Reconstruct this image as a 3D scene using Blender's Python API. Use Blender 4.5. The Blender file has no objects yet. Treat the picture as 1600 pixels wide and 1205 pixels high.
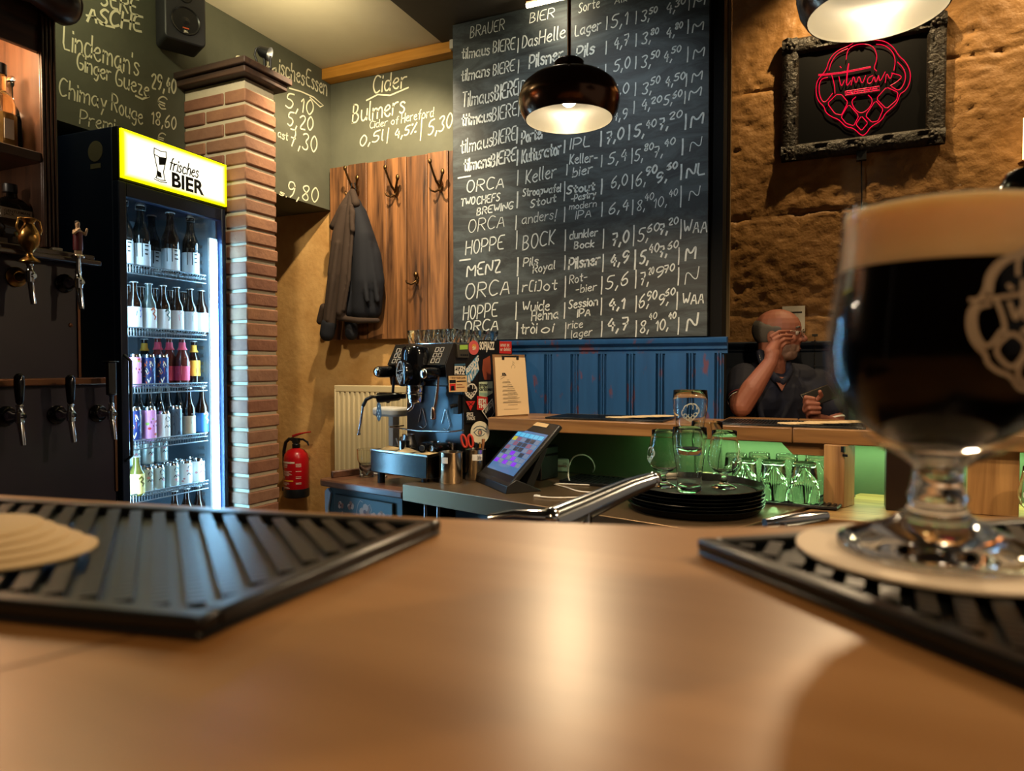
import bpy, bmesh, math, random
from mathutils import Vector, Matrix, noise
R = math.radians
random.seed(7)
SC = bpy.context.scene
C = SC.collection

# ------------------------------------------------------------------ camera
F = 1090.0                      # focal length in pixels of the 1600 px wide frame
EYE = Vector((0, 0, 1.28))
PITCH = math.atan(29.5 / F)
cam_data = bpy.data.cameras.new('camera')
cam = bpy.data.objects.new('camera', cam_data)
C.objects.link(cam)
cam_data.sensor_width = 36.0
cam_data.sensor_fit = 'HORIZONTAL'
cam_data.lens = 36.0 * F / 1600.0
cam_data.clip_start = 0.01
cam.location = EYE
cam.rotation_euler = (R(90) - PITCH, 0, R(24.75))
cam_data.dof.use_dof = True
cam_data.dof.focus_distance = 3.0
cam_data.dof.aperture_fstop = 8.0
SC.camera = cam
CAMROT = cam.rotation_euler.to_matrix()

# ------------------------------------------------------------------ world, exposure
SC.view_settings.view_transform = 'Standard'
SC.view_settings.look = 'None'
SC.view_settings.gamma = 1.0
SC.view_settings.use_curve_mapping = False
SC.view_settings.exposure = 0.0
world = bpy.data.worlds.new('world')
SC.world = world
world.use_nodes = True
world.node_tree.nodes['Background'].inputs[0].default_value = (1.0, 0.80, 0.60, 1)
world.node_tree.nodes['Background'].inputs[1].default_value = 0.17

# ------------------------------------------------------------------ room lights (ceiling spots)
def spot(name, loc, target, power, col, angle, blend=0.5, size=0.03):
    d = bpy.data.lights.new(name, 'SPOT')
    d.energy = power; d.color = col; d.spot_size = R(angle); d.spot_blend = blend
    d.shadow_soft_size = size
    o = bpy.data.objects.new(name, d); C.objects.link(o)
    o.location = loc
    o.rotation_euler = (Vector(target) - Vector(loc)).to_track_quat('-Z', 'Y').to_euler()
    return o
def bulb(name, loc, power, col, size):
    d = bpy.data.lights.new(name, 'POINT'); d.energy = power; d.color = col; d.shadow_soft_size = size
    o = bpy.data.objects.new(name, d); C.objects.link(o); o.location = loc
    return o
WARM = (1.0, 0.66, 0.33)
CREAM = (1.0, 0.84, 0.58)
spot('coat_wall_spot', (-1.80, 2.42, 2.84), (-2.35, 3.1, 1.55), 125, (1.0, 0.79, 0.50), 110, 0.6, 0.02)
spot('coat_wall_spot', (-1.35, 1.2, 2.84), (-2.2, 3.1, 2.0), 115, (1.0, 0.84, 0.58), 62, 0.8, 0.04)
bulb('left_wall_lamp', (-2.27, 1.42, 2.76), 8, (1.0, 0.95, 0.58), 0.015)
spot('stone_wall_spot', (0.10, 3.30, 3.25), (0.05, 3.62, 2.3), 70, (1.0, 0.70, 0.34), 110, 0.8, 0.015)
spot('stone_wall_spot', (0.95, 3.30, 3.25), (0.95, 3.62, 2.3), 60, (1.0, 0.70, 0.34), 110, 0.8, 0.015)
spot('board_spot', (-0.95, 2.05, 2.84), (-1.05, 2.9, 1.8), 23, (0.82, 0.93, 1.0), 105, 0.8, 0.03)
spot('counter_spot', (0.35, -0.7, 2.84), (-0.12, 0.45, 1.19), 46, WARM, 60, 0.8, 0.06)

# ------------------------------------------------------------------ pixel -> world helpers
def ray(px, py):
    """direction of unit view depth through a pixel of the 1600 x 1205 frame"""
    return CAMROT @ Vector(((px - 800) / F, (602.5 - py) / F, -1.0))
def V(px, py, depth):
    return EYE + ray(px, py) * depth
def hit(px, py, axis, val):
    d = ray(px, py); i = 'xyz'.index(axis)
    return EYE + d * ((val - EYE[i]) / d[i])
def hit_plane(px, py, p0, n):
    d = ray(px, py)
    return EYE + d * ((Vector(p0) - EYE).dot(n) / d.dot(n))

# ------------------------------------------------------------------ materials
def lin(c):
    if isinstance(c, str):
        c = c.lstrip('#'); c = [int(c[i:i+2], 16) / 255 for i in (0, 2, 4)]
    return tuple((x / 12.92 if x <= 0.04045 else ((x + 0.055) / 1.055) ** 2.4) for x in c[:3]) + (1.0,)
MATS = {}
def mat(name, col='#888888', rough=0.5, metal=0.0, spec=0.5, trans=0.0, ior=1.45, emit=None, es=0.0,
        var=None, bump=None, coat=0.0, alpha=1.0, aniso=0.0, sheen=0.0, stretch=(1, 1, 1)):
    if name in MATS: return MATS[name]
    m = bpy.data.materials.new(name); m.use_nodes = True
    nt = m.node_tree; b = nt.nodes['Principled BSDF']
    b.inputs['Base Color'].default_value = lin(col)
    b.inputs['Roughness'].default_value = rough
    b.inputs['Metallic'].default_value = metal
    b.inputs['Specular IOR Level'].default_value = spec
    b.inputs['Transmission Weight'].default_value = trans
    b.inputs['IOR'].default_value = ior
    b.inputs['Coat Weight'].default_value = coat
    b.inputs['Coat Roughness'].default_value = 0.1
    b.inputs['Alpha'].default_value = alpha
    b.inputs['Anisotropic'].default_value = aniso
    b.inputs['Sheen Weight'].default_value = sheen
    if emit:
        b.inputs['Emission Color'].default_value = lin(emit)
        b.inputs['Emission Strength'].default_value = es
    if var or bump:
        tc = nt.nodes.new('ShaderNodeTexCoord')
        mp = nt.nodes.new('ShaderNodeMapping'); mp.inputs['Scale'].default_value = stretch
        nt.links.new(tc.outputs['Object'], mp.inputs[0])
    if var:                                   # (second colour, scale, low, high)
        c2, sc, lo, hi = var
        n = nt.nodes.new('ShaderNodeTexNoise'); n.inputs['Scale'].default_value = sc; n.inputs['Detail'].default_value = 6
        n.inputs['Roughness'].default_value = 0.65
        r = nt.nodes.new('ShaderNodeValToRGB')
        r.color_ramp.elements[0].position = lo; r.color_ramp.elements[0].color = lin(col)
        r.color_ramp.elements[1].position = hi; r.color_ramp.elements[1].color = lin(c2)
        nt.links.new(mp.outputs[0], n.inputs['Vector']); nt.links.new(n.outputs['Fac'], r.inputs[0])
        nt.links.new(r.outputs[0], b.inputs['Base Color'])
    if bump:                                  # (scale, strength, distance)
        n = nt.nodes.new('ShaderNodeTexNoise'); n.inputs['Scale'].default_value = bump[0]; n.inputs['Detail'].default_value = 5
        bp = nt.nodes.new('ShaderNodeBump'); bp.inputs['Strength'].default_value = bump[1]; bp.inputs['Distance'].default_value = bump[2]
        nt.links.new(mp.outputs[0], n.inputs['Vector']); nt.links.new(n.outputs['Fac'], bp.inputs['Height'])
        nt.links.new(bp.outputs[0], b.inputs['Normal'])
    MATS[name] = m
    return m

def wood(name, c1, c2, rough=0.4, axis='x', scale=1.0, coat=0.0, knots=True, bump=0.15, spec=0.5):
    """grain stretched along one object axis"""
    if name in MATS: return MATS[name]
    m = bpy.data.materials.new(name); m.use_nodes = True
    nt = m.node_tree; b = nt.nodes['Principled BSDF']
    tc = nt.nodes.new('ShaderNodeTexCoord'); mp = nt.nodes.new('ShaderNodeMapping')
    s = {'x': (1.2, 16, 16), 'y': (16, 1.2, 16), 'z': (16, 16, 1.2)}[axis]
    mp.inputs['Scale'].default_value = [v * scale for v in s]
    nt.links.new(tc.outputs['Object'], mp.inputs[0])
    n = nt.nodes.new('ShaderNodeTexNoise'); n.inputs['Scale'].default_value = 1.6; n.inputs['Detail'].default_value = 8
    n.inputs['Distortion'].default_value = 1.1
    w = nt.nodes.new('ShaderNodeTexNoise'); w.inputs['Scale'].default_value = 6.0; w.inputs['Detail'].default_value = 4
    mx = nt.nodes.new('ShaderNodeMath'); mx.operation = 'MULTIPLY_ADD'; mx.inputs[1].default_value = 0.35
    r = nt.nodes.new('ShaderNodeValToRGB')
    r.color_ramp.elements[0].position = 0.48; r.color_ramp.elements[0].color = lin(c1)
    r.color_ramp.elements[1].position = 0.84; r.color_ramp.elements[1].color = lin(c2)
    nt.links.new(mp.outputs[0], n.inputs['Vector']); nt.links.new(mp.outputs[0], w.inputs['Vector'])
    nt.links.new(w.outputs['Fac'], mx.inputs[0]); nt.links.new(n.outputs['Fac'], mx.inputs[2])
    nt.links.new(mx.outputs[0], r.inputs[0]); nt.links.new(r.outputs[0], b.inputs['Base Color'])
    bp = nt.nodes.new('ShaderNodeBump'); bp.inputs['Strength'].default_value = bump; bp.inputs['Distance'].default_value = 0.003
    nt.links.new(mx.outputs[0], bp.inputs['Height']); nt.links.new(bp.outputs[0], b.inputs['Normal'])
    b.inputs['Roughness'].default_value = rough; b.inputs['Coat Weight'].default_value = coat
    b.inputs['Coat Roughness'].default_value = 0.17; b.inputs['Specular IOR Level'].default_value = spec
    MATS[name] = m
    return m

def thin_glass(name, tint='#ffffff', base=0.02, edge=0.55, power=3.5):
    """clear pane: straight-through transmission, mirror reflection growing toward grazing angles"""
    if name in MATS: return MATS[name]
    m = bpy.data.materials.new(name); m.use_nodes = True
    nt = m.node_tree; nt.nodes.remove(nt.nodes['Principled BSDF'])
    t = nt.nodes.new('ShaderNodeBsdfTransparent'); t.inputs[0].default_value = lin(tint)
    g = nt.nodes.new('ShaderNodeBsdfGlossy'); g.inputs['Roughness'].default_value = 0.03
    lw = nt.nodes.new('ShaderNodeLayerWeight'); lw.inputs[0].default_value = 0.5
    pw = nt.nodes.new('ShaderNodeMath'); pw.operation = 'POWER'; pw.inputs[1].default_value = power
    ma = nt.nodes.new('ShaderNodeMath'); ma.operation = 'MULTIPLY_ADD'; ma.inputs[1].default_value = edge; ma.inputs[2].default_value = base
    mx = nt.nodes.new('ShaderNodeMixShader')
    nt.links.new(lw.outputs['Facing'], pw.inputs[0]); nt.links.new(pw.outputs[0], ma.inputs[0])
    nt.links.new(ma.outputs[0], mx.inputs[0]); nt.links.new(t.outputs[0], mx.inputs[1]); nt.links.new(g.outputs[0], mx.inputs[2])
    nt.links.new(mx.outputs[0], nt.nodes['Material Output'].inputs[0])
    MATS[name] = m
    return m

# ------------------------------------------------------------------ mesh builder
class MB:
    def __init__(s):
        s.v = []; s.f = []; s.m = []; s.mi = 0; s.T = Matrix.Identity(4)
    def add(s, vs, fs):
        o = len(s.v)
        s.v += [s.T @ Vector(p) for p in vs]
        s.f += [tuple(i + o for i in f) for f in fs]
        s.m += [s.mi] * len(fs)
        return s
    def box(s, c, d, rz=0.0, M=None):
        x, y, z = d[0] / 2, d[1] / 2, d[2] / 2
        vs = [Vector((i * x, j * y, k * z)) for i in (-1, 1) for j in (-1, 1) for k in (-1, 1)]
        if M is None: M = Matrix.Rotation(rz, 3, 'Z')
        vs = [M @ p + Vector(c) for p in vs]
        return s.add(vs, [(0, 1, 3, 2), (4, 6, 7, 5), (0, 4, 5, 1), (2, 3, 7, 6), (0, 2, 6, 4), (1, 5, 7, 3)])
    def bx(s, x0, x1, y0, y1, z0, z1):
        return s.box(((x0 + x1) / 2, (y0 + y1) / 2, (z0 + z1) / 2), (x1 - x0, y1 - y0, z1 - z0))
    def rings(s, rings, closed=True, caps=True):
        n = len(rings[0]); vs = [p for r in rings for p in r]; fs = []
        for i in range(len(rings) - 1):
            for j in range(n if closed else n - 1):
                k = (j + 1) % n
                fs.append((i * n + j, i * n + k, (i + 1) * n + k, (i + 1) * n + j))
        if caps:
            fs.append(tuple(range(n - 1, -1, -1))); fs.append(tuple((len(rings) - 1) * n + j for j in range(n)))
        return s.add(vs, fs)
    def lathe(s, prof, n=24, c=(0, 0, 0), caps=True, a0=0.0):
        rs = [[(c[0] + r * math.cos(a0 + 2 * math.pi * j / n), c[1] + r * math.sin(a0 + 2 * math.pi * j / n), c[2] + z) for j in range(n)] for r, z in prof]
        return s.rings(rs, True, caps)
    def cyl(s, p0, p1, r0, r1=None, n=14, caps=True):
        return s.tube([p0, p1], [r0, r0 if r1 is None else r1], n, caps)
    def axis_lathe(s, p0, d, prof, n=20):
        """profile of (radius, distance) along direction d from p0"""
        d = Vector(d).normalized(); q = d.to_track_quat('Z', 'Y').to_matrix()
        rs = [[Vector(p0) + q @ Vector((r * math.cos(2 * math.pi * j / n), r * math.sin(2 * math.pi * j / n), t)) for j in range(n)] for r, t in prof]
        return s.rings(rs)
    def tube(s, pts, r, n=10, caps=True):
        pts = [Vector(p) for p in pts]; N = len(pts)
        rr = r if isinstance(r, (list, tuple)) else [r] * N
        rs = []; up = None
        for i, p in enumerate(pts):
            t = (pts[min(i + 1, N - 1)] - pts[max(i - 1, 0)])
            t = t.normalized() if t.length > 1e-9 else Vector((0, 0, 1))
            if up is None: up = Vector((0, 0, 1)) if abs(t.z) < 0.9 else Vector((1, 0, 0))
            a = (up - t * up.dot(t)); a = a.normalized() if a.length > 1e-6 else t.orthogonal().normalized()
            b = t.cross(a); up = a
            rs.append([p + (a * math.cos(2 * math.pi * j / n) + b * math.sin(2 * math.pi * j / n)) * rr[i] for j in range(n)])
        return s.rings(rs, True, caps)
    def sphere(s, c, r, n=14, k=9, M=None):
        rx, ry, rz = (r, r, r) if not isinstance(r, (tuple, list)) else r
        rs = []
        for i in range(k + 1):
            th = math.pi * (0.001 + 0.998 * i / k)
            ring = []
            for j in range(n):
                ph = 2 * math.pi * j / n
                p = Vector((rx * math.sin(th) * math.cos(ph), ry * math.sin(th) * math.sin(ph), -rz * math.cos(th)))
                if M is not None: p = M @ p
                ring.append(p + Vector(c))
            rs.append(ring)
        return s.rings(rs)
    def prism(s, poly, d):
        """poly: 3D points of a face, d: extrusion vector"""
        n = len(poly); d = Vector(d)
        vs = [Vector(p) for p in poly] + [Vector(p) + d for p in poly]
        return s.add(vs, [tuple(range(n - 1, -1, -1)), tuple(range(n, 2 * n))] + [(i, (i + 1) % n, n + (i + 1) % n, n + i) for i in range(n)])
    def poly(s, pts):
        return s.add(pts, [tuple(range(len(pts)))])
    def ribbon(s, pts, w, nrm, lift=0.0):
        """flat mitred stroke through pts on a plane with normal nrm"""
        nrm = Vector(nrm); pts = [Vector(p) for p in pts]; q = [pts[0]]
        for p in pts[1:]:
            if (p - q[-1]).length > 1e-6: q.append(p)
        if len(q) < 2: q.append(q[0] + Vector((0, 0, w)))
        closed = (q[0] - q[-1]).length < 1e-5 and len(q) > 3
        N = len(q); L = []; Rr = []
        for i in range(N):
            a = q[i - 1] if i > 0 else (q[-2] if closed else None)
            c = q[i + 1] if i < N - 1 else (q[1] if closed else None)
            t = Vector((0, 0, 0))
            if a is not None: t += (q[i] - a).normalized()
            if c is not None: t += (c - q[i]).normalized()
            if t.length < 1e-4: t = (q[i] - a)
            t.normalize(); sd = nrm.cross(t).normalized() * (w / 2)
            p = q[i]
            if a is None: p = p - t * w * 0.4
            if c is None: p = p + t * w * 0.4
            L.append(p + sd + nrm * lift); Rr.append(p - sd + nrm * lift)
        vs = L + Rr
        return s.add(vs, [(i, N + i, N + i + 1, i + 1) for i in range(N - 1)])
    def build(s, name, mats, parent=None, smooth=None, bevel=0.0, seg=2, inv=None):
        me = bpy.data.meshes.new(name)
        me.from_pydata([tuple(p) for p in s.v], [], s.f)
        if not isinstance(mats, (list, tuple)): mats = [mats]
        for m in mats: me.materials.append(m)
        if len(mats) > 1: me.polygons.foreach_set('material_index', s.m)
        bm = bmesh.new(); bm.from_mesh(me)
        bmesh.ops.recalc_face_normals(bm, faces=bm.faces[:])
        bm.to_mesh(me); bm.free()
        o = bpy.data.objects.new(name, me); C.objects.link(o)
        if parent is not None: o.parent = parent
        if bevel:
            b = o.modifiers.new('bevel', 'BEVEL'); b.width = bevel; b.segments = seg; b.limit_method = 'ANGLE'; b.angle_limit = R(40)
        if smooth is None: smooth = 35
        if smooth:
            me.shade_smooth(); me.set_sharp_from_angle(angle=R(smooth))
        return o

def tag(o, label=None, cat=None, group=None, kind=None):
    if label: o['label'] = label
    if cat: o['category'] = cat
    if group: o['group'] = group
    if kind: o['kind'] = kind
    return o
def thing(name, label, cat, loc=(0, 0, 0), rz=0.0, group=None):
    o = bpy.data.objects.new(name, None); C.objects.link(o)
    o.empty_display_size = 0.05
    o.location = loc; o.rotation_euler = (0, 0, rz)
    return tag(o, label, cat, group)
def local(root, p):
    """world point -> coordinates of a thing's Empty"""
    return Matrix.Rotation(-root.rotation_euler.z, 3, 'Z') @ (Vector(p) - root.location)
def localdir(root, d):
    return Matrix.Rotation(-root.rotation_euler.z, 3, 'Z') @ Vector(d)
def dup(root, loc=None, rz=None, label=None):
    r = root.copy(); C.objects.link(r)
    if loc is not None: r.location = loc
    if rz is not None: r.rotation_euler = (0, 0, rz)
    if label: r['label'] = label
    for ch in list(root.children):
        c = ch.copy(); C.objects.link(c); c.parent = r
        for g in list(ch.children):
            d = g.copy(); C.objects.link(d); d.parent = c
    return r
def blob(name, m, parent, caps=(), balls=(), voxel=0.006, smooth=6, factor=0.5):
    """one continuous organic surface: tapered limbs and ellipsoids fused together"""
    b = MB()
    for p0, p1, r0, r1 in caps:
        p0, p1 = Vector(p0), Vector(p1); n = max(2, int((p1 - p0).length / (min(r0, r1) * 0.5)) + 1)
        b.tube([p0.lerp(p1, i / n) for i in range(n + 1)], [r0 + (r1 - r0) * i / n for i in range(n + 1)], 14)
        b.sphere(p0, r0, 14, 8); b.sphere(p1, r1, 14, 8)
    for ball in balls:
        b.sphere(ball[0], ball[1], 20, 12, ball[2] if len(ball) > 2 else None)
    o = b.build(name, m, None, smooth=0)
    md = o.modifiers.new('remesh', 'REMESH'); md.mode = 'VOXEL'; md.voxel_size = voxel
    sm = o.modifiers.new('smooth', 'SMOOTH'); sm.iterations = smooth; sm.factor = factor
    dg = bpy.context.evaluated_depsgraph_get(); dg.update()
    me = bpy.data.meshes.new_from_object(o.evaluated_get(dg))
    o.modifiers.clear(); old = o.data; o.data = me; bpy.data.meshes.remove(old)
    me.name = name; me.shade_smooth()
    if parent is not None: o.parent = parent
    return o

# ------------------------------------------------------------------ handwriting: a single-stroke alphabet
GL = {'A': '003a60 1353', 'B': '000a 0a3a583505 35634000', 'C': '694a2a0703204061', 'D': '000a 0a3a67633000', 'E': '6a0a0060 0545',
 'F': '6a0a00 0545', 'G': '694a2a07032040616434', 'H': '000a 606a 0565', 'I': '000a', 'J': '4a42301002', 'K': '000a 5a0450', 'L': '0a0050',
 'M': '000a438a80', 'N': '000a606a', 'O': '3a1a0703204063674a3a', 'P': '000a 0a4a68664404', 'Q': '3a1a0703204063674a3a 4260', 'R': '000a 0a4a68664505 2560',
 'S': '593a1907254452301001', 'T': '0a6a 3a30', 'U': '0a022040626a', 'V': '0a306a', 'W': '0a2047608a', 'X': '006a 0a60', 'Y': '0a35 6a20', 'Z': '0a6a0060',
 'a': '56260402204153 565160', 'b': '0a00 04264653401002', 'c': '5536160402103051', 'd': '5536160402103052 5a50', 'e': '035446260402204051',
 'f': '4a3a2820 0646', 'g': '56260402214153 565x3z1y', 'h': '0a00 0426465450', 'i': '0600 0809', 'j': '26211y 2829', 'k': '0a00 460340', 'l': '0a0110',
 'm': '0006 04264540 44668580', 'n': '0006 0426465450', 'o': '260402204052543626', 'p': '060z 04264653401002', 'q': '56260402214153 565z', 'r': '0600 042646',
 's': '45361605143342301001', 't': '29213041 0646', 'u': '0602103052 5650', 'v': '062046', 'w': '0620446086', 'x': '0046 0640', 'y': '0631 561z', 'z': '06460040',
 '0': '2a0703203053573a2a', '1': '072a20', '2': '082a4a570050', '3': '092a4a582553401001', '4': '3a0454 4740', '5': '5a1a063654412001', '6': '4a1703103052452503',
 '7': '0a5a20 1545', '8': '35082a4a58350220405235', '9': '573515071a4a574220', ',': '110y', '.': '0001', "'": '0a08', '|': '0b0x', '-': '0444', '!': '0a03 0001',
 '%': '005a 0a1a19090a 4151504041', '[': '3a0a0030', ']': '0a3a3000', '€': '594a2a0703203051 0545 0343', '/': '005a', ':': '0001 0506',
 'ò': '260402204052543626 1a38', 'ì': '0600 0a18', '&': '50081a2a3800203052', '_': '0060', '~': '0a30', '+': '0555 3832'}
YV = {c: i for i, c in enumerate('0123456789ab')}
YV.update({'x': -1, 'y': -2, 'z': -3})
def glyph(ch):
    out = []; w = 0
    for st in GL[ch].split():
        pts = [(int(st[i]), YV[st[i + 1]]) for i in range(0, len(st), 2)]
        w = max(w, max(p[0] for p in pts)); out.append(pts)
    return out, w
def chaikin(p):
    if len(p) < 3: return p
    closed = p[0] == p[-1]; q = [] if closed else [p[0]]
    for i in range(len(p) - 1):
        a, b = p[i], p[i + 1]
        q += [(a[0] * .75 + b[0] * .25, a[1] * .75 + b[1] * .25), (a[0] * .25 + b[0] * .75, a[1] * .25 + b[1] * .75)]
    q += [q[0]] if closed else [p[-1]]
    return q
RN = random.Random(3)
def strokes(s, slant=0.12, jit=0.35):
    """polylines of a string on a 10-high grid, with its width"""
    x = 0.0; out = []
    for ch in s:
        if ch == ' ': x += 4; continue
        g, w = glyph(ch); k = 1 + RN.uniform(-.06, .06); dy = RN.uniform(-jit, jit)
        for pl in g:
            pl = [(px + RN.uniform(-jit, jit) * .5, py + RN.uniform(-jit, jit) * .5) for px, py in pl] if pl[0] != pl[-1] else pl
            pl = chaikin(pl)
            if len(pl) > 6: pl = chaikin(pl)
            out.append([(x + a * k + b * slant, b + dy) for a, b in pl])
        x += w * k + 2.2
    return out, max(x - 2.2, 1.0)
def write(mb, plane, a, b, h, s, w=0.006, lift=0.0012, slant=0.12, jit=0.35):
    """chalk a string between two baseline pixels on a plane (point, normal); h = cap height in pixels"""
    p0, n = Vector(plane[0]), Vector(plane[1]).normalized()
    A = hit_plane(a[0], a[1], p0, n); B = hit_plane(b[0], b[1], p0, n)
    H = (hit_plane(a[0], a[1] - h, p0, n) - A).length
    st, wd = strokes(s, slant, jit); ux = (B - A) / wd; uy = Vector((0, 0, 1)) * (H / 10)
    for pl in st:
        mb.ribbon([A + ux * px + uy * py for px, py in pl], w, n, lift)

def printed(name, s, m, parent, o, ux, uy, width, height, depth=0.0004, font_bold=0.0, spacing=1.0):
    """printed lettering (built-in font) fitted into a width x height field whose lower left corner is o"""
    cu = bpy.data.curves.new(name, 'FONT'); cu.body = s; cu.size = 1.0; cu.offset = font_bold; cu.space_line = 0.85; cu.resolution_u = 3
    cu.space_character = spacing
    t = bpy.data.objects.new(name, cu); C.objects.link(t)
    dg = bpy.context.evaluated_depsgraph_get(); dg.update()
    me = bpy.data.meshes.new_from_object(t.evaluated_get(dg))
    bpy.data.objects.remove(t); bpy.data.curves.remove(cu)
    xs = [v.co.x for v in me.vertices]; ys = [v.co.y for v in me.vertices]
    x0, x1, y0, y1 = min(xs), max(xs), min(ys), max(ys)
    ux, uy = Vector(ux).normalized(), Vector(uy).normalized(); n = ux.cross(uy).normalized()
    for v in me.vertices:
        v.co = Vector(o) + ux * ((v.co.x - x0) / (x1 - x0) * width) + uy * ((v.co.y - y0) / (y1 - y0) * height) + n * depth
    me.name = name; me.materials.clear(); me.materials.append(m)
    ob = bpy.data.objects.new(name, me); C.objects.link(ob)
    if parent is not None: ob.parent = parent
    return ob

# the hop emblem of the house, as strokes on a 0..1 square (drawn once, used on the sign, the glasses and the machine)
HOP_OUT = [(770,960),(700,890),(640,885),(580,820),(520,800),(470,760),(460,715),(410,670),(390,590),(400,510),(430,470),(480,410),(500,330),(560,260),(660,220),(720,180),(800,168),(880,170),(960,180),(1030,230),(1070,300),(1130,350),(1170,440),(1160,530),(1120,590),(1080,610),(1060,680),(1010,730),(960,770),(930,830),(840,880),(810,930),(770,960)]
HOP_IN = [[(640,330),(650,250),(710,210),(790,200),(860,220),(890,280),(890,340),(865,400),(890,425)], [(500,420),(520,340),(580,270),(655,240)],
 [(885,205),(950,210),(1020,260),(1045,340),(1030,420)], [(490,475),(430,490),(415,570),(430,650),(465,690),(530,605)], [(1060,350),(1110,400),(1130,470),(1110,540),(1070,590),(1010,550)],
 [(490,690),(560,620),(600,620),(650,680),(600,780),(550,770),(490,690)], [(720,635),(680,670),(710,740),(765,775),(830,730),(860,660),(820,620)],
 [(890,650),(970,560),(1060,600),(1050,660),(970,730),(890,650)], [(600,800),(660,700),(740,790),(700,870),(640,850),(600,800)], [(800,790),(880,670),(940,740),(900,830),(850,840),(800,790)],
 [(720,860),(765,795),(815,850),(765,910),(720,860)]]
HOP_SCRIPT = [[(412,452),(500,446),(640,428),(842,386)], [(520,450),(545,540),(548,608)], [(580,470),(600,560),(625,500)], [(588,385),(600,398)], [(640,520),(650,400),(665,345),(650,450),(640,560),(680,500)],
 [(680,540),(700,450),(720,540),(745,450),(770,540),(800,460)], [(860,460),(815,480),(815,530),(850,520),(870,455),(880,530),(905,460)], [(905,460),(915,520),(960,430)], [(960,520),(970,430),(1000,500),(1020,440)],
 [(1010,440),(1105,465),(1060,510),(1000,545)]]
HOP_BAR = [[(632,590),(632,622),(915,580),(912,548),(632,590)], [(650,605),(895,566)]]
def hop(script=True, bar=True):
    ls = [HOP_OUT] + HOP_IN + (HOP_SCRIPT if script else []) + (HOP_BAR if bar else [])
    out = []
    for l in ls:
        q = [((x - 390) / 780, (960 - y) / 790) for x, y in l]
        out.append(chaikin(chaikin(q)))
    return out
# ================================================================== THE SETTING
def struct(name, mb, m, parent=None, **k):
    o = mb.build(name, m, parent, **k)
    if parent is None: tag(o, kind='structure')
    return o
M_floor = wood('floor_boards', '#2a1c12', '#4a3220', 0.5, 'y', 0.5)
M_slate = mat('chalk_wall_paint', '#4c4d3e', 0.75, var=('#5a5b4a', 3.0, 0.35, 0.75), bump=(40, 0.08, 0.002))
M_plaster = mat('ochre_plaster', '#a97c42', 0.8, var=('#d0a668', 4.0, 0.3, 0.75), bump=(28, 0.55, 0.006))
M_ceil = mat('cream_ceiling_paint', '#c4ba9e', 0.85, var=('#b5ab90', 2.0, 0.3, 0.8))
M_dark = mat('dark_soffit_paint', '#3a342a', 0.8, var=('#322d24', 4.0, 0.3, 0.8))
M_beam = wood('beam_pine', '#a8701f', '#c98c35', 0.5, 'x', 0.8)
M_black_paint = mat('black_wall_paint', '#090807', 0.85, spec=.2)
M_chalk = mat('chalk_white', '#c6cac6', 0.9, var=('#9ea4a2', 60, .4, .75))
M_chalk_cream = mat('chalk_cream', '#d8d3b4', 0.9)
M_chalk_dim = mat('chalk_faded', '#8b9090', 0.9)

CEIL = 2.885
WX = -2.525          # face of the left wall
WY = 3.10            # face of the wall behind the coats
PY = 2.90            # face of the pier with the menu board
AY = 3.60            # back of the alcove

b = MB(); b.bx(-3.6, 3.2, -2.2, 4.0, -0.1, 0.0); struct('floor', b, M_floor)
b = MB(); b.bx(-3.6, -1.775, -1.2, 3.4, CEIL, CEIL + 0.1)
struct('ceiling', b, M_ceil)
b = MB(); b.bx(-1.775, 3.0, -1.2, 2.9, CEIL - 0.006, CEIL + 0.1); b.bx(-1.775, -0.41, 2.9, 3.2, CEIL - 0.006, CEIL + 0.1)
struct('ceiling', b, M_dark)
b = MB(); b.bx(-0.6, 3.0, 2.9, 3.9, 3.30, 3.4); b.bx(-0.6, 3.0, 2.88, 2.9, CEIL + 0.1, 3.3)
struct('ceiling', b, M_dark)

# left wall: solid behind the bar shelves, a niche for the fridge, a pier, and a lintel over the opening
b = MB()
b.bx(-3.1, WX, -1.2, 1.59, 0, CEIL)
b.bx(-3.1, WX, 1.59, 2.165, 2.16, CEIL)
b.bx(-3.1, -2.9, 1.59, 2.165, 0, 2.16)
b.bx(-3.1, WX, 2.165, 2.32, 0, CEIL)
b.bx(-3.1, WX, 2.32, WY, 2.14, CEIL)
wall_left = struct('wall_left', b, M_slate, smooth=0)
# wall behind the coats: slate paint above, ochre plaster below, running on into the opening
b = MB(); b.bx(-3.6, -1.50, WY, WY + 0.12, 2.14, CEIL); wall_back = struct('wall_back', b, M_slate)
b = MB(); b.bx(-3.6, -1.50, WY, WY + 0.12, 0, 2.14); struct('wall_back', b, M_plaster)
b = MB(); b.bx(-3.6, -3.5, 2.1, WY, 0, 2.9); struct('wall_side', b, M_plaster)
# pier behind the menu board
b = MB(); b.bx(-1.632, -0.41, PY + .003, 3.04, 0, CEIL); b.bx(-1.632, -0.80, 3.04, 3.7, 0, CEIL); struct('wall_board', b, M_black_paint)
b = MB(); b.bx(-2.525, -1.725, WY - 0.075, WY, CEIL - 0.058, CEIL)
struct('trim_1', b, M_beam, bevel=0.003)
b = MB(); b.bx(-1.724, -1.64, WY - 0.09, WY, CEIL - 0.05, CEIL - 0.007)
struct('trim_2', b, mat('white_duct', '#b9b4a4', 0.6))

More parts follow.
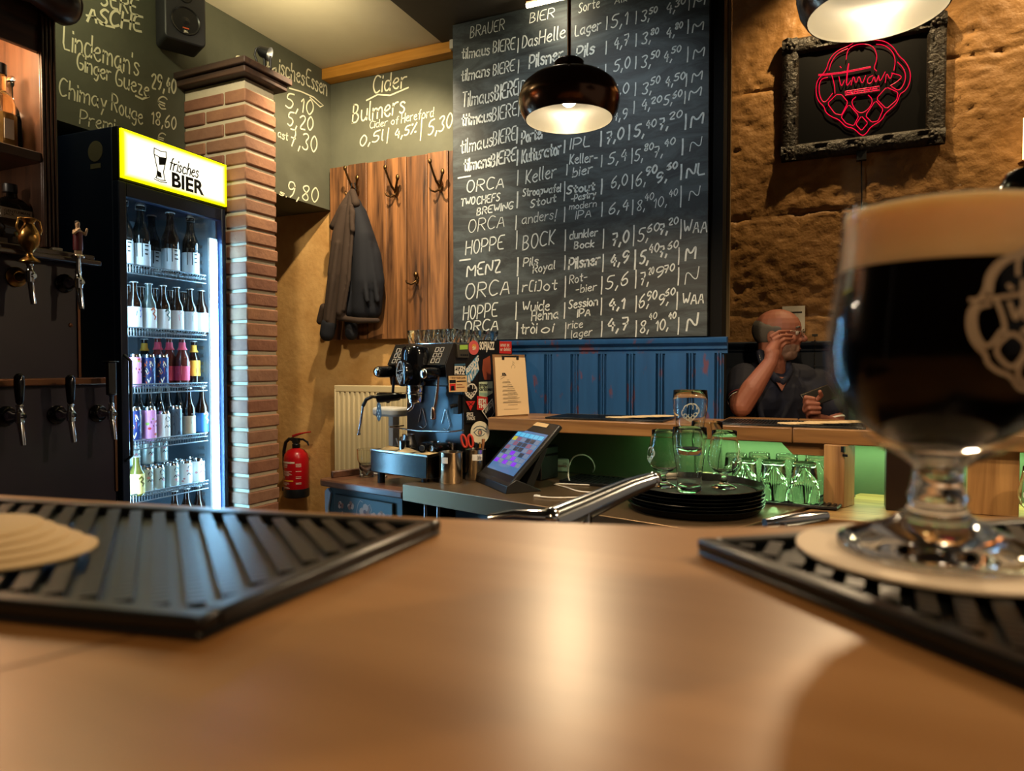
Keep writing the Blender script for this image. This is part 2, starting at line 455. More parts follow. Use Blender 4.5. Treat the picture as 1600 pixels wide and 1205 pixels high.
# alcove: rough hewn stone wall with real relief
def stone_wall():
    x0, x1, z0, z1, st = -0.80, 2.6, 0.0, 3.3, 0.0125
    nx, nz = int((x1 - x0) / st), int((z1 - z0) / st)
    vs = []
    for k in range(nz + 1):
        for i in range(nx + 1):
            x, z = x0 + i * st, z0 + k * st
            p = Vector((x * 1.0, 0.3, z * 1.0))
            d = noise.fractal(p * 3.1, 1.0, 2.1, 4) * 0.010
            q = noise.fractal(Vector((x * 15, 1.7, z * 24)), 0.8, 2.2, 4)
            pit = max(0, q - 0.40) ** 0.8 * 0.016
            chip = noise.fractal(Vector((x * 22 + z * 6, 4.2, z * 34 - x * 8)), 0.9, 2.0, 3) * 0.0050
            j = 0
            for zj, tilt in ((2.02, 0.03), (1.52, -0.02), (2.62, 0.02)):
                dz = abs(z - zj - tilt * (x - 0.2) - 0.006 * noise.noise(Vector((x * 4, 0, zj))))
                j = max(j, math.exp(-(dz / 0.006) ** 2) * 0.011)
            vs.append((x, AY - d + pit + chip + j, z))
    fs = [(k * (nx + 1) + i, k * (nx + 1) + i + 1, (k + 1) * (nx + 1) + i + 1, (k + 1) * (nx + 1) + i) for k in range(nz) for i in range(nx)]
    b = MB(); b.add(vs, fs)
    return b
M_stone = mat('rough_ochre_stone', '#7a552a', 0.55, var=('#a67c48', 5.0, 0.3, 0.75), bump=(70, 0.55, 0.005))
struct('wall_alcove', stone_wall(), M_stone, smooth=60)
b = MB(); b.bx(2.6, 2.7, 2.9, 3.7, 0, 3.3); struct('wall_right', b, M_plaster)
b = MB(); b.bx(-0.409, -0.397, 3.015, 3.04, 1.402, CEIL); struct('trim_3', b, mat('worn_edge', '#7b6a4c', 0.7))

b = MB(); b.bx(-3.6, 3.2, -2.1, -2.0, 0, 3.3); struct('wall_front', b, mat('dark_front_wall', '#40342a', 0.8))  # unseen wall behind the camera, added dark to calm reflections in the beer
# blue painted wainscot: tongue-and-groove boards, moulded cap
def blue_paint():
    m = mat('worn_blue_paint', '#1a4474', 0.42, var=('#23568c', 14.0, 0.3, 0.8), bump=(30, 0.12, 0.002), stretch=(1, 1, 0.12))
    nt = m.node_tree; bs = nt.nodes['Principled BSDF']; src = bs.inputs['Base Color'].links[0].from_socket
    tc = nt.nodes.new('ShaderNodeTexCoord'); mp = nt.nodes.new('ShaderNodeMapping'); mp.inputs['Scale'].default_value = (22, 22, 9)
    n = nt.nodes.new('ShaderNodeTexNoise'); n.inputs['Scale'].default_value = 1.0; n.inputs['Detail'].default_value = 5
    r = nt.nodes.new('ShaderNodeValToRGB'); r.color_ramp.elements[0].position = 0.60; r.color_ramp.elements[1].position = 0.67
    mx = nt.nodes.new('ShaderNodeMix'); mx.data_type = 'RGBA'; mx.inputs[7].default_value = lin('#6b3528')
    mul = nt.nodes.new('ShaderNodeMath'); mul.operation = 'MULTIPLY'; mul.inputs[1].default_value = 0.7
    nt.links.new(tc.outputs['Object'], mp.inputs[0]); nt.links.new(mp.outputs[0], n.inputs['Vector']); nt.links.new(n.outputs['Fac'], r.inputs[0])
    nt.links.new(r.outputs[0], mul.inputs[0]); nt.links.new(mul.outputs[0], mx.inputs[0]); nt.links.new(src, mx.inputs[6]); nt.links.new(mx.outputs[2], bs.inputs['Base Color'])
    return m
M_blue = blue_paint()
M_navy = mat('dark_navy_paint', '#131f30', 0.45, var=('#182638', 8, 0.3, 0.8))
M_green_wall = mat('dark_green_paint', '#4d5a40', 0.7, var=('#434f38', 5, 0.3, 0.8))
def wainscot(mb, x0, x1, y, z0, z1, pitch):
    mb.bx(x0, x1, y + 0.027, y + 0.03, z0, z1)
    x = x0
    while x < x1 - 0.01:
        xe = min(x + pitch, x1)
        mb.bx(x + 0.006, xe - 0.033, y, y + 0.028, z0, z1)           # flat board
        for q in (0.026, 0.015):                                      # two beads in the joint
            if xe - q > x: mb.tube([(xe - q + 0.004, y + 0.016, z0), (xe - q + 0.004, y + 0.016, z1)], 0.0042, 8)
        x += pitch
def cap(mb, x0, x1, y, z):
    prof = [(0, 0), (-0.012, 0.004), (-0.012, 0.016), (-0.022, 0.022), (-0.022, 0.034), (-0.030, 0.040), (-0.040, 0.046), (-0.044, 0.058), (-0.044, 0.066), (0, 0.07)]
    mb.prism([(x0, y + a, z + c) for a, c in prof], (x1 - x0, 0, 0))
b = MB(); wainscot(b, -1.632, -0.40, PY - 0.031, 1.0, 1.335, 0.1245); cap(b, -1.632, -0.385, PY, 1.33)
struct('trim_4', b, M_blue)
b = MB(); b.bx(-1.632, -0.40, PY - 0.02, PY, 0, 1.0); struct('trim_5', b, M_green_wall)
b = MB(); b.bx(-0.79, 2.6, AY - 0.06, AY - 0.03, 0.0, 1.35)
for i in range(-1, 7):
    b.bx(-0.36 + i * 0.42, -0.02 + i * 0.42, AY - 0.07, AY - 0.06, 0.55, 1.28)
cap(b, -0.79, 2.6, AY - 0.04, 1.33)
struct('trim_6', b, M_navy, bevel=0.004)
b = MB(); b.bx(-0.40, 2.2, 2.86, 2.885, 0, 1.02); struct('wall_under_bar', b, M_green_wall)

# ------------------------------------------------------------------ brick pier
def brick_column():
    t = thing('brick_column', 'square pier of rough red brick with pale mortar beside the lit fridge', 'brick pier', (-2.177, 2.14, 0))
    core = MB(); core.bx(-0.346, -0.006, 0.006, 0.166, 0, 2.452)
    core.build('mortar', mat('pale_mortar', '#b3a890', 0.9, bump=(50, 0.6, 0.004)), t)
    rn = random.Random(5); h = 0.0635
    mats = [mat('brick_a', '#7b5440', 0.85, var=('#94694c', 9, .3, .7), bump=(45, 0.6, 0.004)), mat('brick_b', '#6c4636', 0.85, var=('#855a44', 9, .3, .7), bump=(45, 0.6, 0.004)),
            mat('brick_c', '#8a6650', 0.85, var=('#76513e', 9, .3, .7), bump=(45, 0.6, 0.004))]
    bk = MB()
    for i in range(38):
        z = 0.01 + i * h
        spans = [(-0.35, -0.232), (-0.222, 0.0)] if i % 2 == 0 else [(-0.35, -0.125), (-0.115, 0.0)]
        for x0, x1 in spans:
            j = lambda: rn.uniform(-0.003, 0.003)
            bk.mi = rn.randrange(3)
            y1 = 0.172
            bk.bx(x0 + abs(j()), x1 + abs(j()) * 1.2, -abs(j()), y1 + j() if x1 == 0.0 else 0.1, z + j() * .6, z + 0.051 + j() * .6)
    bk.build('bricks', mats, t, bevel=0.006, seg=2)
    cp = MB(); cp.bx(-0.35, 0.035, -0.035, 0.205, 2.457, 2.485); cp.bx(-0.35, 0.05, -0.05, 0.22, 2.485, 2.512)
    cp.build('cap_board', wood('dark_cap_wood', '#2a1a12', '#432c1e', 0.6, 'x'), t, bevel=0.004)
    return t
brick_column()

# ------------------------------------------------------------------ chalk on the walls
wl = ((WX, 0, 0), (1, 0, 0)); wb = ((0, WY, 0), (0, -1, 0))
b = MB()
for a, c, h, s, w in [((158, 8), (214, 24), 26, 'SERE', .008), ((136, 33), (220, 49), 25, 'ASCHE', .009),
    ((98, 75), (216, 120), 36, "Lindeman's", .0062), ((120, 107), (172, 128), 26, 'Ginger', .006), ((180, 133), (232, 152), 26, 'Gueze', .006), ((236, 137), (274, 147), 23, '29,40', .007),
    ((246, 167), (258, 172), 20, '€', .006), ((92, 148), (165, 172), 28, 'Chimay', .0055), ((174, 172), (222, 194), 26, 'Rouge', .0055), ((124, 194), (178, 206), 22, 'Premi', .005), ((236, 193), (274, 203), 20, '18,60', .0055), ((246, 222), (256, 225), 16, '€', .005)]:
    write(b, wl, a, c, h, s, w)
for pts in [[(135, 24), (150, 28), (165, 40), (178, 43)], [(212, 150), (222, 155), (232, 151)]]:
    b.ribbon([hit(x, y, 'x', WX) for x, y in pts], .008, (1, 0, 0), .0012)
for a, c, h, s, w in [((366, 112), (432, 120), 24, 'Orienta', .007), ((436, 116), (475, 133), 26, 'isches', .008), ((478, 133), (510, 150), 26, 'Essen', .008), ((446, 168), (488, 180), 24, '5,10', .007), ((449, 196), (488, 205), 22, '5,20', .007),
    ((434, 214), (449, 220), 13, 'ast', .005), ((452, 226), (494, 239), 26, '7,30', .007), ((436, 304), (447, 308), 8, 's.', .005), ((449, 307), (496, 317), 24, '9,80', .007)]:
    write(b, wl, a, c, h, s, w)
b.ribbon([hit(x, y, 'x', WX) for x, y in [(452, 138), (470, 143), (490, 152), (505, 165), (500, 167), (484, 152)]], .007, (1, 0, 0), .0012)
b.build('chalk_writing', M_chalk_cream, wall_left)
b = MB()
for a, c, h, s, w in [((583, 146), (634, 136), 26, 'Cider', .008), ((551, 193), (632, 176), 28, 'Bulmers', .008), ((578, 201), (622, 193), 11, 'Cider of', .0042), ((627, 192), (677, 182), 14, 'Hereford', .0045),
    ((562, 230), (598, 219), 16, '0,5l', .007), ((605, 222), (607, 221), 18, '|', .006), ((616, 218), (650, 207), 14, '4,5%', .007), ((657, 216), (659, 215), 30, '|', .006), ((669, 213), (706, 198), 22, '5,30', .007)]:
    write(b, wb, a, c, h, s, w)
b.ribbon([hit(x, y, 'y', WY) for x, y in [(573, 157), (590, 148), (610, 149), (638, 137)]], .008, (0, -1, 0), .0012)
b.build('chalk_writing', M_chalk_cream, wall_back)
# ================================================================== THE MENU BOARD
def slate_board():
    """dark slate with wiped chalk clouds"""
    m = bpy.data.materials.new('wiped_slate'); m.use_nodes = True
    nt = m.node_tree; bs = nt.nodes['Principled BSDF']; bs.inputs['Roughness'].default_value = 0.62
    tc = nt.nodes.new('ShaderNodeTexCoord'); mp = nt.nodes.new('ShaderNodeMapping'); mp.inputs['Scale'].default_value = (1.2, 1, 4.5); mp.inputs['Rotation'].default_value = (0, 0.12, 0)
    n = nt.nodes.new('ShaderNodeTexNoise'); n.inputs['Scale'].default_value = 2.2; n.inputs['Detail'].default_value = 9; n.inputs['Roughness'].default_value = 0.7; n.inputs['Distortion'].default_value = 1.4
    r = nt.nodes.new('ShaderNodeValToRGB'); r.color_ramp.elements[0].position = 0.42; r.color_ramp.elements[0].color = lin('#191f22'); r.color_ramp.elements[1].position = 0.80; r.color_ramp.elements[1].color = lin('#4f595c')
    nt.links.new(tc.outputs['Object'], mp.inputs[0]); nt.links.new(mp.outputs[0], n.inputs['Vector']); nt.links.new(n.outputs['Fac'], r.inputs[0]); nt.links.new(r.outputs[0], bs.inputs['Base Color'])
    return m
t = thing('menu_board', 'tall black chalkboard with the handwritten beer list', 'chalkboard', (-1.632, PY, 1.402))
b = MB(); b.bx(0.0, 1.169, -0.022, 0.0, 0.0, 1.47)
b.build('slate_panel', slate_board(), t, bevel=0.002)
b = MB(); MY = PY - 0.022
pl = ((0, MY, 0), (0, -1, 0))
T0 = (-1.632, PY, 1.402)
SX, SY = 430 / 1600, 430 / 1600
def z1(x, y): return (700 + x * SX, y * SX)                 # upper half of the board
def z2(x, y): return (700 + x * SX, 260 + y * SX)           # lower half
thin, mid, fat = .0038, .0054, .0074
W = []
def row(zf, items):
    for x, y, x2, y2, h, s, w in items:
        W.append((zf(x, y), zf(x2, y2), h * SX, s, w))
row(z1, [(130, 220, 325, 172, 62, 'BRAUER', thin), (475, 135, 615, 100, 55, 'BIER', thin), (760, 75, 880, 42, 55, 'Sorte', thin), (970, 24, 1040, 6, 40, 'Alk', thin),
 (80, 345, 240, 318, 62, 'tilmaus', mid), (262, 308, 388, 285, 66, 'BIERE', mid), (406, 305, 410, 304, 80, '|', mid), (432, 278, 520, 262, 68, 'Das', mid), (530, 258, 680, 220, 74, 'Helle', mid), (738, 214, 885, 172, 62, 'Lager', mid), (922, 172, 926, 171, 74, '|', mid),
 (948, 165, 1040, 140, 74, '5,1', mid), (1092, 140, 1096, 139, 74, '|', thin), (1125, 124, 1168, 116, 60, '3,', mid), (1170, 85, 1215, 72, 34, '50', mid), (1265, 80, 1318, 68, 56, '4,', mid), (1322, 42, 1378, 20, 36, '30', mid), (1400, 60, 1403, 59, 72, '|', thin), (1428, 42, 1490, 26, 50, 'M', mid),
 (76, 475, 240, 440, 66, 'tilmans', mid), (262, 442, 384, 408, 62, 'BIERE', mid), (408, 424, 411, 423, 74, '|', mid), (472, 398, 665, 345, 74, 'Pilsner', fat), (745, 345, 848, 308, 66, 'Pils', fat), (918, 315, 922, 314, 74, '|', mid),
 (962, 290, 1050, 258, 60, '4,7', mid), (1092, 270, 1095, 269, 72, '|', mid), (1128, 256, 1175, 244, 62, '3,', mid), (1178, 206, 1222, 196, 34, '80', mid), (1265, 222, 1315, 210, 54, '4,', mid), (1320, 172, 1362, 160, 34, '80', mid), (1394, 194, 1397, 193, 78, '|', mid), (1420, 190, 1480, 172, 56, 'M', mid),
 (84, 625, 262, 590, 84, 'Tilmaus', mid), (272, 588, 404, 545, 84, 'BIERE', fat), (408, 555, 411, 554, 80, '|', mid), (420, 550, 500, 520, 76, 'Die', mid), (512, 520, 690, 470, 70, 'Dunkle', mid), (790, 455, 870, 430, 56, 'ner', mid), (914, 445, 917, 444, 70, '|', mid),
 (965, 420, 1055, 390, 62, '5,0', mid), (1090, 400, 1093, 399, 70, '|', mid), (1124, 396, 1175, 386, 66, '3,', mid), (1180, 345, 1228, 330, 40, '50', mid), (1250, 362, 1300, 350, 58, '4,', mid), (1300, 312, 1352, 300, 36, '50', mid), (1392, 360, 1396, 359, 86, '|', mid), (1425, 344, 1486, 326, 60, 'M', mid),
 (80, 735, 252, 700, 70, 'titmaus', fat), (258, 706, 400, 668, 76, 'BIERE', mid), (410, 676, 413, 675, 74, '|', mid), (424, 668, 640, 610, 66, 'Sommer', mid), (955, 560, 1048, 540, 58, '6,0', mid), (1088, 556, 1092, 555, 74, '|', mid), (1130, 548, 1180, 538, 62, '3,', mid), (1178, 498, 1230, 480, 40, '50', mid), (1260, 505, 1306, 494, 52, '4,', mid), (1315, 474, 1376, 458, 40, '50', mid), (1384, 502, 1388, 501, 72, '|', mid), (1418, 478, 1474, 460, 56, 'M', mid),
 (955, 705, 1040, 690, 56, '4,9', mid), (1080, 660, 1084, 659, 70, '|', mid), (1122, 642, 1172, 632, 58, '4,', mid), (1180, 606, 1240, 592, 36, '20', mid), (1255, 612, 1300, 602, 54, '5,', mid), (1305, 576, 1358, 560, 38, '60', mid), (1376, 602, 1380, 601, 70, '|', mid), (1400, 580, 1468, 552, 56, 'M', mid),
 (72, 895, 258, 850, 80, 'tilmaus', mid), (262, 848, 392, 812, 78, 'BIERE', mid), (400, 832, 403, 831, 90, '|', fat), (428, 836, 560, 800, 70, 'Porter', fat), (710, 868, 822, 850, 60, 'IPL', mid), (888, 850, 892, 849, 84, '|', fat), (918, 838, 1018, 806, 64, '7,0', fat), (1052, 812, 1056, 811, 84, '|', fat), (1082, 800, 1138, 788, 68, '5,', fat), (1148, 748, 1208, 735, 42, '40', mid), (1226, 756, 1276, 744, 62, '7,', fat), (1285, 700, 1358, 680, 40, '20', mid), (1380, 752, 1384, 751, 86, '|', fat), (1410, 742, 1480, 715, 70, 'M', fat),
 (92, 998, 245, 965, 70, 'tilmans', fat), (250, 970, 392, 930, 70, 'BIERE', fat), (402, 960, 406, 959, 86, '|', fat), (430, 946, 655, 895, 72, 'Kulturator', fat), (676, 888, 680, 887, 70, '|', fat), (932, 960, 1035, 930, 62, '5,4', mid), (1068, 950, 1074, 949, 86, '|', mid), (1085, 940, 1130, 930, 64, '5,', mid), (1140, 880, 1192, 868, 38, '80', mid), (1196, 916, 1246, 904, 60, '7,', mid), (1255, 855, 1318, 838, 38, '40', mid), (1362, 900, 1366, 899, 90, '|', fat), (1405, 880, 1465, 862, 62, 'N', thin),
 (60, 1036, 130, 1024, 10, '-', fat), (892, 970, 896, 969, 66, '|', mid), (708, 955, 866, 940, 54, 'Keller-', mid), (725, 1030, 836, 1005, 52, 'bier', mid)])
row(z2, [(108, 152, 322, 122, 66, 'ORCA', mid), (404, 110, 408, 109, 86, '|', mid), (452, 100, 625, 62, 74, 'Keller', mid), (690, 50, 692, 49, 60, '|', mid), (948, 128, 1040, 105, 62, '6,0', mid), (892, 160, 896, 159, 84, '|', fat), (1070, 130, 1074, 129, 80, '|', mid), (1090, 118, 1146, 104, 74, '6,', mid), (1150, 52, 1212, 36, 44, '90', fat), (1208, 96, 1270, 84, 56, '9,', fat), (1272, 22, 1330, 10, 36, '60', fat), (1354, 76, 1358, 75, 86, '|', fat), (1386, 66, 1490, 46, 66, 'NL', fat),
 (76, 232, 156, 218, 40, 'TWO', mid), (168, 222, 300, 200, 44, 'CHEFS', mid), (168, 284, 376, 246, 40, 'BREWING', mid), (402, 240, 405, 239, 90, '|', fat), (436, 176, 655, 146, 44, 'Stroopwafel', mid), (480, 240, 625, 205, 44, 'Stout', mid), (676, 200, 680, 199, 110, '|', mid), (692, 160, 850, 136, 44, 'Stout', fat), (716, 206, 858, 176, 38, '-Pastry', mid),
 (934, 280, 1046, 252, 58, '6,4', mid), (894, 290, 898, 289, 80, '|', mid), (1072, 280, 1078, 279, 84, '|', mid), (1096, 262, 1142, 250, 58, '8,', thin), (1142, 202, 1194, 190, 38, '40', thin), (1194, 242, 1270, 226, 56, '10,', thin), (1282, 182, 1332, 168, 38, '40', thin), (1352, 236, 1356, 235, 120, '|', mid), (1400, 200, 1454, 186, 66, 'N', thin),
 (118, 388, 326, 350, 72, 'ORCA', thin), (394, 368, 398, 367, 80, '|', mid), (430, 336, 610, 308, 56, 'anders', thin), (622, 320, 632, 318, 64, '!', thin), (676, 322, 680, 321, 84, '|', mid), (706, 252, 862, 232, 36, 'modern', thin), (742, 308, 830, 290, 44, 'IPA', thin),
 (102, 512, 322, 480, 76, 'HOPPE', mid), (398, 480, 404, 479, 104, '|', mid), (434, 488, 616, 452, 80, 'BOCK', mid), (680, 490, 684, 489, 120, '|', mid), (708, 424, 868, 404, 44, 'dunkler', mid), (734, 480, 846, 468, 40, 'Bock', mid), (902, 476, 906, 475, 110, '|', mid), (952, 464, 1048, 436, 66, '7,0', fat), (1078, 462, 1082, 461, 118, '|', mid), (1104, 440, 1160, 428, 74, '5,', mid), (1156, 386, 1226, 372, 44, '60', mid), (1228, 396, 1274, 386, 56, '7,', fat), (1282, 344, 1336, 334, 38, '20', mid), (1352, 420, 1356, 419, 110, '|', mid), (1368, 394, 1504, 380, 76, 'WAA', mid),
 (70, 548, 130, 540, 10, '-', fat), (110, 640, 304, 616, 70, 'MENZ', fat), (404, 636, 410, 635, 104, '|', fat), (438, 582, 522, 570, 46, 'Pils', mid), (494, 620, 620, 596, 46, 'Royal', mid), (678, 600, 682, 599, 80, '|', mid), (702, 598, 880, 570, 62, 'Pilsner', fat), (900, 612, 904, 611, 100, '|', mid), (938, 586, 1048, 552, 62, '4,9', fat), (1086, 598, 1090, 597, 110, '|', fat), (1116, 568, 1162, 556, 72, '5,', fat), (1166, 508, 1224, 494, 48, '40', mid), (1228, 528, 1270, 518, 60, '7,', fat), (1276, 484, 1336, 470, 40, '60', mid), (1340, 570, 1350, 569, 96, '|', mid), (1380, 550, 1436, 536, 80, 'M', fat),
 (100, 774, 356, 740, 86, 'ORCA', mid), (406, 742, 410, 741, 94, '|', mid), (432, 728, 630, 718, 60, 'r[i]ot', mid), (680, 760, 684, 759, 120, '|', mid), (706, 684, 806, 664, 48, 'Rot-', thin), (742, 736, 862, 720, 44, '-bier', thin), (892, 742, 896, 741, 100, '|', mid), (918, 716, 1044, 690, 74, '5,6', mid), (1090, 708, 1094, 707, 104, '|', mid), (1116, 694, 1164, 682, 70, '7,', mid), (1166, 632, 1196, 624, 40, '20', thin), (1204, 650, 1250, 640, 56, '9', mid), (1256, 620, 1314, 606, 40, '70', mid), (1338, 690, 1342, 689, 100, '|', mid), (1376, 688, 1446, 674, 86, 'N', thin),
 (88, 896, 284, 870, 76, 'HOPPE', mid), (394, 890, 398, 889, 100, '|', mid), (432, 846, 588, 836, 56, 'Wuide', mid), (486, 898, 640, 882, 56, 'Hehna', mid), (676, 884, 680, 883, 90, '|', mid), (702, 828, 868, 806, 48, 'Session', mid), (752, 876, 826, 866, 42, 'IPA', mid), (890, 864, 894, 863, 98, '|', mid), (930, 838, 1022, 824, 60, '4,1', fat), (1092, 846, 1096, 845, 92, '|', mid), (1108, 826, 1164, 812, 74, '6,', mid), (1156, 782, 1212, 768, 48, '90', mid), (1222, 806, 1278, 796, 58, '9,', mid), (1262, 756, 1318, 744, 38, '60', mid), (1330, 832, 1334, 831, 100, '|', mid), (1362, 806, 1484, 794, 66, 'WAA', mid),
 (98, 966, 290, 948, 62, 'ORCA', mid), (400, 1000, 406, 999, 92, '|', fat), (424, 976, 514, 968, 60, 'tròi', mid), (540, 970, 608, 962, 48, 'oi', mid), (682, 1000, 686, 999, 90, '|', mid), (698, 944, 782, 936, 44, 'rice', thin), (716, 1000, 836, 980, 44, 'lager', thin), (892, 990, 896, 989, 88, '|', mid), (922, 960, 1046, 946, 68, '4,7', fat), (1092, 990, 1096, 989, 92, '|', mid), (1114, 972, 1166, 960, 66, '8,', mid), (1166, 894, 1212, 884, 36, '40', thin), (1206, 958, 1278, 946, 60, '10,', mid), (1280, 892, 1324, 880, 34, '40', mid), (1338, 976, 1342, 975, 96, '|', mid), (1386, 954, 1444, 940, 84, 'N', fat)])
for a, c, h, s, w in W:
    if s == '-':
        b.ribbon([hit(a[0], a[1], 'y', MY), hit(c[0], c[1], 'y', MY)], w, (0, -1, 0), .0012)
    elif s == '|':
        p = hit(a[0], a[1], 'y', MY); q = hit(a[0] + 1, a[1] - h, 'y', MY)
        b.ribbon([p, p.lerp(q, .5) + Vector((.001, 0, 0)), q], w, (0, -1, 0), .0012)
    else:
        write(b, pl, a, c, h, s, w, jit=0.3)
o = b.build('chalk_list', M_chalk, t)
o.data.transform(Matrix.Translation(-Vector(T0)))
# ================================================================== THE LIT DRINKS FRIDGE
M_black = mat('black_plastic', '#0d0e11', 0.42)
M_blackgloss = mat('black_gloss', '#08090b', 0.12)
M_chrome = mat('chrome', '#c9ccd0', 0.12, metal=1.0)
M_steel = mat('brushed_steel', '#b4b2ac', 0.26, metal=1.0, bump=(160, 0.06, 0.001), stretch=(1, 1, 40))
M_white = mat('white_plastic', '#d8d6cf', 0.5)
M_paper = mat('white_paper', '#dcd8cc', 0.8)
M_ink = mat('black_ink', '#141414', 0.7)
M_pane = thin_glass('fridge_pane')
M_wire = mat('shelf_wire', '#8e979c', 0.35, metal=0.8)

FR = thing('drinks_fridge', 'tall black glass-door drinks fridge with lit yellow and white header sign', 'fridge', (-2.25, 1.635, 0), R(93))
FW, FD, FH = 0.492, 0.50, 2.112
M_fr = mat('fridge_black_blue_cast', '#0a1730', 0.4)  # black finish with its bluish reflected light put into the colour
M_frin = mat('fridge_lining', '#5d7280', 0.5)
M_led = mat('cold_led', '#ffffff', 0.5, emit='#86ceff', es=60)
b = MB()
b.bx(0, 0.022, 0.03, FD, 0.05, FH); b.bx(FW - 0.022, FW, 0.03, FD, 0.05, FH)
b.bx(0.022, FW - 0.022, 0.03, FD, FH - 0.02, FH); b.bx(0.022, FW - 0.022, 0.03, FD, 0.05, 0.16)
b.bx(0.022, FW - 0.022, FD - 0.02, FD, 0.16, FH - 0.02); b.bx(0.022, FW - 0.022, 0.03, FD - 0.02, 1.905, 1.925)
for x in (0.04, FW - 0.04):
    for y in (0.08, FD - 0.06): b.cyl((x, y, 0), (x, y, 0.05), 0.018)
b.build('cabinet', M_fr, FR, bevel=0.003)
b = MB(); b.bx(0.022, 0.026, 0.032, FD - 0.02, 0.16, 1.905); b.bx(FW - 0.026, FW - 0.022, 0.032, FD - 0.02, 0.16, 1.905); b.bx(0.026, FW - 0.026, FD - 0.024, FD - 0.02, 0.16, 1.905)
b.build('lining', M_frin, FR)
ZT, ZB = 1.875, 0.20     # glass
b = MB(); b.bx(0, 0.030, 0, 0.03, 0.1, 1.925); b.bx(FW - 0.020, FW, 0, 0.03, 0.1, 1.925); b.bx(0.030, FW - 0.020, 0, 0.03, ZT, 1.925); b.bx(0.030, FW - 0.020, 0, 0.03, 0.1, ZB)
door = b.build('door', M_fr, FR, bevel=0.003)
b = MB(); b.bx(0.030, FW - 0.020, 0.002, 0.006, ZB, ZT); b.build('glass_pane', M_pane, door)
b = MB(); b.tube([(0.012, -0.001, 0.95), (0.012, -0.03, 0.97), (0.012, -0.03, 1.30), (0.012, -0.001, 1.32)], 0.006, 8); b.build('handle', M_black, door)
# header sign
b = MB(); b.bx(0, FW, 0.0, 0.03, 1.925, FH)
hd = b.build('header_frame', M_black, FR, bevel=0.003)
def sign_mat():
    m = bpy.data.materials.new('lit_sign'); m.use_nodes = True
    nt = m.node_tree; bs = nt.nodes['Principled BSDF']; bs.inputs['Roughness'].default_value = 0.3
    tc = nt.nodes.new('ShaderNodeTexCoord'); sp = nt.nodes.new('ShaderNodeSeparateXYZ'); nt.links.new(tc.outputs['Generated'], sp.inputs[0])
    def edge(sock, w):
        a = nt.nodes.new('ShaderNodeMath'); a.operation = 'SUBTRACT'; a.inputs[1].default_value = 0.5; nt.links.new(sock, a.inputs[0])
        c = nt.nodes.new('ShaderNodeMath'); c.operation = 'ABSOLUTE'; nt.links.new(a.outputs[0], c.inputs[0])
        d = nt.nodes.new('ShaderNodeMapRange'); d.inputs[1].default_value = 0.5 - w; d.inputs[2].default_value = 0.5; nt.links.new(c.outputs[0], d.inputs[0])
        return d.outputs[0]
    mx = nt.nodes.new('ShaderNodeMath'); mx.operation = 'MAXIMUM'; nt.links.new(edge(sp.outputs[0], 0.07), mx.inputs[0]); nt.links.new(edge(sp.outputs[2], 0.16), mx.inputs[1])
    r = nt.nodes.new('ShaderNodeValToRGB'); r.color_ramp.elements[0].position = 0.1; r.color_ramp.elements[0].color = lin('#fff8dc'); r.color_ramp.elements[1].position = 0.75; r.color_ramp.elements[1].color = lin('#e8e000')
    nt.links.new(mx.outputs[0], r.inputs[0]); nt.links.new(r.outputs[0], bs.inputs['Emission Color']); nt.links.new(r.outputs[0], bs.inputs['Base Color'])
    bs.inputs['Emission Strength'].default_value = 1.7
    return m
b = MB(); b.bx(0.006, FW - 0.003, -0.010, 0.0, 1.935, FH - 0.008)
b.build('sign_panel', sign_mat(), hd)
sx, sz = (1, 0, 0), (0, 0, 1)
printed('lettering', 'BIER', M_ink, hd, (0.215, -0.0104, 1.952), sx, sz, 0.155, 0.055, font_bold=0.035)
b = MB(); o0 = Vector((0.203, -0.0108, 2.014))
st, wd = strokes('frisches', 0.35, 0.2)
for p in st: b.ribbon([o0 + Vector((a / wd * 0.135, 0, c * 0.0044)) for a, c in p], 0.0052, (0, -1, 0))
b.build('lettering', M_ink, hd)
b = MB()                                      # drawing of a wheat beer glass
gx, gz = 0.165, 1.965
for sgn in (-1, 1):
    b.ribbon([(gx + sgn * w, -0.0108, gz + h) for w, h in [(0.026, 0.108), (0.027, 0.088), (0.020, 0.058), (0.013, 0.032), (0.016, 0.012), (0.02, 0.002)]], 0.0042, (0, -1, 0))
for h, w in [(0.108, 0.026), (0.085, 0.027), (0.002, 0.022), (-0.004, 0.028)]:
    b.ribbon([(gx - w, -0.0108, gz + h), (gx, -0.0108, gz + h - 0.004), (gx + w, -0.0108, gz + h)], 0.0034, (0, -1, 0))
b.poly([(gx - 0.008, -0.0108, gz + 0.082), (gx + 0.024, -0.0108, gz + 0.084), (gx + 0.018, -0.0108, gz + 0.058), (gx - 0.006, -0.0108, gz + 0.052)])
b.poly([(gx - 0.012, -0.0108, gz + 0.03), (gx + 0.002, -0.0108, gz + 0.026), (gx + 0.006, -0.0108, gz + 0.008), (gx - 0.014, -0.0108, gz + 0.008)])
b.build('glass_drawing', M_ink, hd)
b = MB(); b.axis_lathe((0, 0.11, 2.035), (-1, 0, 0), [(0.036, 0), (0.036, 0.001)], 20); b.bx(-0.001, 0, 0.085, 0.135, 1.975, 1.992)
b.build('round_sticker', mat('dull_sticker', '#5b5540', 0.7), FR)
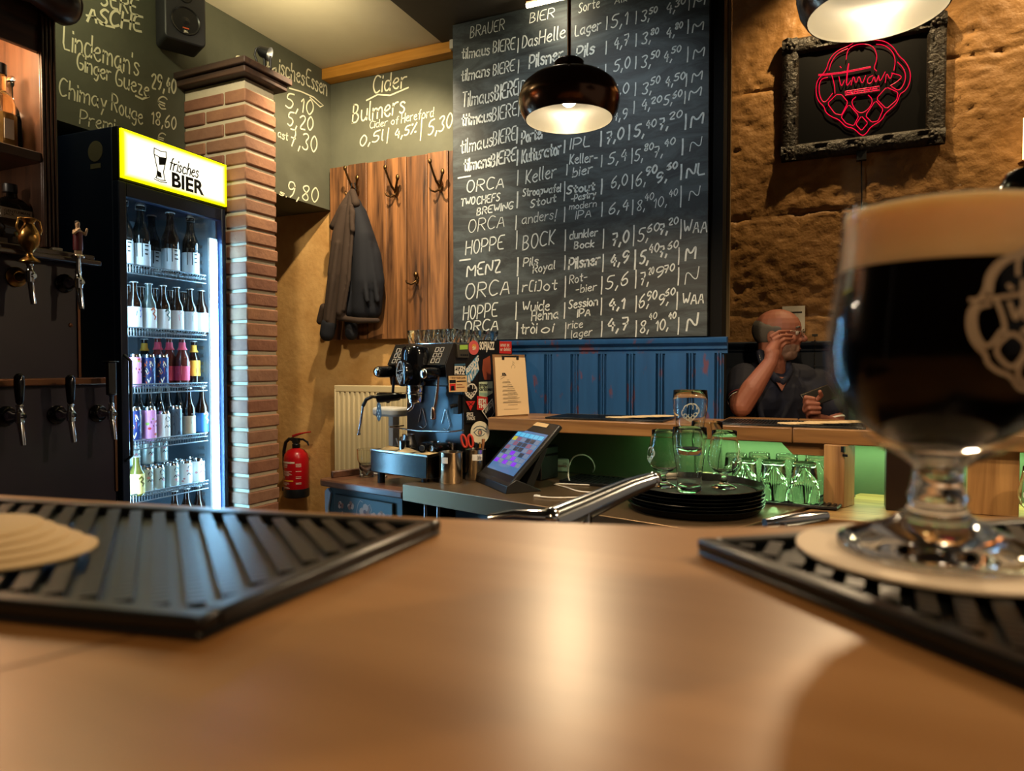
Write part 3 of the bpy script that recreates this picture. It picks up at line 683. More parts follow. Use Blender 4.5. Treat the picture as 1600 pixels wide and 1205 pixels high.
# light strip at the right inside the door, and a smaller one at the left
b = MB(); b.bx(FW - 0.064, FW - 0.038, 0.009, 0.019, 0.20, 1.785)
b.build('led_strip', M_led, FR)
b = MB(); b.bx(0.0275, 0.031, 0.036, 0.046, 0.2, 1.68); b.build('led_strip', mat('cold_led_dim', '#ffffff', 0.5, emit='#9ad6ff', es=40), FR)
b = MB(); b.bx(FW - 0.066, FW - 0.026, 0.021, 0.031, 0.2, 1.80); b.build('led_rail', M_white, FR)
for nm, e, lx, rot in (('fridge_light', 4.8, FW - .05, 42), ('fridge_light', 3.2, .05, -42)):
    d = bpy.data.lights.new(nm, 'AREA'); d.energy = e; d.color = (.50, .80, 1.0); d.shape = 'RECTANGLE'; d.size = .03; d.size_y = 1.55
    o = bpy.data.objects.new(nm, d); C.objects.link(o); o.parent = FR; o.location = (lx, .036, 1.02); o.rotation_euler = (R(90), 0, R(rot))
b = MB()
for i in range(50): b.bx(FW - 0.0275, FW - 0.0262, 0.10, 0.13, 0.2 + i * 0.032, 0.212 + i * 0.032)
b.build('slot_marking', M_wire, FR)
SHZ = [1.640, 1.412, 1.205, 1.000, 0.805, 0.60]
for z in SHZ:
    s = MB()
    for y in (0.055, 0.075): s.tube([(0.03, y, z - 0.004), (FW - 0.058, y, z - 0.004)], 0.003, 6)
    s.tube([(0.03, FD - 0.05, z - 0.004), (FW - 0.05, FD - 0.05, z - 0.004)], 0.003, 6)
    s.tube([(0.03, 0.05, z + 0.010), (FW - 0.06, 0.05, z + 0.010)], 0.0025, 6)
    s.tube([(0.03, 0.05, z - 0.022), (FW - 0.06, 0.05, z - 0.022)], 0.0025, 6)
    n = 34
    for i in range(n):
        x = 0.034 + i * (FW - 0.098) / (n - 1)
        s.tube([(x, 0.05, z - 0.022), (x, 0.05, z + 0.008), (x, 0.06, z - 0.002), (x, FD - 0.04, z - 0.002)], 0.0014, 4)
    s.build('wire_shelf', M_wire, FR)

# ------------------------------------------------------------------ bottles and cans
M_amber = mat('brown_glass', '#1c0d06', 0.08, spec=0.8)
M_darkglass = mat('dark_glass', '#080c0c', 0.08, spec=0.8)
M_clear = mat('pale_glass', '#4e5a58', 0.06, spec=0.9)
M_crown = mat('crown_cap', '#c9d2d4', 0.3, metal=0.6)
def lab(n, c, r=0.55): return mat('label_' + n, c, r)
def art_ribbon(bm, r, pts, z0, w, ang=-math.pi / 2):
    """a mark printed round a bottle or can: pts in (arc metres, height)"""
    q = [Vector((r * math.cos(ang + x / r), r * math.sin(ang + x / r), z0 + z)) for x, z in pts]
    for i in range(len(q) - 1):
        mid = (q[i] + q[i + 1]) / 2
        bm.ribbon([q[i], q[i + 1]], w, Vector((mid.x, mid.y, 0)).normalized(), 0.0004)
def art_patch(bm, r, poly, z0, ang=-math.pi / 2):
    bm.poly([Vector(((r + .0004) * math.cos(ang + x / r), (r + .0004) * math.sin(ang + x / r), z0 + z)) for x, z in poly])
def bottle(x, y, z, h, r, glass, label, labcol, cat='bottle', capm=None, lz=(0.16, 0.50), neck=None, swing=False, art=None, artm=None, rz=0.0, group='bottles in the lit fridge'):
    t = thing('beer_bottle', label, cat, FR.matrix_basis @ Vector((x, y, z)), FR.rotation_euler.z + rz, group)
    b = MB(); nr = min(0.0135, r * 0.42)
    b.lathe([(r * .9, 0), (r, 0.004), (r, h * .54), (r * .93, h * .60), (r * .62, h * .70), (nr * 1.1, h * .80), (nr, h * .90), (nr, h * .955), (nr * 1.15, h * .96), (nr * 1.15, h * .985), (nr, h * .99)], 20)
    b.build('glass_body', glass, t, smooth=50)
    b = MB()
    if swing:
        b.lathe([(nr * .9, h * .99), (nr * 1.1, h * 1.0), (nr * .7, h * 1.035), (0.002, h * 1.05)], 12)
        b.build('stopper', mat('porcelain', '#d8d4c8', 0.3), t)
        b = MB()
        for s in (-1, 1): b.tube([(s * nr * 1.2, 0, h * .93), (s * nr * 1.3, -0.002, h * 1.0), (s * nr * .9, 0, h * 1.045), (0, 0, h * 1.052)], 0.0014, 5)
        b.tube([(-nr * 1.2, 0, h * .93), (0, -nr * 1.5, h * .92), (nr * 1.2, 0, h * .93)], 0.0014, 5)
        b.build('wire_bail', M_wire, t)
    else:
        b.lathe([(nr * 1.35, h * .975), (nr * 1.4, h * .985), (nr * 1.2, h * 1.0), (0.001, h * 1.003)], 16); b.build('crown_cap', capm or M_crown, t)
    if labcol:
        b = MB(); b.lathe([(r + .0006, h * lz[0]), (r + .0006, h * lz[1])], 24, caps=False); b.build('label_sleeve', labcol, t, smooth=60)
    if neck:
        b = MB(); b.lathe([(nr * 1.75, h * .74), (nr * 1.22, h * .80), (nr * 1.12, h * .90)], 16, caps=False); b.build('neck_label', neck, t, smooth=60)
    if art:
        b = MB(); art(b, r + .0008, h); b.build('label_marking', artm or M_ink, t, smooth=0)
    return t
def can(x, y, z, h, r, label, col, art=None, artm=None, rz=0.0, group='cans in the lit fridge'):
    t = thing('beer_can', label, 'can', FR.matrix_basis @ Vector((x, y, z)), FR.rotation_euler.z + rz, group)
    b = MB(); b.lathe([(r * .8, 0), (r * .98, h * .05), (r, h * .09), (r, h * .90)], 20); b.build('can_body', col, t, smooth=50)
    b = MB(); b.lathe([(r, h * .90), (r * .86, h * .97), (r * .88, h), (r * .82, h), (r * .80, h * .975), (0.001, h * .975)], 20); b.build('can_lid', M_chrome, t, smooth=50)
    if art:
        for i, (fn, m) in enumerate(zip(art, artm)):
            b = MB(); fn(b, r, h); b.build('can_marking', m, t, smooth=0)
    return t
def fx(px, y=0.1):
    """position along the fridge front of what stands y behind the glass at a pixel column"""
    c, s = math.cos(R(93)), math.sin(R(93))
    n = Vector((-s, c, 0)); p = hit_plane(px, 573, FR.location + n * y, n)
    return (p - FR.location).dot(Vector((c, s, 0)))
rr = random.Random(2)
def text_lines(b, r, h, z0=.2, z1=.46, dx=0.012):
    for i in range(4):
        z = h * (z1 - (z1 - z0) * (i + .4) / 4)
        art_ribbon(b, r, [(0.0 + dx - .004, z), (dx + .002 + rr.random() * .006, z)], 0, 0.005)
def dark_block(b, r, h):
    art_patch(b, r, [(-.022, h * .19), (-.001, h * .19), (-.001, h * .47), (-.022, h * .47)], 0); text_lines(b, r, h)
def cat_art(b, r, h):
    art_patch(b, r, [(-.012, h * .30), (.006, h * .26), (.012, h * .34), (.004, h * .42), (-.010, h * .40)], 0); art_ribbon(b, r, [(.008, h * .40), (.014, h * .46), (.004, h * .49)], 0, .003)
def swirl_art(b, r, h):
    art_ribbon(b, r, [(-.010, h * .44), (-.002, h * .48), (.006, h * .42), (-.004, h * .36), (.008, h * .30), (.002, h * .25)], 0, .006)
def face_art(b, r, h):
    art_patch(b, r, [(-.010, h * .26), (.010, h * .26), (.012, h * .38), (0, h * .44), (-.012, h * .38)], 0); art_ribbon(b, r, [(-.008, h * .46), (.008, h * .46)], 0, .003)
W1 = lab('white', '#d6dde0')
# shelf 1: five large swing-top and capped bottles with black-and-white labels
z = SHZ[0] + .001
for px, y, h, sw, nm in [(196, .095, .240, True, 'large dark swing-top bottle at the left edge of the top fridge shelf'),
                         (223, .095, .238, True, 'large dark swing-top bottle with picture label, second on the top fridge shelf'),
                         (240, .20, .240, False, 'large dark capped bottle standing behind the others on the top fridge shelf'),
                         (269, .095, .242, False, 'large brown capped bottle with portrait label in middle of top fridge shelf'),
                         (300, .095, .240, True, 'large dark swing-top bottle at the right end of the top fridge shelf')]:
    bottle(fx(px, y), y, z, h, 0.032, M_darkglass if px != 269 else M_amber, nm, W1, swing=sw, art=dark_block, lz=(.04, .40), rz=-.5)
b = thing('round_tin', 'silver round tin lying behind the bottles on the top fridge shelf', 'tin', FR.matrix_basis @ Vector((fx(206, .30), .30, z + .078)), FR.rotation_euler.z)
q = MB(); q.axis_lathe((0, -.05, 0), (0, 1, 0), [(.062, 0), (.07, .004), (.07, .02), (.066, .024), (.07, .028), (.07, .1), (.066, .1)], 28); q.build('tin_body', M_chrome, b, smooth=40)
q = MB(); q.bx(-.03, .03, -.03, .05, -.078, -.066); q.bx(-.008, .008, -.01, .03, -.068, -.06); q.build('stand', M_black, b)
# shelf 2: a front row of six slim bottles with white art labels, more behind
z = SHZ[1] + .001
arts = [(cat_art, '#2748b8', 'blue cat'), (swirl_art, '#b0603a', 'orange figure'), (swirl_art, '#3a4a3e', 'green and yellow bird'), (face_art, '#c8384c', 'red crest'), (face_art, '#5c7a3c', 'green leaf'), (swirl_art, '#a26a72', 'faded pink')]
pos = ['first', 'second', 'third', 'fourth', 'fifth', 'sixth']
for i, px in enumerate([211, 234, 256, 277, 298, 316]):
    a, c, nm = arts[i]
    bottle(fx(px, .085), .085, z, .180, 0.0255, M_clear if i in (1,) else M_amber, 'slim bottle with %s label, %s in front row of second fridge shelf' % (nm, pos[i]), W1, lz=(.05, .48), art=a, artm=mat('art_' + nm.replace(' ', '_'), c, .6))
for i, px in enumerate([201, 222, 243, 268, 288, 308]):
    bottle(fx(px, .165), .165, z, .176, 0.0255, M_amber, 'slim capped bottle, %s in back row of second fridge shelf' % pos[i], W1, lz=(.05, .48))
# shelf 3: tall cans in front, pink and amber bottles beside
z = SHZ[2] + .001
M_canpink = mat('can_pink', '#d391c6', .35); M_canblue = mat('can_blue', '#1d2f66', .35); M_canpale = mat('can_pale', '#b7c9c6', .3, metal=.3); M_canwhite = mat('can_white', '#dde3e2', .35); M_cansteel = mat('can_steelblue', '#50606e', .3, metal=.3)
def fruit(c):
    def f(b, r, h):
        for i in range(7):
            x, zz = rr.uniform(-.03, .03), rr.uniform(.14, .84) * h; s = rr.uniform(.004, .008)
            if c == 2 or (i % 2 == c): art_patch(b, r, [(x + s * math.cos(k), zz + s * .8 * math.sin(k)) for k in [j * .9 for j in range(7)]], 0)
    return f
def shards(seed):
    def f(b, r, h):
        q = random.Random(seed)
        for i in range(12):
            x, zz = q.uniform(-.034, .034), q.uniform(.12, .86) * h
            art_patch(b, r, [(x + q.uniform(-.009, .009), zz + q.uniform(-.012, .012)) for _ in range(3)], 0)
    return f
def wordmark(b, r, h):
    art_ribbon(b, r, [(-.010, h * .55), (.012, h * .57)], 0, .009)
    art_ribbon(b, r, [(-.002, h * .44), (.012, h * .45)], 0, .008)
def dots(b, r, h):
    art_patch(b, r, [(.0105 * math.cos(k) , h * .72 + .0105 * math.sin(k)) for k in [j * .6 for j in range(11)]], 0)
    art_ribbon(b, r, [(-.012, h * .42), (-.006, h * .50), (.0, h * .42), (.006, h * .50), (.012, h * .42)], 0, .003)
A = lambda n, c: mat('art_' + n, c, .5)
pinkset = dict(art=(fruit(0), fruit(1), wordmark), artm=(A('red', '#c03a3c'), A('lime', '#93b84e'), A('plum', '#7c3a66')))
blueset = dict(art=(shards(1), shards(2), shards(3)), artm=(A('orange', '#d2632c'), A('sky', '#5c8fd2'), A('cream', '#e4d9b2')))
cans3 = [(190, M_canwhite, {}, 'white can at the left edge of the third fridge shelf'), (210, M_canpink, pinkset, 'pink can with fruit pattern on the third fridge shelf'),
         (232, M_canblue, blueset, 'blue shard-patterned can beside the pink one on third fridge shelf'), (253, M_canblue, blueset, 'blue shard-patterned can next to the pink bottles on third fridge shelf')]
for px, m, k, nm in cans3: can(fx(px, .085), .085, z, .120, .0235, nm, m, **k)
M_rose = mat('rose_glass', '#5a2420', .1, spec=.8); M_pinklab = lab('pink', '#cf4a68'); M_yel = lab('yellow', '#d9a63c')
def slash(b, r, h): art_patch(b, r, [(-.024, h * .22), (.02, h * .30), (.02, h * .50), (-.024, h * .42)], 0)
for px, y, h, nm in [(247, .16, .190, 'pink-labelled bottle behind the blue can on the third fridge shelf'), (265, .15, .190, 'pink-labelled bottle, middle one of three on the third fridge shelf'), (285, .10, .190, 'pink-labelled bottle in front beside the amber one, third fridge shelf')]:
    bottle(fx(px, y), y, z, h, .0265, M_rose, nm, M_pinklab, neck=M_pinklab, lz=(.10, .40), art=slash, artm=A('pale_pink', '#e6aab4'))
bottle(fx(303, .12), .12, z, .180, .024, M_amber, 'amber bottle with yellow label at right of the third fridge shelf', M_yel, neck=M_yel, lz=(.2, .55), art=face_art, artm=A('brown', '#5a3a1e'))
bottle(fx(226, .21), .21, z, .185, .025, M_darkglass, 'dark bottle with yellow neck label at the back of third fridge shelf', None, neck=M_yel)
# shelf 4
z = SHZ[3] + .001
cans4 = [(208, M_canblue, blueset, .130, 'blue shard-patterned can at the left of the fourth fridge shelf'), (232, M_canpink, pinkset, .128, 'pink can with fruit pattern on the fourth fridge shelf'),
         (254, M_canwhite, dict(art=(dots,), artm=(A('grey', '#4c5558'),)), .108, 'short white can between pink and steel-blue ones on fourth fridge shelf'), (273, M_cansteel, dict(art=(shards(6),), artm=(A('navy', '#1b2838'),)), .125, 'steel-blue can with dark pattern on the fourth fridge shelf')]
for px, m, k, h, nm in cans4: can(fx(px, .085), .085, z, h, .0245, nm, m, **k)
for i, px in enumerate([216, 232, 248, 261, 279]):
    bottle(fx(px, .20), .20, z, .200, .0255, M_darkglass, 'dark capped bottle, %s in back row of the fourth fridge shelf' % pos[i], W1, lz=(.1, .45))
bottle(fx(294, .085), .085, z, .195, .0245, M_amber, 'brown bottle with portrait label on the fourth fridge shelf', lab('cream', '#c8c0a4'), lz=(.06, .42), art=face_art, artm=A('brown', '#5a3a1e'))
bottle(fx(315, .085), .085, z, .195, .0245, M_amber, 'brown bottle with blue label at right of the fourth fridge shelf', lab('blue', '#2f68b4'), lz=(.06, .46), art=swirl_art, artm=W1)
# shelf 5: small pale cans in two layers and one pale bottle
z = SHZ[4] + .001
dk = dict(art=(dots, fruit(1)), artm=(A('charcoal', '#2b3436'), A('rose', '#c08a8c')))
for i, px in enumerate([226, 244, 267, 288, 308]):
    can(fx(px, .10), .10, z, .096, .0245, 'small pale green can, %s in bottom front row of fifth fridge shelf' % pos[i], M_canpale if i < 3 else M_canwhite, **dk)
for i, px in enumerate([215, 236, 257, 278, 298]):
    can(fx(px, .155), .155, z, .096, .0245, 'small pale can, %s in bottom back row of fifth fridge shelf' % pos[i], M_canpale)
for i, px in enumerate([206, 228, 250]):
    can(fx(px, .155), .155, z + .0965, .096, .0245, 'small pale green can, %s in the upper layer on fifth fridge shelf' % pos[i], M_canpale, **dk)
bottle(fx(211, .07), .07, z, .145, .0265, mat('olive_glass', '#5c5a26', .1, spec=.8), 'olive bottle with bright yellow label before cans on the fifth fridge shelf', lab('lemon', '#e2dc86'), lz=(.05, .56), art=swirl_art, artm=A('olive', '#6e6a20'))
# lowest row, only the necks show
z = SHZ[5] + .001
for i, px in enumerate([270, 289, 308]):
    bottle(fx(px, .12), .12, z, .185, .0255, M_amber, 'capped bottle, %s on the lowest visible fridge shelf' % pos[i], W1, lz=(.1, .45))
# ================================================================== TAP WALL AND LIQUOR CABINET AT THE LEFT
TX = -2.25
M_panel = mat('tap_panel_violet', '#1b1524', 0.38, var=('#2a2230', 3, .3, .8))
M_walnut = wood('dark_walnut', '#1e110b', '#43281a', 0.38, 'y', 0.8)
M_walnut_z = wood('dark_walnut_upright', '#1e110b', '#3e2618', 0.38, 'z', 0.8)
M_walnut_back = wood('cabinet_back_board', '#6e4320', '#a16a38', 0.5, 'z', 0.4)
M_brass = mat('aged_brass', '#a98248', 0.28, metal=1.0)
M_bronze = mat('dark_bronze', '#6e4a34', 0.35, metal=0.8)
ROOT = (TX, 0.62, 0)
TW = thing('tap_wall', 'dark violet tap wall panel with copper edged rails below the liquor cabinet', 'bar panel', ROOT)
def tl(x0, x1, y0, y1, z0, z1): return (x0 - ROOT[0], x1 - ROOT[0], y0 - ROOT[1], y1 - ROOT[1], z0, z1)
zr = hit(60, 597, 'x', TX).z
yu = hit(122, 500, 'x', TX).y; yl = hit(180, 700, 'x', TX).y
b = MB(); b.bx(*tl(WX + .005, TX, 0.62, yu, zr, 1.63)); b.bx(*tl(WX + .005, TX, 0.62, yl, 0.80, zr)); b.build('panel', M_panel, TW)
b = MB(); b.bx(*tl(TX - .02, TX + .022, 0.62, yl - .02, zr - .012, zr + .012)); b.build('rail', M_bronze, TW, bevel=.004)
b = MB(); b.bx(*tl(TX - .01, TX + .006, yu - .004, yu + .004, zr, 1.63)); b.build('edge_strip', M_bronze, TW)
b = MB(); b.bx(*tl(TX - .01, TX + .006, yl - .004, yl + .004, 0.85, zr)); b.build('edge_strip', M_bronze, TW)
b = MB(); b.axis_lathe(tuple(a - c for a, c in zip(hit(110, 508, 'x', TX), ROOT)), (1, 0, 0), [(.007, 0), (.006, .003), (.002, .005)], 12); b.build('screw_cap', M_bronze, TW)
b = MB(); b.bx(*tl(WX + .005, TX + .05, 0.62, yl + .0, 0.78, 0.80)); b.build('drip_ledge', M_panel, TW, bevel=.004)
b = MB(); b.bx(*tl(WX + .005, TX, 0.62, yl, 0, 0.80)); b.build('lower_cupboard', M_panel, TW)

def tap(base, label, kind, z_off=0.0):
    """beer tap: flange on the panel, shank out to the right, faucet, handle"""
    t = thing('beer_tap', label, 'beer tap', base, 0, 'beer taps on the dark panel')
    b = MB(); b.axis_lathe((0.0005, 0, 0), (1, 0, 0), [(.030, 0), (.030, .006), (.020, .012), (.016, .02)], 20); b.build('flange', M_blackgloss if kind != 'brass' else M_brass, t, smooth=40)
    b = MB(); b.axis_lathe((.012, 0, 0), (1, 0, 0), [(.014, 0), (.015, .01), (.011, .016), (.0085, .03), (.0085, .052)], 16); b.build('shank', M_chrome if kind != 'brass' else M_brass, t, smooth=40)
    b = MB()
    b.lathe([(.004, -.022), (.012, -.018), (.0125, .012), (.009, .016), (.008, .028), (.010, .03), (.010, .034), (.006, .038)], 16, (.072, 0, 0))
    b.axis_lathe((.062, 0, .0), (1, .3, 0), [(.010, 0), (.011, .004), (.011, .02), (.007, .024)], 14)
    b.build('faucet', M_chrome, t, smooth=40)
    b = MB(); b.tube([(.072, 0, -.016), (.076, 0, -.03), (.084, .001, -.085)], [.0085, .0085, .0075], 14); b.build('spout', M_chrome, t, smooth=40)
    if kind == 'black':
        b = MB(); b.lathe([(.006, .036), (.010, .042), (.012, .06), (.0145, .10), (.0135, .118), (.008, .126), (.001, .128)], 16, (.072, 0, 0)); b.build('handle', M_blackgloss, t, smooth=50)
    if kind == 'flag':
        b = MB(); b.lathe([(.006, .036), (.006, .06), (.016, .064), (.016, .068), (.006, .07)], 14, (.072, 0, 0)); b.bx(.064, .080, -.014, .014, .068, .172); b.bx(.055, .090, -.018, .018, .172, .176)
        b.build('handle', M_black, t, bevel=.002)
    if kind == 'brass':
        b = MB(); b.lathe([(.008, .034), (.028, .040), (.026, .046), (.012, .056), (.008, .066), (.012, .074), (.026, .092), (.030, .112), (.026, .130), (.015, .148), (.013, .156), (.022, .168), (.020, .170)], 20, (.072, 0, 0)); h = b.build('goblet_handle', M_brass, t, smooth=60)
        b = MB()
        for s in (-1, 1): b = MB(); b.tube([(.072, s * .027, .118), (.072 , s * .036, .140), (.072, s * .03, .166), (.072, s * .022, .168)], .003, 8); b.build('goblet_ear', M_brass, h, smooth=60)
    if kind == 'figure':
        b = MB(); b.lathe([(.008, .03), (.007, .074), (.018, .076), (.019, .082), (.016, .086), (.006, .088)], 18, (.072, 0, 0)); b.build('handle', M_chrome, t, smooth=40)
        cream = mat('figurine_cream', '#b59a7c', .5); red = mat('figurine_red', '#5a1622', .5); hair = mat('figurine_hair', '#1c120c', .6)
        f = blob('figurine', cream, t, [((.072, -.004, .088), (.072, -.003, .125), .007, .009), ((.072, .006, .088), (.072, .003, .125), .007, .009), ((.072, 0, .125), (.072, 0, .160), .012, .011), ((.072, 0, .165), (.072, 0, .182), .005, .007),
             ((.072, -.011, .160), (.080, -.018, .150), .0055, .004), ((.080, -.018, .150), (.090, -.006, .166), .004, .004), ((.072, .011, .160), (.080, .020, .152), .0055, .004), ((.080, .020, .152), (.084, .022, .170), .004, .004)], [((.072, 0, .184), (.0075, .007, .009))], voxel=.002, smooth=3)
        b = MB(); b.lathe([(.0135, .100), (.0145, .112), (.0135, .138), (.0135, .158)], 16, (.072, 0, 0), caps=False); b.build('figurine_tunic', red, f, smooth=60)
        b = MB(); b.sphere((.070, 0, .188), (.008, .0075, .007), 12, 8); b.build('figurine_hair', hair, f, smooth=60)
    return t
tap(hit(8, 650, 'x', TX), 'chrome beer tap with rounded black handle, left of the lower row', 'black')
tap(hit(88, 648, 'x', TX), 'chrome beer tap with rounded black handle, middle of the lower row', 'black')
tap(hit(152, 646, 'x', TX), 'chrome beer tap with flat-topped black handle next to the fridge', 'flag')
tap(hit(24, 433, 'x', TX), 'brass beer tap with goblet-shaped handle below the square whiskey bottle', 'brass')
tap(hit(100, 443, 'x', TX), 'chrome beer tap with small red-robed figurine for a handle', 'figure')

# liquor cabinet
cy1 = hit(90, 300, 'x', TX).y; cy0 = 0.62; zs = 1.634; zm = 1.945; zt = 2.42
CR = (TX, cy0, zs)
CB = thing('liquor_cabinet', 'dark carved wooden liquor cabinet with warm lit upper shelf', 'cabinet', CR)
def cl(x0, x1, y0, y1, z0, z1): return (x0 - CR[0], x1 - CR[0], y0 - CR[1], y1 - CR[1], z0 - CR[2], z1 - CR[2])
b = MB(); b.bx(*cl(WX + .006, WX + .018, cy0, cy1, zs, zt)); b.build('back_board', M_walnut_back, CB)
b = MB(); b.bx(*cl(WX + .018, TX, cy1 - .048, cy1 - .008, zs + .02, zt))
b.build('side_panel', M_walnut_z, CB, bevel=.002)
b = MB()
for k in range(4): b.bx(*cl(TX, TX + .012, cy1 - .050 + k * .012, cy1 - .041 + k * .012, zs + .02, zt - .05))
b.bx(*cl(TX - .002, TX + .005, cy1 - .052, cy1, zs + .02, zt)); b.build('fluted_stile', M_walnut_z, CB, bevel=.003)
b = MB(); b.bx(*cl(WX + .018, TX + .03, cy0, cy1 + .10, zs - .006, zs + .012)); b.bx(*cl(TX + .01, TX + .05, cy0, cy1 + .11, zs - .022, zs - .006)); b.build('bottom_ledge', M_walnut, CB, bevel=.004)
b = MB(); b.bx(*cl(WX + .018, TX + .006, cy0, cy1 - .048, zm - .03, zm)); b.build('shelf', M_walnut, CB, bevel=.003)
b = MB(); b.bx(*cl(TX - .02, TX, cy0, cy1 - .048, 2.255, zt)); b.bx(*cl(WX + .018, TX + .03, cy0, cy1 + .02, zt, zt + .03)); b.build('valance', M_walnut, CB, bevel=.003)
b = MB()                                       # scrolled corbel under the cornice
p = hit(104, 16, 'x', TX + .05); pc = Vector(p) - Vector(CR)
b.axis_lathe(pc + Vector((.0, -.22, .01)), (0, 1, 0), [(.03, 0), (.036, .02), (.040, .08), (.034, .12), (.044, .16), (.056, .19), (.058, .22), (.05, .235)], 24)
q = [pc + Vector((math.sin(a) * .05 * (1 - a / 16) , .018, .01 + math.cos(a) * .05 * (1 - a / 16))) for a in [i * .35 for i in range(36)]]
b.tube(q, .006, 8)
b.bx(*cl(TX - .005, TX + .06, cy0, cy1 + .03, pc.z + zs + .045, pc.z + zs + .10))
b.build('carved_scroll', M_walnut, CB, smooth=60)
d = bpy.data.lights.new('cabinet_lamp', 'POINT'); d.energy = 34; d.color = (1, .68, .38); d.shadow_soft_size = .03
o = bpy.data.objects.new('cabinet_lamp', d); C.objects.link(o); o.location = (TX - .10, 1.12, 2.30)

d = bpy.data.lights.new('shelf_lamp', 'POINT'); d.energy = 4; d.color = (1, .82, .62); d.shadow_soft_size = .02
o = bpy.data.objects.new('shelf_lamp', d); C.objects.link(o); o.location = (TX - .06, .92, 1.905)
M_clearglass = mat('clear_bottle_glass', '#e8e4d8', 0.03, trans=1.0, ior=1.45)
# bottles in the cabinet
t = thing('growler', 'dark swing-top growler with loop handle on the upper cabinet shelf', 'bottle', (-2.40, hit(27, 200, 'x', -2.40).y, zm + .001))
b = MB(); b.lathe([(.048, 0), (.056, .006), (.058, .05), (.056, .11), (.045, .145), (.026, .17), (.021, .19), (.021, .225), (.026, .23), (.026, .24), (.01, .242)], 24); b.build('growler_body', M_darkglass, t, smooth=50)
b = MB(); b.tube([(0, .022, .205), (0, .045, .205), (0, .055, .185), (0, .050, .145)], .006, 8); b.build('loop_handle', M_darkglass, t, smooth=50)
b = MB(); b.lathe([(.022, .242), (.03, .244), (.03, .252), (.02, .262), (.004, .266)], 18); b.tube([(0, .03, .25), (0, .04, .235), (0, .024, .228)], .002, 6); b.build('stopper', M_chrome, t, smooth=50)
t = thing('clear_bottle', 'clear square-shouldered spirits bottle beside the growler', 'bottle', (-2.335, hit(2, 200, 'x', -2.335).y, zm + .001))
b = MB(); b.lathe([(.036, 0), (.042, .005), (.042, .135), (.036, .16), (.018, .18), (.0155, .185), (.0155, .23)], 8, a0=.39); b.build('bottle_body', M_clearglass, t, bevel=.003)
b = MB(); b.lathe([(.034, .006), (.038, .01), (.038, .11), (.001, .11)], 8, a0=.39); b.build('spirit', mat('pale_spirit', '#9a8050', .1), t)
b = MB(); b.lathe([(.0175, .231), (.0175, .262), (.014, .265)], 16); b.build('cap', M_black, t)
b = MB(); b.bx(.0395, .0405, -.014, .014, .03, .09); b.build('label_sticker', M_paper, t)
t = thing('whiskey_bottle', 'square whiskey bottle with cream label on the lower cabinet shelf', 'bottle', (-2.33, hit(16, 340, 'x', -2.33).y, zs + .0125))
def sq(w, d, z): return [Vector((a * d, c * w, z)) for a, c in [(-.8, -1), (.8, -1), (1, -.85), (1, .85), (.8, 1), (-.8, 1), (-1, .85), (-1, -.85)]]
b = MB(); b.rings([sq(.052, .03, 0), sq(.056, .033, .006), sq(.056, .033, .115), sq(.050, .030, .135), sq(.030, .022, .152), sq(.017, .015, .158), sq(.016, .014, .172)]); b.build('bottle_body', mat('whiskey_glass', '#171310', .06, spec=.9), t, bevel=.003)
b = MB(); b.lathe([(.019, .1725), (.02, .176), (.02, .198), (.016, .2)], 18); b.build('stopper', M_black, t)
b = MB(); b.bx(.0332, .034, -.046, .046, .088, .120); lb = b.build('label_sticker', mat('cream_label', '#a89a84', .7), t)
printed('lettering', 'GENTLEMAN\nJACK', M_ink, lb, (.0343, -.038, .094), (0, 1, 0), (0, 0, 1), .076, .020, font_bold=.01)
b = MB(); b.bx(.0332, .034, -.012, .046, .016, .034); b.bx(.0332, .0338, -.050, -.028, .012, .026); b.build('label_sticker', mat('bronze_label', '#3c2c1a', .5), t)
b = MB(); b.bx(-.009, .009, -.016, .016, 0, .010)
t = tag(b.build('folded_card', M_paper, None, bevel=.001), 'small white folded card on the cabinet bottom ledge', 'card'); t.location = (TX + .005, hit(86, 395, 'x', TX).y, zs + .0125)
# ================================================================== COAT WALL
M_plank = wood('rustic_plank', '#38200f', '#946339', 0.5, 'z', 0.75, bump=0.3)
cx0, cx1 = -2.505, -1.70
CO = (cx0, WY - 0.002, 1.425)
t = thing('coat_rack', 'tall panel of stained wooden planks with brass coat hooks', 'coat rack', CO)
b = MB(); edges = [hit(p, 400, 'y', 3.065).x for p in (516, 545, 574, 604.5, 636, 668, 701)] + [cx1]
offs = [0, .002, 0, .003, 0, .002, -.004]
for i in range(7):
    b.mi = (0, 1, 0, 0, 1, 0, 1)[i]; b.bx(edges[i] - cx0 + .002, edges[i + 1] - cx0 - .002, -.034 - offs[i], -.012, 0.0, .935 + (i % 2) * .003)
b.mi = 1; b.bx(.03, cx1 - cx0 - .03, -.012, 0, .1, .18); b.bx(.03, cx1 - cx0 - .03, -.012, 0, .72, .80)
b.build('plank_panel', [M_plank, wood('rustic_plank_dark', '#2c190c', '#7a4e2a', 0.5, 'z', 0.8, bump=0.3)], t, bevel=.002)
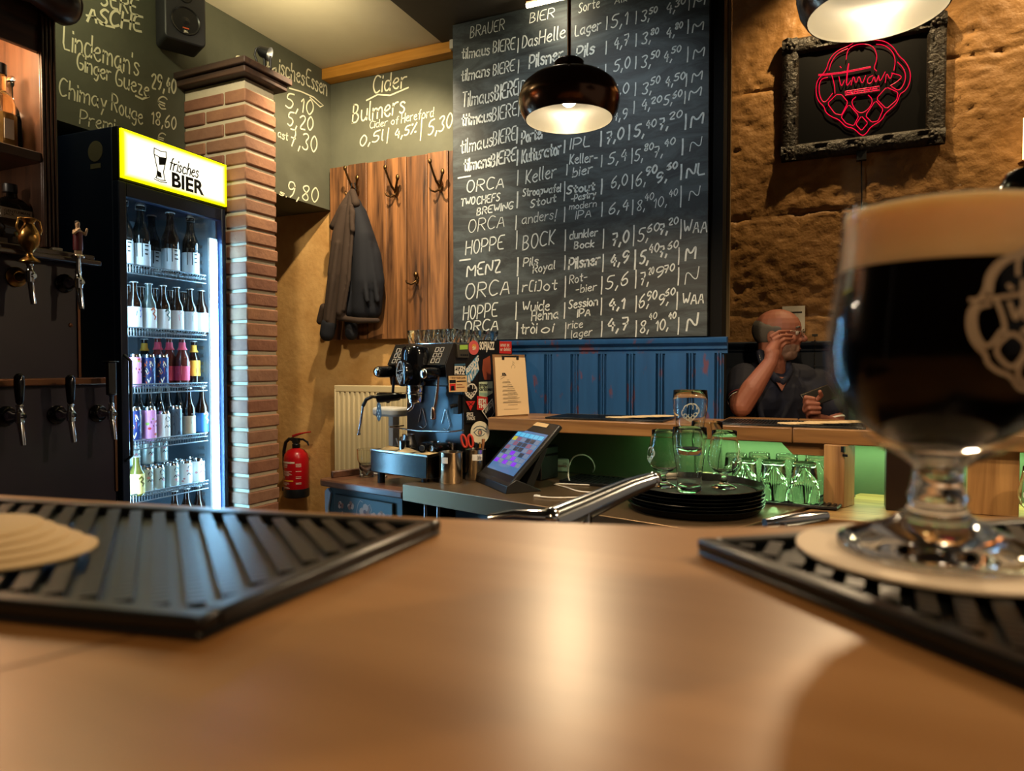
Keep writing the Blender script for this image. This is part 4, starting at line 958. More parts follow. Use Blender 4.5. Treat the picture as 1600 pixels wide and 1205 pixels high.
def hook(px, py, big=True):
    p = hit(px, py, 'y', 3.062) - Vector(CO); b = MB()
    y = p.y
    if big:
        b.lathe([(.001, -.03), (.012, -.02), (.016, 0), (.012, .02), (.006, .035)], 10, (p.x, y, p.z))
        b.tube([(p.x - .002, y - .01, p.z + .0), (p.x - .004, y - .04, p.z + .02), (p.x - .008, y - .065, p.z + .06), (p.x - .012, y - .085, p.z + .10)], [.007, .006, .0055, .006], 8)
        b.sphere((p.x - .012, y - .086, p.z + .106), (.010, .008, .013), 10, 7)
        b.tube([(p.x + .004, y - .01, p.z), (p.x + .02, y - .035, p.z + .02), (p.x + .034, y - .045, p.z + .05)], [.007, .006, .006], 8)
        b.sphere((p.x + .036, y - .046, p.z + .06), (.011, .008, .016), 10, 7)
    else:
        b.sphere((p.x, y - .012, p.z + .02), (.013, .012, .016), 10, 7); b.lathe([(.001, -.02), (.011, -.01), (.012, .01), (.005, .02)], 10, (p.x, y, p.z))
    for s in (-1, 1):
        b.tube([(p.x, y - .008, p.z - .012), (p.x + s * .018, y - .03, p.z - .03), (p.x + s * .032, y - .045, p.z - .024), (p.x + s * .038, y - .048, p.z - .01)], [.006, .005, .005, .004], 8)
    b.build('coat_hook', mat('dark_brass', '#6b5030', .35, metal=1.0), t, smooth=60)
hook(558, 300); hook(620, 300); hook(689, 292); hook(652, 436, False)

M_navy_cloth = mat('navy_quilt', '#0b0d16', 0.85, bump=(220, .2, .001)); M_brown_cloth = mat('brown_canvas', '#33251b', 0.9, bump=(260, .25, .001))
jk = thing('jacket', 'dark brown and navy jacket hanging from the coat hook nearest the corner', 'jacket', hit(552, 300, 'y', 3.0))
def J(px, py, off): return hit(px, py, 'y', 3.05 - off) - jk.location
def ridges(l): return [(J(a, b_, o1), J(c, d, o2), r1, r2) for a, b_, o1, c, d, o2, r1, r2 in l]
blob('jacket_body', M_navy_cloth, jk, ridges([(556, 318, .05, 568, 372, .07, .030, .058), (568, 372, .07, 570, 440, .08, .058, .062), (570, 440, .08, 566, 484, .07, .062, .058), (566, 330, .04, 584, 400, .05, .022, .04), (584, 400, .05, 588, 440, .05, .04, .044), (588, 440, .05, 584, 486, .05, .044, .042), (548, 400, .08, 548, 485, .08, .045, .045),
    (560, 350, .10, 574, 470, .125, .010, .014), (578, 380, .085, 590, 470, .09, .012, .014)]), voxel=.007, smooth=8)
blob('jacket_front', M_brown_cloth, jk, ridges([(550, 306, .06, 547, 350, .11, .022, .028), (547, 350, .11, 540, 420, .135, .028, .026), (540, 420, .135, 533, 488, .135, .026, .028), (549, 322, .12, 551, 360, .14, .012, .014), (553, 330, .125, 545, 440, .15, .009, .010), (545, 440, .15, 537, 485, .15, .010, .010),
    (530, 497, .13, 560, 501, .13, .016, .016), (560, 501, .13, 590, 501, .09, .016, .014)]), voxel=.006, smooth=5)
blob('jacket_sleeve', M_brown_cloth, jk, ridges([(541, 326, .07, 531, 370, .09, .034, .042), (531, 370, .09, 524, 430, .11, .042, .042), (524, 430, .11, 515, 505, .12, .040, .036), (528, 380, .13, 520, 440, .145, .012, .016), (520, 440, .145, 512, 500, .15, .016, .012), (506, 480, .08, 500, 502, .07, .022, .02)]), voxel=.006, smooth=5)
blob('sleeve_cuff', M_navy_cloth, jk, ridges([(514, 507, .12, 511, 522, .12, .041, .039)]), voxel=.006, smooth=4)
blob('jacket_sleeve', M_navy_cloth, jk, ridges([(548, 480, .06, 549, 522, .06, .038, .034)]), voxel=.006, smooth=4)
blob('jacket_collar', M_brown_cloth, jk, ridges([(549, 303, .055, 537, 325, .08, .020, .026), (537, 325, .08, 522, 352, .085, .026, .022), (522, 352, .085, 520, 354, .05, .02, .02), (551, 300, .06, 556, 318, .08, .018, .022)]), voxel=.005, smooth=4)
b = MB(); b.tube([J(550, 286, .035), J(548, 296, .05), J(552, 304, .055), J(556, 296, .05), J(554, 286, .035)], .003, 6); b.build('hanging_loop', M_black, jk)

# ================================================================== FIRE EXTINGUISHER
ep = hit(463, 735, 'y', WY - .085)
ex = thing('fire_extinguisher', 'red fire extinguisher with black base mounted on the ochre wall', 'fire extinguisher', (ep.x, WY - .085, .555))
M_red = mat('fire_red', '#a80f18', 0.28)
b = MB(); b.lathe([(.066, .03), (.068, .035), (.068, .215), (.062, .24), (.045, .26), (.022, .27), (.018, .275)], 28); b.build('cylinder', M_red, ex, smooth=50)
b = MB(); b.lathe([(.064, 0), (.070, .006), (.070, .045), (.0685, .05)], 28); b.bx(-.085, -.06, -.02, .03, .03, .05); b.build('foot_ring', M_black, ex, smooth=40)
b = MB(); b.lathe([(.020, .272), (.022, .275), (.022, .295), (.016, .297), (.014, .315)], 18); b.bx(-.018, .018, -.014, .014, .30, .328); b.build('valve', M_black, ex, bevel=.002)
b = MB(); b.prism([(-.02, -.011, .330), (.045, -.011, .352), (.098, -.011, .362), (.098, -.011, .368), (.03, -.011, .358), (-.02, -.011, .345)], (0, .022, 0)); b.build('lever', M_red, ex, bevel=.002)
b = MB(); b.tube([(.01, 0, .32), (.05, 0, .322), (.08, 0, .308), (.09, 0, .29)], [.006, .006, .006, .004], 8); b.build('carry_handle', M_black, ex)
b = MB(); b.tube([(-.018, 0, .318), (-.05, 0, .320), (-.075, 0, .30), (-.088, 0, .25), (-.088, 0, .17), (-.080, 0, .10), (-.077, 0, .045)], .0095, 10); b.cyl((-.02, 0, .318), (-.034, 0, .32), .012, .011); b.build('hose', M_black, ex, smooth=60)
b = MB(); b.cyl((0, .03, .2), (0, .085, .2), .02); b.build('wall_bracket', M_black, ex)
M_elab = mat('extinguisher_print', '#d8c8b8', .6)
b = MB(); q = random.Random(9)
def eline(z, x0, x1, w, m=0):
    pts = [(.0684 * math.sin(a), -.0684 * math.cos(a), z) for a in [x0 + (x1 - x0) * i / 6 for i in range(7)]]
    b.mi = m
    for i in range(6): b.ribbon([pts[i], pts[i + 1]], w, Vector((pts[i][0], pts[i][1], 0)).normalized(), .0004)
eline(.198, -1.05, .55, .010); 
for z in (.186, .180, .172): eline(z, -.9, q.uniform(-.1, .1), .003)
for z in (.150, .145, .139, .133, .127): eline(z, -1.0, q.uniform(.1, .4), .0022)
for z in (.118, .112): eline(z, -1.0, -.75, .006); eline(z, -.6, -.4, .006)
eline(.098, -1.05, .45, .007, 1)
for z in (.086, .081, .075, .062, .057): eline(z, -1.0, q.uniform(-.1, .3), .002)
for z in (.19, .183, .176, .15, .12, .112, .086, .08): eline(z, .7, 1.1, .003)
b.build('label_marking', [M_elab, mat('extinguisher_yellow', '#d8a02a', .6)], ex, smooth=0)

# ================================================================== RADIATOR
rx0 = hit(522, 650, 'y', 3.0).x
ra = thing('radiator', 'cream panel radiator with vertical ribs below the coat panel', 'radiator', (rx0, 3.0, .0))
M_rad = mat('radiator_cream', '#c9b78e', .45)
b = MB(); n = 22; L = -1.70 - rx0; pr = []
for i in range(n):
    x = .012 + (L - .024) * i / n; d = (L - .024) / n
    pr += [(x, 0), (x + d * .55, 0), (x + d * .68, .009), (x + d * .87, .009)]
pr += [(L - .012, 0)]
poly = [(x, y, .38) for x, y in pr] + [(L - .012, .016, .38), (.012, .016, .38)]
b.prism(poly, (0, 0, .765)); b.build('ribbed_face', M_rad, ra, bevel=.002)
b = MB(); b.bx(0, L, .0, .075, 1.145, 1.18); b.bx(0, .012, -.001, .075, .37, 1.16); b.bx(L - .012, L, -.001, .075, .37, 1.16); b.bx(.012, L - .012, .06, .072, .38, 1.15); b.build('casing', M_rad, ra, bevel=.004)
b = MB(); b.bx(.15, .18, .072, .098, .5, 1.1); b.bx(L - .18, L - .15, .072, .098, .5, 1.1); b.build('wall_bracket', M_rad, ra)
b = MB(); b.cyl((.06, .04, 0), (.06, .04, .375), .010); b.build('pipe', M_rad, ra)

# ================================================================== BACK COUNTER
M_topwood = wood('dark_counter_wood', '#3a2218', '#6a4632', 0.35, 'x', 0.7, coat=.15)
WT, ST = .79, .82
def rounded(poly, idx, r, n=6):
    p = [Vector(q) for q in poly]; out = []
    for i, q in enumerate(p):
        if i in idx:
            a = (p[i - 1] - q).normalized(); c = (p[(i + 1) % len(p)] - q).normalized()
            s, e = q + a * r, q + c * r
            out += [(s * (1 - k / n) ** 2 + q * 2 * (k / n) * (1 - k / n) + e * (k / n) ** 2) for k in range(n + 1)]
        else: out.append(q)
    return out
wp = [(-2.06, 2.41, WT - .032), (-1.534, 2.296, WT - .032), (-1.397, 2.84, WT - .032), (-1.80, 2.98, WT - .032)]
b = MB(); b.prism(rounded(wp, [0], .05), (0, 0, .032))
t = tag(b.build('wooden_counter', M_topwood, None, bevel=.008, seg=3), 'dark brown wooden counter top under the espresso machine', 'counter top')
b = MB(); e0, e1 = Vector((-2.012, 2.45, WT)), Vector((-1.80, 2.955, WT)); d = (e1 - e0).normalized(); s = Vector((-d.y, d.x, 0)) * -.02
b.prism([e0, e1, e1 + s, e0 + s], (0, 0, .03)); b.build('end_rail', M_topwood, t, bevel=.004)
# painted cupboard below
cd = Vector((.9765, -.2155, 0)); cn = Vector((-.2155, -.9765, 0)); c0 = Vector((-2.0, 2.43, 0))
cab = thing('painted_cupboard', 'old dark teal cupboard with painted flowers below the wooden counter', 'cupboard', c0, math.atan2(cd.y, cd.x))
M_teal = mat('dark_teal_paint', '#182a2c', .5, var=('#1f3435', 6, .3, .8))
b = MB(); b.bx(0, .455, .0, .38, .02, WT - .034); b.build('carcass', M_teal, cab, bevel=.003)
b = MB(); b.bx(.045, .41, -.012, 0, .06, WT - .06); door = b.build('door', M_teal, cab, bevel=.004)
b = MB(); q = random.Random(4)
def flower(x, z, r):
    for k in range(5):
        a = k * 1.256 + q.random(); b.mi = q.randrange(2)
        b.poly([(x + r * .55 * math.cos(a) + r * .5 * math.cos(j * .785), -.0126 - .0002 * k, z + r * .55 * math.sin(a) + r * .5 * math.sin(j * .785)) for j in range(8)])
    b.mi = 2; b.poly([(x + r * .3 * math.cos(j * .785), -.0138, z + r * .3 * math.sin(j * .785)) for j in range(8)])
for x, z, r in [(.09, .685, .018), (.155, .69, .020), (.245, .675, .034), (.30, .66, .02), (.345, .67, .022), (.2, .63, .03), (.12, .6, .025), (.3, .58, .03), (.22, .52, .035)]: flower(x, z, r)
b.mi = 1
for pts in [[(.19, .66), (.20, .70), (.215, .72), (.23, .715)], [(.26, .70), (.275, .71), (.285, .69), (.28, .67)], [(.1, .66), (.1, .62)], [(.345, .65), (.33, .6)]]:
    b.ribbon([(x, -.0128, z) for x, z in pts], .003, (0, -1, 0))
b.build('painted_marking', [mat('flower_rust', '#6e4630', .6), mat('flower_pink', '#9a7a66', .6), mat('flower_dark', '#43231a', .6)], door, smooth=0)
b = MB(); b.prism([(-.012, -.012, .2), (-.004, -.012, .2), (.0, -.012, .66), (.02, -.012, .73), (.0, -.012, .75), (-.02, -.012, .735)], (0, .03, 0)); b.build('scroll_bracket', mat('pale_blue_paint', '#8a98a4', .5), cab, bevel=.002)

# stainless counter
M_stain = mat('counter_steel', '#8a745a', .36, metal=.85, bump=(40, .03, .002))
sp = [(-1.531, 2.294), (-.28, 1.971), (.072, 2.84), (-1.392, 2.84)]
b = MB(); b.prism([(x, y, ST - .066) for x, y in sp], (0, 0, .066))
t = tag(b.build('steel_counter', M_stain, None, bevel=.003), 'stainless steel work counter with a deep front edge', 'counter top')
b = MB(); b.prism([(x, y, 0) for x, y in [(-1.40, 2.48), (-.30, 2.12), (.0, 2.8), (-1.30, 2.8)]], (0, 0, ST - .068)); b.build('base_unit', mat('dark_cabinet', '#1a1512', .5), t)
b = MB()
for k in (.10, .17): 
    p = Vector((-1.531, 2.294, 0)) + Vector((.968, -.25, 0)) * k + Vector((.25, .968, 0)) * .03
    b.cyl((p.x, p.y, .2), (p.x, p.y, ST - .067), .008)
b.build('rail_post', M_steel, t)
# wooden bench to the right of it
b = MB(); b.prism([(-.118, 2.335, .775), (1.5, 2.335, .775), (1.5, 2.855, .775), (.092, 2.855, .775)], (0, 0, .040))
M_oak_dim = wood('worn_oak', '#6e4a26', '#a98250', 0.45, 'x', 0.6)
t = tag(b.build('oak_counter', M_oak_dim, None, bevel=.003), 'low oak counter carrying the square oak post', 'counter top')
b = MB(); b.bx(.16, 1.4, 2.42, 2.83, 0, .773); b.build('base_unit', mat('dark_cabinet', '#1a1512', .5), t)

# ================================================================== BAR SHELF
M_bar = wood('oak_bar_edge', '#6a4728', '#9c7346', 0.38, 'x', 0.55, coat=.1)
jx = hit(1238, 690, 'y', 2.55).x
sh = thing('bar_shelf', 'long raised oak bar shelf along the blue panelling', 'bar shelf', (0, 2.55, 1.02))
b = MB(); b.bx(-1.285, -.392, 0, .318, 0, .052); b.bx(-.392, jx - .0008, 0, .47, 0, .052); b.build('board', M_bar, sh, bevel=.004)
b = MB(); b.bx(jx + .0008, 2.2, 0, .47, .0, .052); b.build('board', M_bar, sh, bevel=.004)
k0, k1 = hit(1220, 694, 'y', 2.575), hit(1312, 712, 'y', 2.575)
b = MB(); b.prism([(k0.x, .02, 0), (k1.x + .01, .02, 0), (k1.x - .03, .02, -.042), (k0.x + .04, .02, -.042)], (0, .10, 0)); b.build('joint_batten', M_bar, sh, bevel=.002)
b = MB(); b.bx(-.72, 2.0, .245, .262, -.010, -.002); b.build('led_strip', mat('green_led', '#ffffff', .5, emit='#90ff98', es=7), sh)
for x in (-.25, .35, .95):
    d = bpy.data.lights.new('green_strip_light', 'AREA'); d.energy = 2.8; d.color = (.60, 1.0, .50); d.shape = 'RECTANGLE'; d.size = .58; d.size_y = .02
    o = bpy.data.objects.new('green_strip_light', d); C.objects.link(o); o.location = (x, 2.795, 1.006); o.rotation_euler = (R(-8), 0, 0)
pp = hit(1318, 794, 'z', ST - .004)
po = thing('oak_post', 'square oak post holding up the bar shelf', 'post', (pp.x, pp.y, ST - .0045), R(22) - R(45) + R(3))
po.rotation_euler.z = R(-24)
b = MB(); b.bx(-.068, 0, 0, .085, 0, .205); b.build('post_body', wood('oak_post_wood', '#7a5230', '#b48a58', .5, 'z', .6), po, bevel=.003)
b = MB(); b.bx(-.006, .004, -.012, -.001, .185, .204); b.bx(-.004, .012, -.004, -.001, .17, .178); b.build('angle_bracket', M_black, po)
# dark cabinet and boards further right under the shelf
x0, x1 = hit(1384, 750, 'y', 2.56).x, hit(1440, 750, 'y', 2.56).x
b = MB(); b.bx(x0, x1, 2.545, 2.63, ST - .004, 1.019); tag(b.build('support_board', mat('dark_brown_stain', '#22140c', .4), None, bevel=.003), 'dark brown upright board under the bar shelf, left of the oak panel', 'board')
x0, x1 = hit(1511, 750, 'y', 2.60).x, hit(1592, 750, 'y', 2.60).x
b = MB(); b.bx(x0, x1, 2.59, 2.62, ST - .004, 1.019); tag(b.build('oak_divider', wood('oak_panel_wood', '#8a6238', '#b98d58', .5, 'z', .6), None, bevel=.002), 'light oak upright panel under the bar shelf, behind a tulip glass', 'board')

# mats and beer mats on the bar shelf
M_rubber = mat('black_rubber', '#14171a', .30)
def bar_mat(name_label, corner, ex, ey, nx, ny, th=.008, group=None, diag=0):
    """rubber bar mat: rim, floor and rows of small raised studs. ex, ey: edge vectors"""
    ex, ey = Vector(ex), Vector(ey); t = thing('bar_mat', name_label, 'bar mat', corner, 0, group); Z = Vector((0, 0, 1))
    b = MB(); P = lambda a, c, z: ex * a + ey * c + Z * z
    b.prism([P(0, 0, 0), P(1, 0, 0), P(1, 1, 0), P(0, 1, 0)], (0, 0, th * .35))
    rx, ry = .009 / ex.length, .009 / ey.length
    for a0, a1, c0, c1 in [(0, 1, 0, ry), (0, 1, 1 - ry, 1), (0, rx, ry, 1 - ry), (1 - rx, 1, ry, 1 - ry)]:
        b.prism([P(a0, c0, th * .3), P(a1, c0, th * .3), P(a1, c1, th * .3), P(a0, c1, th * .3)], (0, 0, th * .7))
    b.build('rim', M_rubber, t, bevel=.0015)
    b = MB()
    if diag:
        d1, d2 = (ex.normalized() + ey.normalized()).normalized(), (ey.normalized() - ex.normalized()).normalized()
        n_ = ex.cross(ey).z; m_ = int((ex.length + ey.length) / .005)
        for i in range(-m_, m_):
            for j in range(-m_ // 2, m_ // 2):
                c = (d1 if diag > 0 else d2) * (i * .0052) + (d2 if diag > 0 else d1) * (j * .0115)
                u, v = c.cross(ey).z / n_, ex.cross(c).z / n_
                if not (rx * 1.4 < u < 1 - rx * 1.4 and ry * 1.4 < v < 1 - ry * 1.4): continue
                a_, c_ = (d1 if diag > 0 else d2) * .0022, (d2 if diag > 0 else d1) * .0031
                b.prism([c - a_ - c_ + Z * th * .3, c + a_ - c_ + Z * th * .3, c + a_ + c_ + Z * th * .3, c - a_ + c_ + Z * th * .3], (0, 0, th * .62))
        nx = 0
    for i in range(nx):
        for j in range(ny):
            a0 = rx + (1 - 2 * rx) * (i + .25) / nx; a1 = rx + (1 - 2 * rx) * (i + .75) / nx
            c0 = ry + (1 - 2 * ry) * (j + .05) / ny; c1 = ry + (1 - 2 * ry) * (j + .88) / ny
            b.prism([P(a0, c0, th * .3), P(a1, c0, th * .3), P(a1, c1, th * .3), P(a0, c1, th * .3)], (0, 0, th * .62))
    b.build('studs', M_rubber, t, smooth=0)
    return t
M_cm = mat('beer_mat_card', '#cdb48c', .8)
def beer_mats(cx, cy, z, n, label, group, rx=.046, seed=1, step=(.03, .008)):
    q = random.Random(seed)
    for i in range(n):
        b = MB(); b.lathe([(rx, 0), (rx, .0013)], 28)
        o = tag(b.build('beer_mat', M_cm), label, 'beer mat', group)
        o.location = (cx + step[0] * i + q.uniform(-.008, .008), cy + step[1] * i + q.uniform(-.012, .012), z + .0014 * i)
bar_mat('black rubber bar mat on the bar shelf before the blue panelling', (hit(875, 650, 'z', 1.073).x, 2.575, 1.0725), (.47, 0, 0), (0, .24, 0), 40, 12, .007)
p = hit(960, 652, 'z', 1.081); beer_mats(p.x, 2.66, 1.0797, 7, 'round cream beer mat fanned on the bar mat before the blue panelling', 'beer mats fanned before the blue panelling', seed=2)
bar_mat('black rubber bar mat on the bar shelf in front of the man', (hit(1128, 661, 'z', 1.073).x, 2.57, 1.0725), (.47, 0, 0), (0, .24, 0), 40, 12, .007)
p = hit(1236, 664, 'z', 1.081); beer_mats(p.x, 2.64, 1.0797, 8, 'round cream beer mat fanned on the bar mat before the man', 'beer mats fanned before the man', seed=3)
# ================================================================== ESPRESSO MACHINE
MA = R(-14); MO = Vector((-1.777, 2.422, WT))
mc = thing('espresso_machine', 'chrome and black espresso machine with a sticker-covered side panel', 'espresso machine', MO, MA)
M_mblack = mat('machine_black', '#0c0c0e', .16, spec=.6); M_panelside = mat('machine_side', '#19140f', .45)
M_mirror = mat('polished_steel', '#9ea2a4', .10, metal=1.0)
def mz(z): return z - WT
# drip tray
b = MB(); b.bx(0, .34, 0, .40, mz(.835), mz(.925)); b.build('drip_tray', mat('tray_steel', '#4a4846', .2, metal=1.0, bump=(60, .05, .001)), mc, bevel=.004)
b = MB()
for i in range(13): b.bx(.006 + i * .0262, .010 + i * .0262, .004, .19, mz(.925), mz(.931))
b.bx(.0, .34, 0, .006, mz(.925), mz(.932)); b.build('drip_grid', M_steel, mc)
for x, y in ((.035, .03), (.30, .03), (.035, .36), (.30, .36)):
    b = MB(); b.cyl((x, y, 0), (x, y, mz(.835)), .016); b.build('leg', M_black, mc)
# body: lower splash back, upper housing with slanted front
b = MB(); b.bx(.02, .355, .19, .50, mz(.925), mz(1.215)); b.build('splash_back', mat('splash_steel', '#4e565a', .30, metal=1.0), mc, bevel=.003)
b = MB(); prof = [(.19, 1.20), (.10, 1.20), (.085, 1.285), (.132, 1.372), (.50, 1.372), (.50, 1.20)]
b.prism([(.015, y, mz(z)) for y, z in prof], (.342, 0, 0)); b.build('upper_housing', M_mblack, mc, bevel=.004)
b = MB(); b.prism([(.0148, .0842, mz(1.287)), (.357, .0842, mz(1.287)), (.357, .1312, mz(1.373)), (.0148, .1312, mz(1.373))], (0, -.001, .0006)); b.build('front_panel', mat('panel_grey', '#2e2e2c', .3, metal=.6), mc)
b = MB(); b.prism([(.357, y, mz(z)) for y, z in [(.084, 1.284), (.131, 1.374), (.51, 1.374), (.51, .93), (.19, .93), (.19, 1.205), (.098, 1.205)]], (.004, 0, 0)); b.build('side_panel', M_panelside, mc)
b = MB(); b.bx(.01, .362, .13, .505, mz(1.3735), mz(1.378)); b.build('cup_tray', M_mirror, mc, bevel=.001)
# button pads on the slanted front
sl = Vector((0, .047, .087)).normalized()
for px0 in (.04, .275):
    b = MB(); o0 = Vector((px0, .090, mz(1.294)))
    for i in range(2):
        for j in range(3):
            q = o0 + Vector((i * .028, 0, 0)) + sl * (j * .026)
            b.add([q + Vector((0, -.003, .0015)), q + Vector((.018, -.003, .0015)), q + Vector((.018, -.003, .0015)) + sl * .018, q + Vector((0, -.003, .0015)) + sl * .018], [(0, 1, 2, 3)])
            for a, c in [((0, 0), (.018, 0)), ((.018, 0), (.018, .018)), ((.018, .018), (0, .018)), ((0, .018), (0, 0))]:
                b.mi = 1; b.tube([q + Vector((a[0], -.004, .002)) + sl * a[1], q + Vector((c[0], -.004, .002)) + sl * c[1]], .0012, 4); b.mi = 0
    b.build('button_pad', [M_black, mat('button_print', '#b8b4a8', .5)], mc)
# group head with the round hop cover
b = MB(); b.lathe([(.055, 1.205), (.060, 1.22), (.060, 1.33), (.056, 1.355), (.040, 1.368), (.001, 1.370)], 28, (.20, .075, -WT)); b.build('group_dome', M_blackgloss, mc, smooth=50)
b = MB(); b.lathe([(.034, 1.165), (.040, 1.17), (.040, 1.205)], 24, (.20, .075, -WT)); b.build('group_neck', M_chrome, mc, smooth=50)
gd = Vector((-.35, -1, 0)).normalized(); gc = Vector((.178, .012, mz(1.255)))
b = MB(); b.axis_lathe(gc - gd * .03, gd, [(.054, 0), (.057, .02), (.055, .03), (.051, .033)], 28); cov = b.build('group_cover', M_blackgloss, mc, smooth=40)
b = MB(); gx = Vector((-gd.y, gd.x, 0)) ; g0 = gc + gd * .0035
for l in hop(False, False) + [[(.15, .55), (.5, .6), (.88, .62)]]:
    b.ribbon([g0 + gx * ((x - .5) * .074) + Vector((0, 0, (y - .5) * .094)) for x, y in l], .0026, gd, .0004)
b.build('emblem_marking', mat('emblem_pale', '#b0a89a', .5), cov, smooth=0)
def knob(x, z):
    b = MB(); b.axis_lathe((x, .092, mz(z)), (0, -1, 0), [(.012, 0), (.013, .01), (.024, .014), (.025, .03), (.024, .078), (.020, .088)], 20); k = b.build('steam_knob', M_blackgloss, mc, smooth=50)
    b = MB(); b.axis_lathe((x, .004, mz(z)), (0, -1, 0), [(.0205, 0), (.018, .005), (.010, .009), (.001, .010)], 20); b.build('knob_cap', M_chrome, k, smooth=60)
knob(.040, 1.258); knob(.318, 1.252)
# portafilter in the group with black handle
b = MB(); b.lathe([(.030, 1.128), (.036, 1.135), (.037, 1.165), (.041, 1.168), (.041, 1.176)], 24, (.20, .075, -WT)); b.tube([(.20, .06, mz(1.13)), (.20, .055, mz(1.112)), (.185, .045, mz(1.098))], .009, 8); pf = b.build('portafilter', M_chrome, mc, smooth=50)
b = MB(); h0, h1 = Vector((.165, .050, mz(1.158))), Vector((.062, -.010, mz(1.150))); d = (h1 - h0)
b.axis_lathe(h0, d, [(.010, 0), (.010, .02), (.016, .03), (.018, .06), (.021, .10), (.021, d.length)], 18); b.build('portafilter_handle', M_blackgloss, pf, smooth=50)
b = MB(); b.axis_lathe(h1, d, [(.015, -.001), (.015, .002), (.011, .003)], 18); b.build('handle_end', mat('copper_end', '#8a5232', .3, metal=.8), pf)
# hanging charm in the shape of a hand
b = MB(); k = h1 + Vector((.012, -.004, -.024))
out = [(-.010, 0), (-.012, -.016), (-.015, -.034), (-.017, -.052), (-.012, -.054), (-.008, -.066), (0, -.074), (.008, -.066), (.012, -.054), (.017, -.052), (.015, -.034), (.012, -.016), (.010, 0), (0, .006)]
b.prism([k + Vector((x, 0, z)) for x, z in out], (0, -.0016, 0)); b.tube([k + Vector((0, 0, .006)), k + Vector((0, 0, .02))], .0012, 5); ch = b.build('hand_charm', M_black, mc)
b = MB()
for x, z in [(0, -.01), (-.006, -.028), (.006, -.028), (0, -.040), (-.006, -.052), (.006, -.052)]: b.poly([k + Vector((x + .0032 * math.cos(j * .785), -.002, z + .0045 * math.sin(j * .785))) for j in range(8)])
b.build('charm_marking', mat('charm_pale', '#a8a090', .5), ch, smooth=0)
# wands
b = MB(); b.tube([(.052, .088, mz(1.235)), (.052, .080, mz(1.16)), (.048, .06, mz(1.13))], .006, 8); b.tube([(.03, -.012, mz(1.155)), (.012, -.03, mz(1.142)), (-.003, -.035, mz(1.115))], .0075, 10); b.tube([(.048, .06, mz(1.13)), (.04, .01, mz(1.15)), (.03, -.012, mz(1.155))], .006, 8); b.build('steam_joint', M_black, mc, smooth=60)
b = MB(); b.tube([(-.003, -.035, mz(1.116)), (-.012, -.038, mz(1.06)), (-.022, -.042, mz(1.0))], .005, 10); b.sphere((-.0225, -.042, mz(.998)), .008, 10, 7); b.build('steam_wand', M_chrome, mc, smooth=60)
b = MB(); b.tube([(.345, .06, mz(1.24)), (.345, .055, mz(1.19)), (.338, .05, mz(1.13)), (.333, .045, mz(1.105))], .006, 10); b.lathe([(.006, .045), (.010, .035), (.012, .0), (.009, -.005)], 12, (.332, .044, mz(1.075))); b.build('water_wand', mat('copper_chrome', '#b58a72', .2, metal=1.0), mc, smooth=60)
b = MB(); b.bx(.318, .348, .172, .190, mz(1.085), mz(1.165)); b.tube([(.333, .172, mz(1.12)), (.333, .155, mz(1.12)), (.325, .15, mz(1.115))], .008, 8); b.build('rotary_switch', M_black, mc, bevel=.002)
b = MB(); b.tube([(.0, .11, mz(1.018)), (.18, .10, mz(1.012)), (.36, .11, mz(1.018))], .0035, 8); b.tube([(0, .11, mz(1.018)), (0, .19, mz(1.018))], .0035, 6); b.tube([(.36, .11, mz(1.018)), (.36, .19, mz(1.018))], .0035, 6)
for x in (.12, .26): b.tube([(x - .02, .185, mz(1.04)), (x, .185, mz(1.10)), (x + .006, .185, mz(1.10)), (x + .03, .185, mz(1.03)), (x + .012, .183, mz(1.012)), (x - .01, .183, mz(1.02))], .0022, 6)
b.build('cup_rail', M_steel, mc, smooth=60)

# stickers on the side panel
SXW = (MO + Matrix.Rotation(MA, 3, 'Z') @ Vector((.3612, 0, 0))); SNW = Matrix.Rotation(MA, 3, 'Z') @ Vector((1, 0, 0))
def sd(x, y):
    """point on the machine's side panel (machine coordinates) seen at zoom coordinates of the side"""
    return local(mc, hit_plane(690 + x / 6.343, 510 + y / 6.343, SXW, SNW))
NX = Vector((1, 0, 0)); lev = [0]
def sticker(pts, m, th=.0008):
    b = MB(); lev[0] += .0003
    b.prism([sd(x, y) + NX * lev[0] for x, y in pts], NX * th); return b.build('sticker', m, mc)
def sticker_round(x, y, rx, ry, m): return sticker([(x + rx * math.cos(k * .314), y + ry * math.sin(k * .314)) for k in range(20)], m)
def sprint(s, m, par, x0, y0, x1, y1, bold=.02, rot=None):
    a, c, e = sd(x0, y1) , sd(x1, y1), sd(x0, y0)
    if rot: c = sd(*rot[0]); e = sd(*rot[1]); 
    o = printed('lettering', s, m, par, a + NX * (lev[0] + .0012), (c - a), (e - a), (c - a).length, (e - a).length, .0002, bold); return o
M_sblack = mat('sticker_black', '#12110f', .4); M_swhite = mat('sticker_white', '#d8d0bc', .5); M_sred = mat('sticker_red', '#c02a22', .45); M_sblue = mat('sticker_blue', '#2f7fa8', .45); M_cream = mat('card_cream', '#d0ac78', .6)
M_salmon = mat('sticker_salmon', '#c25450', .5); M_orange = mat('poster_orange', '#8e4226', .5)
def box_on_side(x0, y0, x1, y1, d, name, m):
    b = MB(); b.prism([sd(x0, y0) + NX * lev[0], sd(x1, y0) + NX * lev[0], sd(x1, y1) + NX * lev[0], sd(x0, y1) + NX * lev[0]], NX * d); return b.build(name, m, mc, bevel=.0015)
dev = box_on_side(140, 172, 250, 312, .012, 'control_display', mat('display_grey', '#3a352c', .4))
